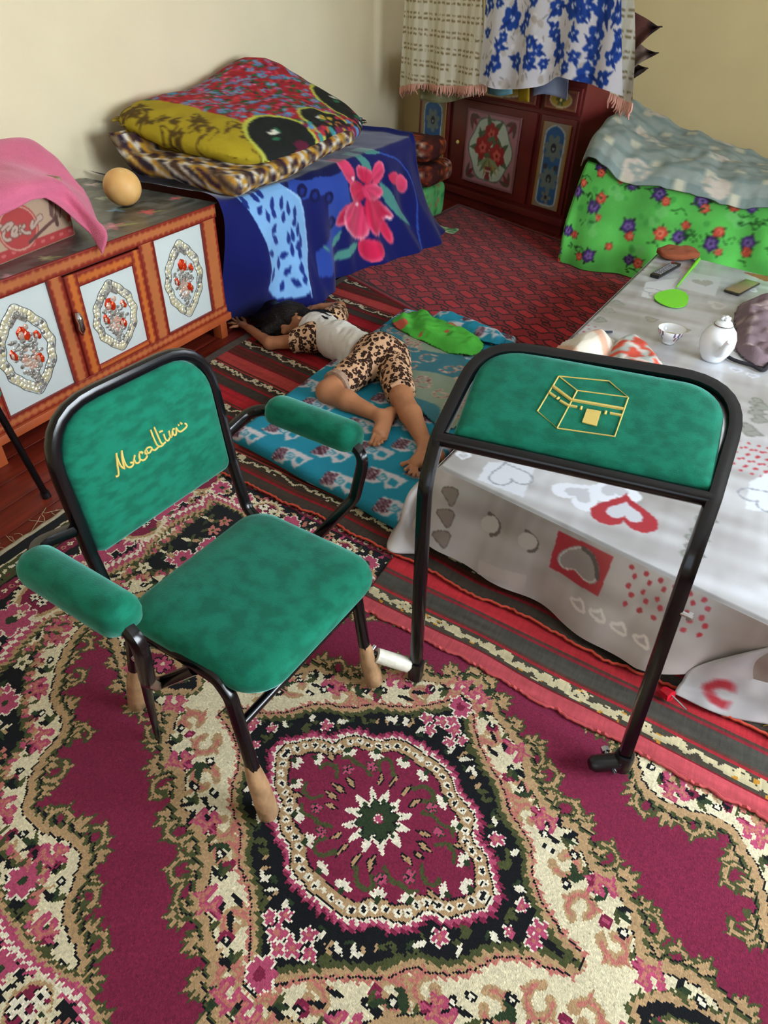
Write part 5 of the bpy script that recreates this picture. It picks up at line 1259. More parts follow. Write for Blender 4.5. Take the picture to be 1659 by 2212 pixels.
# ================================================================== bedding pile under a green flowered cover
m_green = m_cloth
cx_ = [(-1.00, 5.66), (-1.05, 5.15), (-1.085, 4.74), (-.98, 4.665), (-.64, 4.66), (-.25, 4.65), (.2, 4.64), (.8, 4.62), (1.35, 4.62)]
tz_ = [.60, .64, .63, .625, .585, .57, .545, .53, .53]; in_ = [(.05, -.02), (.06, -.01), (.09, .07), (.04, .07), (0, .05), (0, .05), (0, .05), (0, .05), (0, .05)]
rowsg = []
for t in (0.0, .12, .4, .75, .97, 1.12):
    rr3 = []
    for (x, y), z, (ax_, ay_) in zip(cx_, tz_, in_):
        k = min(t, 1.12); lean = max(0, t-.35)**1.5
        rr3.append((x+ax_*lean*1.2+.0, y+ay_*lean*1.6, .034+(z-.02)*min(k, 1.0)+.03*max(0, k-1)))
    rowsg.append(rr3)
C_ = np.array(rowsg); S = crsurf(C_, 24, 52)
xx = S[..., 0]; z_ = S[..., 2]; fr3 = sstep(-1.12, -1.0, xx)
S[..., 1] += fr3*(.016*np.sin(xx*17+z_*3)*sstep(.65, .1, z_)+.018*vnoise(xx*9, z_*3, 2)-.03*sstep(.25, 0, z_))
GP = Pat(-1.3, 1.5, 0, .75, .0055, '#5cbc54')
GP.C = GP.C*(1+.13*vnoise(GP.U*5, GP.V*5, 2)+.05*vnoise(GP.U*14, GP.V*14, 4))[..., None]
gf = lambda a, b: (lambda q: (q[0], q[2]))(aty(1180+a*479/1659, 200+b*479/1659, 4.66))
r = np.random.default_rng(8)
for a, b, s in ((500,740,.04),(540,790,.03),(860,900,.04),(800,970,.035),(330,980,.04),(350,1050,.03),(1390,930,.035),(1450,980,.04),(700,1180,.04)):
    x, y = gf(a, b); GP.ell(x, y, s, s*.8, '#7cc878', 0, .5)
    for e in range(3): GP.ell(x+r.normal(0, .05), y+r.normal(0, .05), s*.5, s*.5, '#3c9440', 0, .5)
def rose(x, y, s, c1, c2, c3):
    for e in range(5): GP.leaf(x, y, s*1.5, s*.45, e*1.3+x*40, '#1c2c1c')
    GP.flower(x, y, s, c1, c2, 6, x*9, None, 0, .9); GP.flower(x, y, s*.62, c3, c1, 5, y*7, None, 0, .8); GP.ell(x, y, s*.2, s*.15, c2)
PU, CO_ = ('#46306c', '#241840', '#7c64a4'), ('#c24a38', '#7c1c1c', '#e07a5c')
spots = [(405,555,1,.05),(400,610,0,.03),(265,685,0,.028),(215,750,1,.045),(350,860,1,.05),(405,795,0,.04),(385,940,0,.025),(555,660,0,.03),(640,700,1,.04),(840,765,1,.05),(890,820,0,.03),(1160,815,1,.055),(1185,875,0,.035),(1415,850,0,.045),(1540,870,1,.035),(610,1005,1,.055),(620,1080,0,.035),(855,1055,0,.05),(990,1085,1,.05),(1040,1000,0,.03),(1230,1130,1,.055),(1290,1045,0,.04),(1290,1190,0,.03),(1510,1130,1,.05),(1500,1195,0,.035),(155,1040,1,.04),(205,1070,0,.03),(325,1210,1,.05),(250,1215,0,.03),(470,1150,0,.028),(620,1250,1,.04),(690,1270,0,.04),(85,1195,1,.025),(80,1270,0,.03)]
for a, b, t, s in spots: x, y = gf(a, b); rose(x, y, s*.80, *(PU if t else CO_))
for k in range(28): x, y = r.uniform(.2, 1.4), r.uniform(.05, .6); rose(x, y, .045, *(PU if k % 2 else CO_))
for k in range(60):
    x, y = r.uniform(-1.2, 1.4), r.uniform(.03, .6)
    P = rsmooth(np.array([(x, y), (x+.03, y+r.normal(0, .02)), (x+.06, y+r.normal(0, .02)), (x+.09, y+r.normal(0, .02))]), 1, False); GP.stroke(P, .005, '#1f4a20')
    GP.leaf(x+.03, y, .03, .01, r.uniform(0, 6), '#1f4a20')
c = cen(S); sx_ = np.where(c[..., 0] < -1.0, -1.0-(c[..., 1]-4.7)*.5*(c[..., 1] > 4.72)-(c[..., 0]+1.0)*-1.0, c[..., 0])
Cg = GP.sample(sx_, c[..., 2])
o = sheet('green_cover', S, np.clip(Cg, 0, 1), m_green); solo(o, 'bright green cover with purple and coral roses over the bedding pile', 'bedspread')
# grey blanket with pale checks on top
front = [(1243,352), (1268,338), (1310,362), (1345,392), (1440,408), (1520,428), (1600,446), (1665,446)]
backp = [(1335,262), (1362,222), (1400,240), (1440,262), (1480,284), (1520,292), (1600,325), (1665,352)]
g0 = [aty(*p, 4.655 if k > 1 else 4.72) for k, p in enumerate(front)]; g5 = [aty(*p, 5.72) for p in backp]
g0[0] = np.array([-1.09, 4.9, .60])
rows4 = []
for t, up_, off in ((0, 0, 0), (.06, .05, -.006), (.16, .085, 0), (.42, .075, 0), (.7, .035, 0), (.93, .035, 0), (1.0, 0, 0), (1.06, -.14, .02)):
    row = []
    for k, (a, b) in enumerate(zip(g0, g5)):
        tt = min(t, 1.0); p = a*(1-tt)+b*tt; p = p+np.array([0, off+max(0, t-1)*2, up_]); row.append(p)
    row.append(row[-1]+np.array([.55, .0, -.02])); row.append(row[-1]+np.array([.6, .0, 0])); rows4.append(row)
S = crsurf(np.array(rows4), 14, 14); S[..., 2] += .016*vnoise(S[..., 0]*8, S[..., 1]*5, 3)+.007*vnoise(S[..., 0]*22, S[..., 1]*16, 5)
c = cen(S); uu = (c[..., 0]*1.0+c[..., 1]*.1); 
I, Jn = np.meshgrid(np.arange(c.shape[1]), np.arange(c.shape[0]))
q = np.cumsum(np.linalg.norm(np.diff(S, axis=0), axis=2), 0)[:, :-1]
gA, gB = (uu/.16) % 1, (q/.16) % 1
Cq = np.tile(h2('#8b9690'), uu.shape+(1,)); st = (gB < .38); Cq[st] = h2('#7a8a86'); Cq[(gA < .4) & ((np.floor(q/.16)+np.floor(uu/.16)) % 2 == 0) & (gB < .45)] = h2('#b9b8a4')
fl_ = (((uu/.48) % 1-.5)**2*.23+((q/.5+.3) % 1-.5)**2*.25)**.5; kf = (fl_ < .085) & (vnoise(uu*40, q*40, 6) > -.25); Cq[kf] = h2('#bdb3a6')
o = sheet('grey_blanket', S, Cq*(1+.04*vnoise(uu*60, q*60, 2))[..., None], m_thin, None, .008); solo(o, 'crumpled grey green blanket with pale checks on top of the green cover', 'blanket')
# ================================================================== low table with heart-printed oilcloth
TZ = .30
NL, NR, FL, FR_ = [np.array(p) for p in ((-.652, 1.687), (.435, 1.452), (-.407, 4.41), (.70, 4.12))]
m_tw = mat('brown_table_wood', '#4a3226', rough=.5, var=.2)
tbl = mkroot('low_table', ((NL+FR_)[0]/2, (NL+FR_)[1]/2, 0), 'long low table covered by the heart-printed oilcloth', 'table')
def inset(t, q): c = (NL+NR+FL+FR_)/4; return t+(c-t)*q
qd = [inset(p, .04) for p in (NL, NR, FR_, FL)]
V = [(*p, TZ-.045) for p in qd]+[(*p, TZ-.008) for p in qd]
add(obj('tabletop', V, [(3, 2, 1, 0), (4, 5, 6, 7), (0, 1, 5, 4), (1, 2, 6, 5), (2, 3, 7, 6), (3, 0, 4, 7)], m_tw, None, False), tbl)
lg = [atz(1378, 1450, .03)[:2]+np.array([0, .03])]+[inset(p, .14) for p in (NL, FL, FR_)]
for k, p in enumerate(lg):
    d = np.array([0, .12]) if k == 0 else np.array([0, 0]); add(tube('leg', [(*p, .0255), (*p, .05), (*(p+d), .12), (*(p+d), TZ-.04)], [.024, .020, .022, .03], m_rub, None, 8, 2), tbl)
m_vinyl = mat('printed_vinyl', attr=True, rough=0.26, bump=0.12, bscale=14, spec=.6, coat=.5, bdist=.01)
GR, GR2, LW, DGR, HR = '#a5a4a8', '#8a8684', '#c3c5ca', '#6c6560', '#9c2030'
def marble(p, seed, tint=0):
    n = vnoise(p.U*5+vnoise(p.U*20, p.V*3, seed)*.6, p.V*22, seed)*.5+vnoise(p.U*40, p.V*7, seed+2)*.2+vnoise(p.U*3, p.V*3, seed+5)*.5
    t = np.clip(.5+.6*n, 0, 1)[..., None]; p.C = h2(GR2)*(1-t)+h2(LW)*t
def heartpts(x, y, s, rot):
    t = np.linspace(0, 2*PI, 40)[:-1]; hx = 16*np.sin(t)**3/17; hy = (13*np.cos(t)-5*np.cos(2*t)-2*np.cos(3*t)-np.cos(4*t)+2.5)/17
    c, s_ = math.cos(rot), math.sin(rot); return np.stack([x+s*(hx*c-hy*s_), y+s*(hx*s_+hy*c)], 1)
def heart(p, x, y, s, rot, c, oc=None, ow=.006, hole=None):
    P = heartpts(x, y, s, rot); p.poly(P, c)
    if hole: p.poly(heartpts(x, y, s*.55, rot), hole)
    if oc: p.stroke(heartpts(x, y, s*.82, rot), ow, oc, True)
# top print, in metres on the table
TP = Pat(-.72, .74, 1.40, 4.46, .0038, GR); marble(TP, 3)
tp = lambda px: atz(*px, TZ)[:2]
def sqr(px4, c): TP.poly([tp(p) for p in px4], c)
sqr([(1055,998),(1160,1000),(1130,1075),(1030,1035)], '#c9ced8'); q = tp((1100,1022)); TP.stroke(heartpts(q[0], q[1], .075, 3.7), .006, '#8d939d', True)
for px, s, rot, c, hole in (((1255,1065), .085, 2.74, '#d3d8e2', '#b4b6be'), ((1325,1055), .085, 3.6, '#d3d8e2', '#b4b6be'), ((1350,1102), .105, 3.30, HR, '#b9bcc6'), ((1000,985), .03, .3, '#d3d8e2', '#b4b6be'), ((1625,625), .04, 2.6, '#d3d8e2', '#b4b6be'), ((1555,660), .06, 2.0, '#b9b4b4', '#a7a3a2'), ((1590,800), .03, 0, '#d3d8e2', '#b4b6be'), ((1625,812), .03, 0, '#d3d8e2', '#b4b6be')):
    q = tp(px); heart(TP, q[0], q[1], s, rot, c, None, 0, hole)
for px in ((1335,655),(1318,672),(1300,692),(1638,890),(1630,935),(1618,925),(1640,870),(1510,1160),(1500,1195),(1530,1120),(1650,880),(1645,907)): q = tp(px); heart(TP, q[0], q[1], .042, 1.4, '#8a8d8a', '#6d706c', .004)
for cpx in ((1370,575), (1255,715), (1625,985), (1640,1000)):
    q = tp(cpx)
    for i in range(4):
        for j in range(5): TP.ell(q[0]-.05+.032*i+.012*(j % 2), q[1]-.08+.04*j, .006, .006, '#a82838')
sqr([(1620,1040),(1680,1010),(1690,1110),(1610,1100)], '#cdd3de'); q = tp((1650,1075)); TP.stroke(heartpts(q[0], q[1], .07, 2.6), .006, '#8a909a', True)
sqr([(1395,610),(1470,600),(1440,655),(1385,640)], '#cbcdd2'); q = tp((1420,632)); TP.stroke(heartpts(q[0], q[1], .07, 2.2), .005, '#8a909a', True)
sqr([(1470,585),(1560,600),(1545,640),(1460,620)], '#bcbcc0'); q = tp((1520,612)); heart(TP, q[0], q[1], .06, .4, '#9a9694', None)
sqr([(1605,588),(1680,598),(1680,612),(1650,606)], HR)
for px in ((1410,690),(1480,712)): q = tp(px); heart(TP, q[0], q[1], .04, 2.0, '#8a8680', '#77726c', .004)
rt_ = np.random.default_rng(4)
for k in range(16): x, y = rt_.uniform(.4, .72), rt_.uniform(1.5, 4.3); heart(TP, x, y, .05, k, ('#8a8d8a', HR, '#d3d8e2')[k % 3])
a_, b_ = np.meshgrid(np.linspace(0, 1, 290), np.linspace(0, 1, 450)**1.4)
def bil(a, b): return ((1-a)*(1-b))[..., None]*NL+(a*(1-b))[..., None]*NR+(a*b)[..., None]*FR_+((1-a)*b)[..., None]*FL
XY = bil(a_, b_)
ed = np.minimum.reduce([a_*1.1, (1-a_)*1.1, b_*2.7, (1-b_)*2.7]); Zt = TZ-.010*sstep(.012, 0, ed)+.0012*vnoise(XY[..., 0]*6, XY[..., 1]*6, 5)
S = np.concatenate([XY, Zt[..., None]], -1); c = cen(S)
tc_ = mkroot('heart_tablecloth', (-.2, 1.6, TZ), 'glossy grey oilcloth printed with white and red hearts on the low table', 'tablecloth')
add(sheet('top_sheet', S, TP.sample(c[..., 0], c[..., 1]), m_vinyl), tc_)
# near skirt
n0 = (NR-NL)/np.linalg.norm(NR-NL); LN = np.linalg.norm(NR-NL); nn = np.array([n0[1], -n0[0]])
KP = Pat(-.05, LN+.05, 0, .32, .0025, '#8c817b'); marble(KP, 9); KP.C = KP.C*np.array([.93, .89, .86])  # same cloth as the top, its shade tinted darker and browner into the print
knm = np.array([*nn, .42]); kq = lambda px: (lambda q: np.array([(q[:2]-NL)@n0, q[2]]))(onpl(*px, (*NL, TZ), knm))
zs = 839/1659
kz = lambda a, b: kq((820+a*zs, 720+b*zs))
KP.poly([kz(*p) for p in ((765,840),(1005,950),(940,1118),(718,1008))], HR)
q = kz(855,985); P = np.array([kz(*p) for p in ((868,902),(800,915),(757,945),(752,985),(785,1015),(830,1010),(853,1036),(882,1062),(918,1070),(942,1045),(942,985),(916,935))]); KP.poly(rsmooth(P, 1), '#8d8482'); KP.stroke(rsmooth(P, 1)*.9+P.mean(0)*.1, .004, '#c4bdb8', True)
KP.stroke(rsmooth(np.array([kz(*p) for p in ((870,915),(925,960),(935,1040))]), 1, False), .012, '#4e4846')
for a, b in ((315,685),(305,770),(295,855)): P = np.array([kz(a+x, b+y) for x, y in ((-42,-35),(0,-38),(35,-20),(25,20),(10,45),(-15,5))]); KP.poly(rsmooth(P, 1), '#6d6058'); KP.stroke(rsmooth(P, 1), .004, '#574c46', True)
for a, b in ((490,810),(645,885)): KP.stroke(rsmooth(np.array([kz(a+x, b+y) for x, y in ((-15,-45),(10,-25),(30,5),(20,40),(-5,45))]), 1, False), .012, '#4e4846'); q = kz(a-10, b); KP.ell(q[0], q[1], .03, .025, '#a49c96')
for a, b in ((845,1155),(935,1195),(1025,1250),(1125,1300)): P = np.array([kz(a+x, b+y) for x, y in ((-35,-25),(0,-15),(20,-25),(35,25),(25,32),(-20,5))]); KP.stroke(rsmooth(P, 1), .008, '#d6d0ca', True)
for i in range(6):
    for j in range(5): q = kz(1080+62*i+20*(j % 2)-6*j, 995+28*i+38*j); KP.ell(q[0], q[1], .007, .007, '#a02434')
KP.poly([kz(*p) for p in ((430,960),(620,1040),(600,1160),(540,1060),(430,1020))], '#a59b96')
ns, nzr = 420, 110
s_ = np.linspace(-.002, LN+.002, ns); t_ = np.linspace(0, 1, nzr); SS, TT = np.meshgrid(s_, t_)
low = np.interp(s_, [0, .12, .3, .55, .8, .95, LN+.01], [.115, .085, .055, .04, .05, .085, .15])
ZZ = (TZ-.004)*(1-TT)+low[None, :]*TT
out = .004+(.105*TT**.9+.022*TT*np.sin(SS*9+.6)+.010*TT*np.sin(SS*23))*(1-.75*sstep(.78, 1.05, SS))
XY = NL+SS[..., None]*n0+out[..., None]*nn
S = np.concatenate([XY, ZZ[..., None]], -1); c = cen(S); cs = (SS[:-1, :-1]+SS[1:, 1:])/2
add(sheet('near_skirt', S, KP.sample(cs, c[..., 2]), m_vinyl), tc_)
# corner flaps that flare out at both near corners, and the far/side skirts
def flap(ctrl, cols, sub=14):
    S = crsurf(np.array(ctrl, float), sub, sub); c = cen(S); C = cols(c); return add(sheet('corner_flap', S, C, m_vinyl, None, .0015), tc_)
P3 = lambda px, z: tuple(atz(*px, z))
def cl_left(c):
    C = np.tile(h2('#b3aeae'), c.shape[:2]+(1,)); n = vnoise(c[..., 0]*15, c[..., 2]*30, 3); C = C*(1+.12*n)[..., None]
    q = atz(880, 1112, .09); d = ((c[..., 0]-q[0])/.035)**2+((c[..., 2]-q[2])/.05)**2+((c[..., 1]-q[1])/.06)**2; C[d < 1] = h2('#8a2a34'); return C
flap([[(-.655, 1.675, .292), (-.652, 1.70, .294), (-.645, 1.80, .294)],
      [P3((918,1075), .19), P3((885,1060), .20), (-.685, 1.86, .20)],
      [P3((912,1140), .10), P3((862,1125), .10), (-.735, 1.85, .10)],
      [P3((905,1198), .03), P3((835,1180), .035), (-.79, 1.82, .035)]], cl_left)
def cl_right(c):
    C = np.tile(h2('#a7a4a6'), c.shape[:2]+(1,)); n = vnoise(c[..., 0]*25, c[..., 2]*30, 3); C = C*(1+.12*n)[..., None]
    for px, s in (((1565,1500), .055),):
        q = atz(*px, .07); d = np.abs(np.hypot((c[..., 0]-q[0]), (c[..., 1]-q[1])*1.0+(c[..., 2]-q[2]))-.038); C[(d < .014) & (c[..., 0] < q[0]+.02)] = h2(HR)
    return C
flap([[(.435, 1.46, .294), (.436, 1.455, .293), (.44, 1.46, .292)],
      [P3((1515,1435), .12), P3((1600,1430), .17), (.50, 1.50, .20)],
      [P3((1470,1475), .055), P3((1585,1500), .07), (.53, 1.44, .10)],
      [P3((1455,1498), .03), P3((1560,1545), .025), (.50, 1.41, .03)]], cl_right)
def skirt(p, q, drop, name):
    n = (q-p)/np.linalg.norm(q-p); o_ = np.array([n[1], -n[0]]); L = np.linalg.norm(q-p); s_, t_ = np.meshgrid(np.linspace(0, L, 90), np.linspace(0, 1, 14))
    XY = p+s_[..., None]*n+(.003+.03*t_+.015*t_*np.sin(s_*8))[..., None]*o_; S = np.concatenate([XY, (TZ-.006-(drop)*t_)[..., None]], -1); c = cen(S)
    C = np.tile(h2('#aaa7a8'), c.shape[:2]+(1,))*(1+.12*vnoise(c[..., 0]*12+c[..., 1]*3, c[..., 2]*20, 2))[..., None]; add(sheet(name, S, C, m_vinyl, None, .0015), tc_)
skirt(FL, np.array(NL)+np.array([.01, .10]), .17, 'side_skirt'); skirt(NR+np.array([.006, .06]), FR_, .19, 'side_skirt'); skirt(FR_, FL, .15, 'far_skirt')
# ---- things on the table
m_gloss = mat('white_porcelain', '#e6e9ec', rough=.08, spec=.6, coat=.3)
T0 = TZ+.002
tpot = mkroot('teapot', atz(1537, 775, T0), 'white porcelain teapot with thin dark rim line beside the mauve cloth', 'teapot'); pl = tpot.location
L = lambda o: add(o, tpot)
L(lathe('body', [(.0, .0), (.042, .0), (.046, .008), (.062, .035), (.071, .07), (.069, .10), (.058, .128), (.042, .145), (.036, .150), (.034, .146), (.0, .146)], m_gloss, None, 32, tuple(pl)))
L(lathe('lid', [(.0, .149), (.036, .149), (.037, .154), (.028, .166), (.012, .172), (.0, .173)], m_gloss, None, 28, tuple(pl)))
L(lathe('lid_line', [(.0362, .1505), (.0382, .152), (.0376, .1545), (.0358, .154)], mat('dark_gilt_line', '#5c4a38', rough=.3), None, 28, tuple(pl)))
kn = pl+Vector((0, 0, .178))
parts = []
for a in range(5):
    aa = a*1.256; parts.append(sweepmesh([kn+Vector((.004*math.cos(aa), .004*math.sin(aa), -.006)), kn+Vector((.014*math.cos(aa), .014*math.sin(aa), .002)), kn+Vector((.016*math.cos(aa), .016*math.sin(aa), .008))], [.006, .009, .004], 7))
L(multi('lid_knob', parts+[sweepmesh([kn-Vector((0, 0, .008)), kn+Vector((0, 0, .012))], [.008, .006], 8)], m_gloss))
sd = Vector((.35, -.94, 0)); pts = [pl+sd*.055+Vector((0, 0, .055)), pl+sd*.085+Vector((0, 0, .075)), pl+sd*.105+Vector((0, 0, .115)), pl+sd*.118+Vector((0, 0, .130))]
L(tube('spout', cr1(np.array([tuple(p) for p in pts]), 5), list(np.linspace(.022, .009, 16)), m_gloss, None, 12))
L(tube('handle', fillet([tuple(pl-sd*.060+Vector((0, 0, .115))), tuple(pl-sd*.105+Vector((0, 0, .125))), tuple(pl-sd*.11+Vector((0, 0, .06))), tuple(pl-sd*.065+Vector((0, 0, .045)))], .03, 5), .006, m_gloss, None, 8))
cupl = atz(1443, 740, T0)
cp = mkroot('tea_bowl', cupl, 'white porcelain tea bowl with small floral print on the tablecloth', 'bowl')
prof = [(.0, .0), (.026, .0), (.027, .007), (.024, .010), (.040, .024), (.053, .045), (.060, .066), (.058, .066), (.050, .045), (.037, .027), (.018, .016), (.0, .015)]
V = []; F = []; n = 40; Cc = []
for r0, z0 in prof:
    for k in range(n): a = 2*PI*k/n; V.append((cupl[0]+r0*math.cos(a), cupl[1]+r0*math.sin(a), cupl[2]+z0))
for i in range(len(prof)-1):
    for k in range(n): F.append((i*n+k, i*n+(k+1) % n, (i+1)*n+(k+1) % n, (i+1)*n+k))
for i in range(len(prof)-1):
    for k in range(n):
        hit = i in (4, 5) and (k % 10) in (2, 3, 4, 5, 6) and (k+i) % 2; Cc.append(h2('#6c5f80') if hit and k % 3 else h2('#b0616c') if hit else h2('#b9a24c') if i == 6 else h2('#e6e9ec'))
add(obj('bowl', V, np.array(F), mat('printed_porcelain', attr=True, rough=.1, coat=.3), None, True, np.array(Cc)), cp)
add(lathe('tea', [(.0, .032), (.042, .032)], mat('pale_tea', '#b8ad84', rough=.05, spec=.6), None, 28, tuple(cupl)), cp)
# remote control
ra0, rb0 = atz(1410, 602, T0), atz(1463, 572, T0); rv = rb0-ra0; ry_ = math.atan2(rv[1], rv[0])-PI/2
def loc_obj(name, loc, rz, label, cat): t = mkroot(name, loc, label, cat); t.rotation_euler = (0, 0, rz); return t
rem = loc_obj('remote_control', (ra0+rb0)/2, ry_, 'black remote control with small buttons beside the rust coloured pouch', 'remote control'); RLn = np.linalg.norm(rv)*.92
b = box('body', (-.026, -RLn/2, .0), (.026, RLn/2, .018), m_rub, rem, .006)
for i in range(4):
    for j in range(10): box('button', (-.018+.0105*i, -RLn/2+.03+j*RLn*.075, .018), (-.011+.0105*i, -RLn/2+.03+j*RLn*.075+.011, .0205), mat('grey_button', '#9a9aa2', rough=.5), rem, .001)
box('button', (-.018, RLn/2-.03, .018), (-.008, RLn/2-.018, .021), mat('red_button', '#b0202c', rough=.5), rem, .001)
# rust coloured pouch
pq = atz(1462, 556, T0)
f = Field((pq[0]-.17, pq[1]-.16, T0-.01), (pq[0]+.17, pq[1]+.16, T0+.09), .006); X, Y, Z = f.grid(); ca, sa = math.cos(-.5), math.sin(-.5)
xr, yr = (X-pq[0])*ca-(Y-pq[1])*sa, (X-pq[0])*sa+(Y-pq[1])*ca
d = (np.abs(xr/.115)**3+np.abs(yr/.085)**3); f.D = np.maximum((d**(1/3)-1)*.08, np.abs(Z-(T0+.026+.010*vnoise(X*22, Y*22, 4)))-.024*np.sqrt(np.clip(1.15-d, 0.02, 1)))
V, F = f.mesh(); V[:, 2] = np.maximum(V[:, 2], T0)
solo(obj('pouch', V, F, mat('rust_felt', '#8f4a2c', rough=.95, bump=.6, bscale=200)), 'crumpled rust brown cloth pouch at the far corner of the table', 'pouch')
# fly swatter
fs = mkroot('fly_swatter', atz(1452, 645, T0), 'bright green plastic fly swatter lying on the tablecloth', 'fly swatter'); m_lime = mat('lime_plastic', '#6fd02a', rough=.35)
h0, h1 = atz(1461, 622, T0), atz(1509, 563, T0)
add(tube('handle', [h0+cz*.006, h0*.5+h1*.5+cz*.008, h0*.25+h1*.75+cz*.008, h1+cz*.008], [.004, .0055, .009, .009], m_lime, None, 8, 2), fs)
ol = np.array([atz(*p, T0)[:2] for p in ((1412,641),(1414,650),(1432,661),(1455,667),(1478,665),(1486,655),(1487,642),(1480,634),(1468,629),(1455,626),(1435,630),(1420,634))]); ol = rsmooth(ol, 2)
n = len(ol); V = [(*p, T0+.003) for p in ol]+[(*p, T0+.0065) for p in ol]
add(obj('head', V, [tuple(range(n))[::-1], tuple(range(n, 2*n))]+[(i, (i+1) % n, n+(i+1) % n, n+i) for i in range(n)], m_lime, None, False), fs)
# phone
pc4 = [atz(*p, T0) for p in ((1565,628),(1612,604),(1638,617),(1594,641))]; pcn = sum(pc4)/4; pv = pc4[1]-pc4[0]; pw = np.linalg.norm(pc4[3]-pc4[0]); plen = np.linalg.norm(pv)
ph = loc_obj('smartphone', pcn, math.atan2(pv[1], pv[0]), 'smartphone with dull gold screen side lying on the table', 'phone')
box('body', (-plen/2, -.040, .0), (plen/2, .040, .010), mat('phone_dark', '#2a2622', rough=.3), ph, .004); box('screen', (-plen/2*.94, -.037, .010), (plen/2*.94, .037, .0112), mat('gold_glass', '#857655', rough=.15), ph, .001)
# mauve cloth cap with black ties
def blob(name, pxs, zoff, hfun, m, label, cat, h=.007, pad=.05, colf=None, edge=.05):
    P = rsmooth(np.array([atz(*p, T0)[:2] for p in pxs]), 2); lo, hi = P.min(0)-pad, P.max(0)+pad
    n0, n1 = int((hi[0]-lo[0])/h), int((hi[1]-lo[1])/h); X, Y = np.meshgrid(np.linspace(lo[0], hi[0], n0), np.linspace(lo[1], hi[1], n1))
    ins = Pat.inside(X, Y, P); d = Pat.dist(X, Y, P, True); d = np.where(ins, d, -d)
    Hh = hfun(X, Y, np.clip(d, 0, None)); Zt_ = T0+.001+zoff+Hh*sstep(-.002, edge, d)
    S = np.stack([X, Y, Zt_], -1); F = gridfaces(n1, n0); c = S.reshape(-1, 3)[F].mean(1); k = ins[:-1, :-1].ravel() & ins[1:, 1:].ravel() & ins[1:, :-1].ravel() & ins[:-1, 1:].ravel(); F = F[k]
    u, inv = np.unique(F, return_inverse=True); V = S.reshape(-1, 3)[u]; F = inv.reshape(-1, 4); c = V[F].mean(1)
    o = obj(name, V, F, m, None, True, colf(c) if colf else np.tile(h2('#888888'), (len(F), 1)), 'BLEND'); s_ = o.modifiers.new('thickness', 'SOLIDIFY'); s_.thickness = .004; s_.offset = 1
    return o
o = blob('mauve_bonnet', ((1582,690),(1592,660),(1625,648),(1690,650),(1700,790),(1640,798),(1602,775),(1578,745),(1590,715)), 0, lambda X, Y, d: .055+.03*vnoise(X*8, Y*8, 2)+.012*vnoise(X*26, Y*26, 3), m_cloth, '', '', colf=lambda c: np.where((vnoise(c[:, 0]*26, c[:, 1]*26, 4) > .5)[:, None], h2('#9c8a88'), h2('#7d6a70')), edge=.06)
bon = solo(o, 'crumpled mauve cloth bonnet with black ties beside the teapot', 'bonnet')
tie = tube('tie', cr1(np.array([atz(*p, T0+.010) for p in ((1560,762),(1580,775),(1598,782),(1625,790),(1648,800),(1662,785))]), 5), .008, mat('black_ribbon', '#1c1820', rough=.8), None, 6, 1); tie.parent = bon
# white and floral cap
o = blob('white_cap', ((1195,770),(1205,745),(1240,730),(1290,725),(1330,733),(1345,770),(1300,800),(1210,795)), 0, lambda X, Y, d: .075+0*X, m_cloth, '', '', colf=lambda c: np.where((np.abs((c[:, 0]*.8+c[:, 1]*.6) % .16-.08) < .022)[:, None], h2('#c9a088'), h2('#d6cfc0')), edge=.11)
solo(o, 'white and peach cloth cap lying behind the green writing board', 'cap')
o = blob('floral_cap', ((1300,790),(1310,755),(1330,735),(1375,738),(1415,765),(1440,800),(1420,830),(1330,825)), 0, lambda X, Y, d: .05+.008*vnoise(X*25, Y*25, 2), m_cloth, '', '', colf=lambda c: np.where((vnoise(c[:, 0]*38, c[:, 1]*38, 4) > .08)[:, None], h2('#cc5240'), np.where((vnoise(c[:, 0]*30, c[:, 1]*30, 8) > .2)[:, None], h2('#a8b0aa'), h2('#d8cfc8'))), edge=.06)
solo(o, 'orange and grey floral cloth cap lying behind the green writing board', 'cap')
a, b = atz(1283, 722, T0+.004), atz(1322, 717, T0+.006)
solo(tube('hair_clip', [a, a*.6+b*.4+cz*.004, b], [.004, .008, .006], mat('dark_blue_plastic', '#2c3440', rough=.4), None, 6), 'thin dark hair clip at the table edge by the white cap', 'hair clip')
# clip on the near right corner of the oilcloth and the straw broom beside it
ca_ = atz(1440, 1500, .03); cb_ = atz(1482, 1535, .03)
cl = mkroot('cloth_clip', ca_, 'red clip with metal pin holding the corner of the tablecloth', 'clip')
add(tube('clip_head', [ca_+np.array([-.012, .01, 0]), ca_+np.array([.012, -.006, .006])], [.012, .016], mat('red_plastic', '#c0182a', rough=.35), None, 6, 3), cl); add(tube('pin', [ca_+np.array([.01, -.002, .008]), cb_+cz*.004], .0024, m_chrome, None, 6), cl)
bq = atz(1668, 1545, .02); br = mkroot('straw_broom', (bq[0]+.15, bq[1]+.1, 0), 'straw broom lying at the right edge behind the tablecloth corner', 'broom'); parts = []
r = np.random.default_rng(6)
for k in range(90):
    a = r.uniform(-.28, .28); l = r.uniform(.20, .30); p0 = np.array([bq[0]+.22, bq[1]+.12, .05]); d = np.array([-math.cos(.9+a), -math.sin(.9+a), 0])
    parts.append(sweepmesh([p0+cz*r.normal(0, .010), p0+d*l*.5+cz*(-.005+r.normal(0, .008)), p0+d*l+cz*(-.02+r.normal(0, .006))], .0016, 4))
add(tag(multi('straw', parts, mat('straw', '#b09a4c', rough=.8)), kind='stuff'), br); add(tube('handle', [bq+np.array([.20, .11, .03]), bq+np.array([.55, .50, .03])], [.022, .014], mat('straw_dark', '#8a7434', rough=.8), None, 8), br)
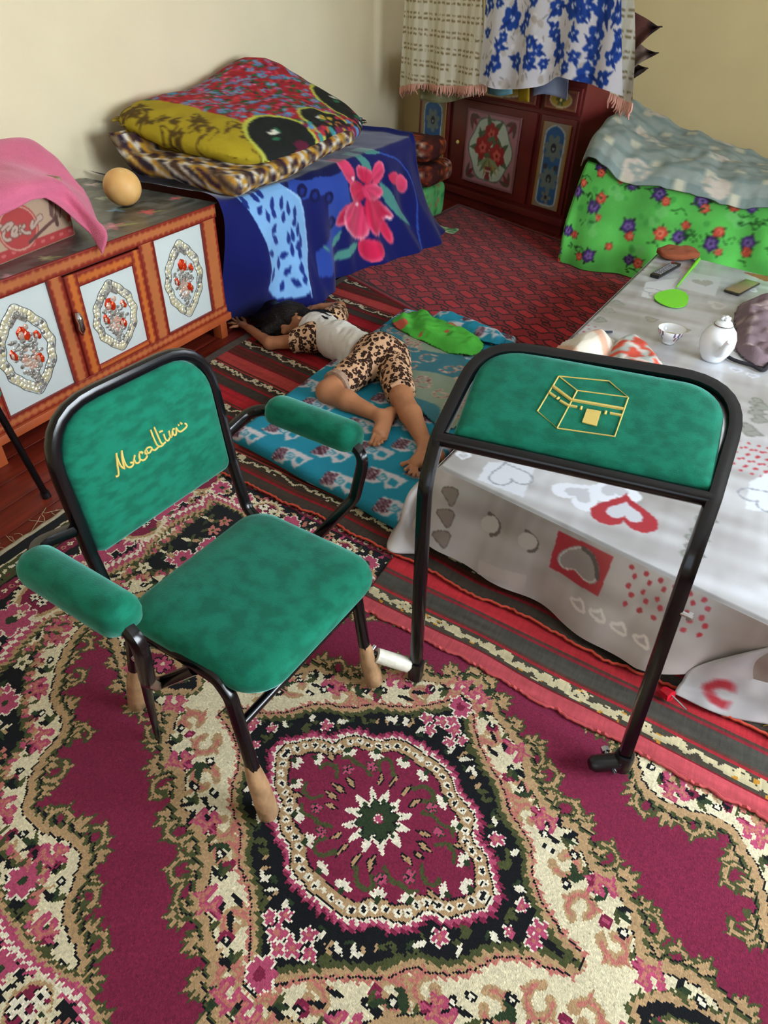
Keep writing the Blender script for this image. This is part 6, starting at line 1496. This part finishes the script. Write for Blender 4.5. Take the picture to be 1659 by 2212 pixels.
# ================================================================== floor mattress, paisley mat, loose cloths
MZ = .088
qm = [np.array(p) for p in ((-1.585, 1.765), (-.735, 1.61), (-.88, 3.27), (-1.56, 3.30))]
def mbil(a, b): a = a[..., None]; b = b[..., None]; return (1-a)*(1-b)*qm[0]+a*(1-b)*qm[1]+a*b*qm[2]+(1-a)*b*qm[3]
MP = Pat(-.15, 1.0, -.15, 1.85, .0055, '#1d7f98')
def motif(x, y, s, f=1):
    cm, sm = math.cos(1.25), math.sin(1.25); q = lambda l: (np.array(l)*[s*f, s*1.15])@np.array([[cm, sm], [-sm, cm]])+[x, y]
    MP.poly(q([(-1.0, .75), (.15, .95), (.55, .45), (1.05, -.75), (.1, -.8), (-.4, -.6), (-.1, -.15), (-.75, .1)]), '#b9b6bd')
    for k in range(9): t = k/8; MP.stroke(q([(-.95+t*.9, .72+.2*t), (-.45+t*.75, .18+.35*t)]), .0055, '#4c2634')
    MP.poly(q([(-.25, .25), (.35, .30), (.30, -.15), (-.10, -.12)]), '#1d7f98'); MP.stroke(q([(-.12, .18), (.2, .18), (.18, -.02), (-.02, 0), (-.12, .18)]), .007, '#b9b6bd')
    MP.poly(q([(.0, -.35), (.45, -.2), (.55, -.6), (.1, -.68)]), '#1d7f98')
    for k in range(4): MP.stroke(q([(.35+.15*k, .1-.2*k), (.62+.12*k, .05-.2*k)]), .003, '#d4d0d2')
for i in range(-1, 8):
    for j in range(-2, 14):
        motif(i*.245+.06+(.122 if j % 2 else 0), j*.118+.03, .070*(1+.06*math.sin(i*3+j)))
def mcol(c):
    uu = (c[:, 0]+1.585)*.985+(c[:, 1]-1.765)*-.02; vv = (c[:, 1]-1.765)*.985+(c[:, 0]+1.585)*.18+(c[:, 2]-MZ)*.8
    return MP.sample(uu, vv)
f = Field((-1.66, 1.55, .0), (-.66, 3.38, .13), .0105); X, Y, Z = f.grid()
Q = np.array(qm); d2 = np.full(X.shape[:2], -1e9)
for i in range(4):
    a, b = Q[i], Q[(i+1) % 4]; e_ = (b-a)/np.linalg.norm(b-a); nrm = np.array([e_[1], -e_[0]]); d2 = np.maximum(d2, (X[:, :, 0]-a[0])*nrm[0]+(Y[:, :, 0]-a[1])*nrm[1])
d2 = d2[..., None]+.01*vnoise(X*5, Y*5, 2); rn = .03; zc2, zh = (.027+MZ)/2, (MZ-.027)/2
qx = d2+rn; qz = np.abs(Z-.004*vnoise(X*6, Y*6, 3)-zc2)-zh+rn*.9
f.D = np.sqrt(np.maximum(qx, 0)**2+np.maximum(qz, 0)**2)+np.minimum(np.maximum(qx, qz), 0)-rn
V, F = f.mesh(); c = V[F].mean(1)
# finer print than the mesh: subdivide the top by two
def subdiv(V, F):
    E = np.concatenate([F[:, [0, 1]], F[:, [1, 2]], F[:, [2, 3]], F[:, [3, 0]]]); Es = np.sort(E, 1); key = Es[:, 0]*len(V)+Es[:, 1]; u, inv = np.unique(key, return_inverse=True)
    em = (V[u//len(V)]+V[u % len(V)])/2; fm = V[F].mean(1); n = len(F); e = inv.reshape(4, n)+len(V); fi = np.arange(n)+len(V)+len(em)
    F2 = np.concatenate([np.stack([F[:, 0], e[0], fi, e[3]], 1), np.stack([F[:, 1], e[1], fi, e[0]], 1), np.stack([F[:, 2], e[2], fi, e[1]], 1), np.stack([F[:, 3], e[3], fi, e[2]], 1)])
    return np.concatenate([V, em, fm]), F2
V, F = subdiv(V, F); c = V[F].mean(1)
solo(obj('floor_mattress', V, F, m_cloth, None, True, mcol(c), 'BLEND'), 'thin teal ikat floor mattress under the sleeping child', 'mattress')
# paisley mat on the far half
PQ = [np.array(atz(*p, MZ+.008)[:2]) for p in ((815,712), (852,694), (1010,762), (985,930), (905,905), (850,800))]
PO = Pat(-1.8, -.7, 2.1, 3.5, .0065, '#7d8a76')
n = vnoise(PO.U*4, PO.V*4, 7); PO.C[n > .15] = h2('#356a74'); r = np.random.default_rng(3)
for k in range(80):
    x, y, s, a = r.uniform(-1.7, -.8), r.uniform(2.15, 3.4), r.uniform(.03, .055), r.uniform(0, 6)
    t = np.linspace(0, 1, 14); P = np.stack([x+s*(1-t*.6)*np.cos(a+t*6), y+s*(1-t*.6)*np.sin(a+t*6)], 1); PO.stroke(P, .013, '#b89c8c'); PO.stroke(P, .004, '#6c3a38')
def flat(name, pxs, z, colf, m, h=.006, hf=None, edge=.03, thick=.006, label='', cat=''):
    P = rsmooth(np.array([atz(*p, z)[:2] for p in pxs]), 2); lo, hi = P.min(0)-.02, P.max(0)+.02
    n0, n1 = int((hi[0]-lo[0])/h), int((hi[1]-lo[1])/h); X, Y = np.meshgrid(np.linspace(lo[0], hi[0], n0), np.linspace(lo[1], hi[1], n1))
    ins = Pat.inside(X, Y, P); d = Pat.dist(X, Y, P, True); d = np.where(ins, d, -d); Zt_ = z+(hf(X, Y, d) if hf else 0*X)
    S = np.stack([X, Y, Zt_], -1); F = gridfaces(n1, n0); k = ins[:-1, :-1].ravel() & ins[1:, 1:].ravel() & ins[1:, :-1].ravel() & ins[:-1, 1:].ravel(); F = F[k]
    u, inv = np.unique(F, return_inverse=True); V = S.reshape(-1, 3)[u]; F = inv.reshape(-1, 4); c = V[F].mean(1)
    o = obj(name, V, F, m, None, True, colf(c), 'BLEND'); s_ = o.modifiers.new('thickness', 'SOLIDIFY'); s_.thickness = thick; s_.offset = -1; return solo(o, label, cat)
flat('paisley_mat', ((815,712), (835,700), (860,692), (935,722), (1012,765), (1020,860), (990,935), (930,915), (880,850), (840,770)), MZ+.012, lambda c: PO.sample(c[:, 0], c[:, 1]), m_cloth, hf=lambda X, Y, d: .003*vnoise(X*9, Y*9, 3), label='sage and teal paisley cloth spread on the mattress beside the child', cat='cloth')
flat('green_cloth', ((842,700), (850,686), (880,676), (915,672), (960,690), (1010,715), (1050,735), (1040,765), (985,768), (930,745), (880,722)), MZ+.02, lambda c: np.where((vnoise(c[:, 0]*17, c[:, 1]*17, 9) > .72)[:, None], h2('#b0503c'), h2('#4aa83a')*(1+.12*vnoise(c[:, 0]*8, c[:, 1]*8, 2))[:, None]), m_cloth, hf=lambda X, Y, d: .03*sstep(0, .06, d)*(1+.6*vnoise(X*14+Y*8, Y*5, 3))+.008*vnoise(X*30, Y*30, 2), label='crumpled bright green cloth with red dots at the head of the mattress', cat='cloth')
flat('teal_ikat_cloth', ((925,690), (940,674), (985,682), (1050,705), (1098,728), (1085,748), (1040,738), (980,712)), MZ+.022, lambda c: MP.sample((c[:, 0]+1.6)*1.1, (c[:, 1]-2.2)*1.2), m_cloth, hf=lambda X, Y, d: .035*sstep(0, .05, d)+.008*vnoise(X*20, Y*20, 6), label='folded teal ikat cloth behind the bright green cloth', cat='cloth')
# ================================================================== sleeping child
m_skin = mat('skin', '#a8714e', rough=.5, var=.08, vscale=14, bump=.08, bscale=90, spec=.35)
m_skin.node_tree.nodes['Principled BSDF'].inputs['Subsurface Weight'].default_value = .0; m_skin.node_tree.nodes['Principled BSDF'].inputs['Subsurface Radius'].default_value = (.01, .004, .002)
m_hair = mat('dark_hair', '#120b08', rough=.48, bump=.7, bscale=55, spec=.3, stretch=(1.5, 7, 4), bdist=.01)
m_tee = mat('white_jersey', '#d9d6cf', rough=.9, bump=.35, bscale=24, spec=.2, stretch=(1.2, 3, 1), bdist=.012)
m_cuff = mat('faded_cuff', '#a88d78', rough=.9, bump=.4, bscale=80, col2='#8d7260', vscale=40)
m_leo = bpy.data.materials.new('leopard_print'); m_leo.use_nodes = True
nt = m_leo.node_tree; N = nt.nodes; Lk = nt.links; bs = N['Principled BSDF']; bs.inputs['Roughness'].default_value = .85; bs.inputs['Specular IOR Level'].default_value = .2
tc2 = N.new('ShaderNodeTexCoord'); nz = N.new('ShaderNodeTexNoise'); nz.inputs['Scale'].default_value = 26; nz.inputs['Detail'].default_value = 2
mxv = N.new('ShaderNodeVectorMath'); mxv.operation = 'MULTIPLY_ADD'; mxv.inputs[1].default_value = (.022, .022, .022)
Lk.new(tc2.outputs['Object'], nz.inputs['Vector']); Lk.new(nz.outputs['Color'], mxv.inputs[0]); Lk.new(tc2.outputs['Object'], mxv.inputs[2])
vo = N.new('ShaderNodeTexVoronoi'); vo.inputs['Scale'].default_value = 46; Lk.new(mxv.outputs[0], vo.inputs['Vector'])
rp = N.new('ShaderNodeValToRGB'); rp.color_ramp.interpolation = 'CONSTANT'; el = rp.color_ramp.elements
el[0].position = 0; el[0].color = (*lin('#6e4a30'), 1); el[1].position = .17; el[1].color = (*lin('#2a170f'), 1); e3 = el.new(.54); e3.color = (*lin('#c29a78'), 1)
Lk.new(vo.outputs['Distance'], rp.inputs[0])
nz2 = N.new('ShaderNodeTexNoise'); nz2.inputs['Scale'].default_value = 70; Lk.new(tc2.outputs['Object'], nz2.inputs['Vector'])
gt = N.new('ShaderNodeMath'); gt.operation = 'GREATER_THAN'; gt.inputs[1].default_value = .64; Lk.new(nz2.outputs[0], gt.inputs[0])
mx = N.new('ShaderNodeMix'); mx.data_type = 'RGBA'; Lk.new(gt.outputs[0], mx.inputs[0]); Lk.new(rp.outputs[0], mx.inputs[6]); mx.inputs[7].default_value = (*lin('#b98f6c'), 1); Lk.new(mx.outputs[2], bs.inputs['Base Color'])
j = lambda x, y, z: atz(x, y, z)
kid = mkroot('person', j(760, 750, .05), 'child asleep face down in white shirt and leopard print shorts on the mattress', 'person')
# joints
hd, hdt = j(640, 692, .105), j(607, 693, .10); nk = j(676, 712, .11)
ch1, ch2, wst, plv = j(690, 716, .105), j(735, 738, .115), j(775, 757, .145), j(818, 768, .165)
sN, eN, wN = j(668, 735, .10), j(583, 741, .055), j(541, 711, .048)
sF, eF, wF = j(728, 688, .085), j(734, 664, .06), j(694, 664, .055)
hN, kN, aN = j(795, 785, .15), j(708, 846, .128), j(822, 900, .118)
hF, kF, aF = j(846, 775, .155), j(868, 862, .135), j(920, 962, .120)
fld = Field((-2.38, 1.80, .0), (-.66, 3.22, .29), .0046); fl2 = Field((-2.38, 1.80, .0), (-.66, 3.22, .29), .0046)
fld.chain([ch1, ch2, wst, plv], [.082, .080, .072, .082], .04, flat=((0, 0, 1), 1.15))
for s_, r0 in ((sN, .045), (sF, .045)): fld.cone(ch1, s_, .07, r0, .04)
fld.chain([nk, ch1], [.036, .06], .03); fld.chain([hd, nk], [.05, .036], .025)
fld.cone(hd, hdt, .074, .070, .03)
fld.chain([sN, eN, wN], [.040, .031, .021], .02); fld.chain([sF, eF, wF], [.040, .031, .022], .02)
fld.chain([plv, hN], [.080, .072], .04); fld.chain([plv, hF], [.080, .072], .04)
fld.chain([hN, kN], [.074, .050], .025); fld.chain([hF, kF], [.072, .050], .025)
mN = kN*.62+aN*.38+cz*.0; mF = kF*.62+aF*.38+cz*.006
fl2.cone(hN*.3+kN*.7, kN, .055, .050, .02); fl2.chain([kN, mN, aN], [.047, .044, .026], .02); fld.chain([kF, mF, aF], [.047, .046, .027], .015)
# near foot: heel, sole and five toes
def foot(fld, an, heel, ball, tips, wide):
    fld.cone(an, heel, .026, .024, .015); fld.cone(heel, ball, .024, .019, .015); fld.cone(an, ball, .026, .018, .02)
    b1, b2 = ball+wide*.020, ball-wide*.020
    fld.cone(heel, b1, .020, .017, .012); fld.cone(heel, b2, .020, .017, .012)
    for k, (tp_, r0) in enumerate(zip(tips, (.0115, .009, .0085, .008, .0072))):
        rt = b1*(1-k/4)+b2*(k/4); fld.cone(rt, tp_, r0*.95, r0*.72, .003); fld.cone(tp_, tp_, r0*.95, r0*.95, .0015)
hl, bl_ = j(843, 893, .114), j(821, 938, .112); wv = np.array([.80, -.10, -.45]); wv /= np.linalg.norm(wv)
foot(fl2, aN, hl, bl_, [j(801, 958, .100), j(809, 961, .106), j(817, 960, .111), j(825, 956, .116), j(832, 949, .12)], -wv)
hl, bl_ = j(946, 984, .118), j(898, 998, .114); wv = np.array([.30, -.70, .10]); wv /= np.linalg.norm(wv)
foot(fld, aF, hl, bl_, [j(870, 1003, .112), j(877, 1014, .110), j(885, 1022, .108), j(894, 1027, .106), j(904, 1029, .104)], -wv)
# near hand spread on the floor
pm = j(522, 700, .04); fld.cone(wN, pm, .021, .020, .012, flat=((0, 0, 1), 1.3)); kz_ = [j(514, 692, .036), j(511, 696, .034), j(510, 700, .033), j(512, 705, .032)]
for k_, (mid_, tip_) in zip(kz_, ((j(509, 683, .040), j(502, 680, .032)), (j(503, 689, .040), j(495, 688, .031)), (j(501, 697, .038), j(493, 698, .030)), (j(504, 705, .036), j(497, 708, .029)))):
    fld.chain([pm, k_, mid_, tip_], [.011, .0080, .0070, .0058], .0022)
fld.chain([wN*.5+pm*.5, j(528, 692, .036), j(522, 686, .032)], [.011, .0088, .0068], .005)
# far hand beside the head
pm2 = j(678, 666, .05); fld.cone(wF, pm2, .021, .019, .012)
for k in range(4): fld.chain([pm2, pm2+np.array([-.03, .012*(k-1.5), -.004]), pm2+np.array([-.055, .016*(k-1.5), -.014])], [.011, .0085, .0065], .004)
fld.chain([pm2, pm2+np.array([-.005, -.03, -.004]), pm2+np.array([-.02, -.042, -.012])], [.011, .0088, .0068], .005)
# face: brow, nose, lips, chin towards the floor on the near side; ear up
fdir = j(614, 728, .06)-hd; fdir /= np.linalg.norm(fdir); hx = (hdt-hd)/np.linalg.norm(hdt-hd); fs_ = np.cross(hx, fdir); fs_ /= np.linalg.norm(fs_)
fc = hd*.5+hdt*.5
fld.cone(fc+fdir*.060-hx*.02, fc+fdir*.058-hx*.055, .030, .022, .02)          # cheeks to chin
fld.cone(fc+fdir*.078+hx*.01, fc+fdir*.094-hx*.022, .008, .012, .008)          # nose
fld.cone(fc+fdir*.084-hx*.042+fs_*.010, fc+fdir*.084-hx*.042-fs_*.010, .007, .007, .006)  # mouth
for s_ in (-1, 1): fld.cone(fc+fdir*.068+hx*.012+fs_*.026*s_, fc+fdir*.068+hx*.012+fs_*.030*s_, .011, .010, .008)
er = j(645, 687, .165); fld.cone(er, er+np.array([.012, .016, -.006]), .013, .010, .004, flat=((.3, -.5, 1), 1.6)); fld.cone(er+np.array([.002, -.008, .010]), er+np.array([.002, -.008, .010]), .006, .006, .002, sub=True)
floorz = np.where(np.arange(fld.n[0])[:, None]*fld.h+fld.lo[0] > -1.57, MZ+.004, .024)
fld.D = np.minimum(fld.D, fl2.D); V, F = fld.mesh(); body = add(obj('body', V, F, m_skin), kid)
# shirt, sleeves, shorts, cuffs
fsh = Field((-2.0, 2.30, .02), (-1.30, 3.10, .30), .006)
fsh.chain([ch1-(ch2-ch1)*.25, ch2, wst*.8+plv*.2*1.0], [.094, .097, .088], .03, flat=((0, 0, 1), 1.05))
for s_ in (sN, sF): fsh.cone(ch1, ch1*.35+s_*.65, .082, .058, .03)
hang_ = j(735, 785, .05); fsh.chain([ch2, j(712, 760, .05)], [.085, .03], .03); fsh.chain([wst, j(745, 788, .075)], [.075, .035], .03)
X, Y, Z = fsh.grid(); fsh.D += .0035*vnoise(X*46+Y*18, Y*20-X*14, 3)
ax_ = plv-ch1; ax_ /= np.linalg.norm(ax_); t_ = (X-ch1[0])*ax_[0]+(Y-ch1[1])*ax_[1]; Lw = (wst-ch1)@ax_
fsh.D = np.maximum(fsh.D, t_-(Lw+.030)); fsh.D = np.maximum(fsh.D, -(t_+.062))
body_s = None
V, F = fsh.mesh(); V[:, 2] = np.maximum(V[:, 2], .026); sh = add(obj('shirt', V, F, m_tee), kid)
for s_, e_, lab in ((sN, eN, 'near'), (sF, eF, 'far')):
    fq = Field(np.minimum(s_, e_)-.13, np.maximum(s_, e_)+.13, .005); a_ = s_*.72+ch1*.28; b_ = s_*.60+e_*.40
    fq.cone(a_, b_, .078, .060, .01); fq.cone(ch1*.35+s_*.65+cz*.014, nk*.4+s_*.6+cz*.010, .062, .036, .02); X, Y, Z = fq.grid(); d_ = (e_-s_)/np.linalg.norm(e_-s_); tt = (X-b_[0])*d_[0]+(Y-b_[1])*d_[1]+(Z-b_[2])*d_[2]
    fq.D = np.maximum(fq.D+.002*vnoise(X*40, Y*40, 4), tt)
    V, F = fq.mesh(); V[:, 2] = np.maximum(V[:, 2], .025); add(obj('sleeve', V, F, m_leo), kid)
fh = Field((-1.66, 2.05, .07), (-.90, 2.98, .31), .0055)
w2 = wst*.30+plv*.70; w3 = wst*.55+plv*.45
fh.chain([w3, plv], [.080, .094], .03); fh.chain([plv, hN], [.092, .084], .04); fh.chain([plv, hF], [.092, .084], .04)
cufN = hN*.22+kN*.78; cufF = hF*.10+kF*.90
fh.chain([hN, cufN], [.086, .066], .02); fh.chain([hF, cufF], [.084, .066], .02)
X, Y, Z = fh.grid(); fh.D += .003*vnoise(X*30, Y*30, 5)
for a_, b_, kx in ((hN, cufN, .03), (hF, cufF, .03)):
    d_ = (b_-a_)/np.linalg.norm(b_-a_); tt = (X-b_[0])*d_[0]+(Y-b_[1])*d_[1]+(Z-b_[2])*d_[2]; near = np.sqrt((X-b_[0])**2+(Y-b_[1])**2+(Z-b_[2])**2) < .12
    fh.D = np.where(near, np.maximum(fh.D, tt), fh.D)
tt = (X-w3[0])*ax_[0]+(Y-w3[1])*ax_[1]; fh.D = np.maximum(fh.D, -(tt+.005))
V, F = fh.mesh(); V[:, 2] = np.maximum(V[:, 2], MZ+.004); add(obj('shorts', V, F, m_leo), kid)
d_ = (kN-hN)/np.linalg.norm(kN-hN)
add(tube('cuff', [cufN-d_*.022, cufN-d_*.005, cufN+d_*.008, cufN+d_*.012], [.067, .0695, .069, .062], m_cuff, None, 20), kid)
# hair: cap and long strands fanned over the floor
fr_ = Field((-2.42, 2.48, .022), (-1.62, 3.20, .26), .005)
hc = hd*.55+hdt*.45
fr_.cone(hc+cz*.012+hx*.008-fdir*.012, hdt+cz*.004-fdir*.010, .084, .078, .02)
fr_.cone(hd-fdir*.02+cz*.012, nk-fdir*.03+cz*.012, .062, .034, .02)
fr_.cone(er+np.array([.004, -.002, .012]), er+np.array([.02, .0, .01]), .022, .018, .006, sub=True)
fr_.cone(fc+fdir*.085-hx*.012, fc+fdir*.10-hx*.03, .036, .034, .0, sub=True)
r = np.random.default_rng(15)
for k in range(80):
    t = k/79; a0 = hdt+cz*r.uniform(-.035, .04)+fdir*(-.065+.145*t)-hx*.015*t
    ex_, ey_ = 535+34*r.random()+26*t, 650+86*t+r.normal(0, 4)
    e0 = j(ex_-14*(k % 3 == 0), ey_, .034); mid_ = a0*.5+e0*.5+cz*r.uniform(-.01, .022); fr_.chain([a0, mid_, e0], [.024, .017, .005], .012)
for (p1, p2, p3) in (((668,688), (692,682), (712,690)), ((664,682), (698,676), (716,682)), ((660,678), (690,670), (712,672)), ((664,680), (700,670), (724,678))):
    fr_.chain([j(*p1, .155), j(*p2, .195), j(*p3, .208)], [.014, .007, .003], .006)
X, Y, Z = fr_.grid(); hp = np.cross(hx, (0, 0, 1)); al_ = X*hx[0]+Y*hx[1]; ac_ = X*hp[0]+Y*hp[1]; fr_.D += .0032*vnoise(al_*9+3, ac_*110+Z*90, 4)+.0018*vnoise(al_*14, ac_*230-Z*150, 6)
V, F = fr_.mesh(); V[:, 2] = np.maximum(V[:, 2], .024); add(obj('hair', V, F, m_hair), kid)
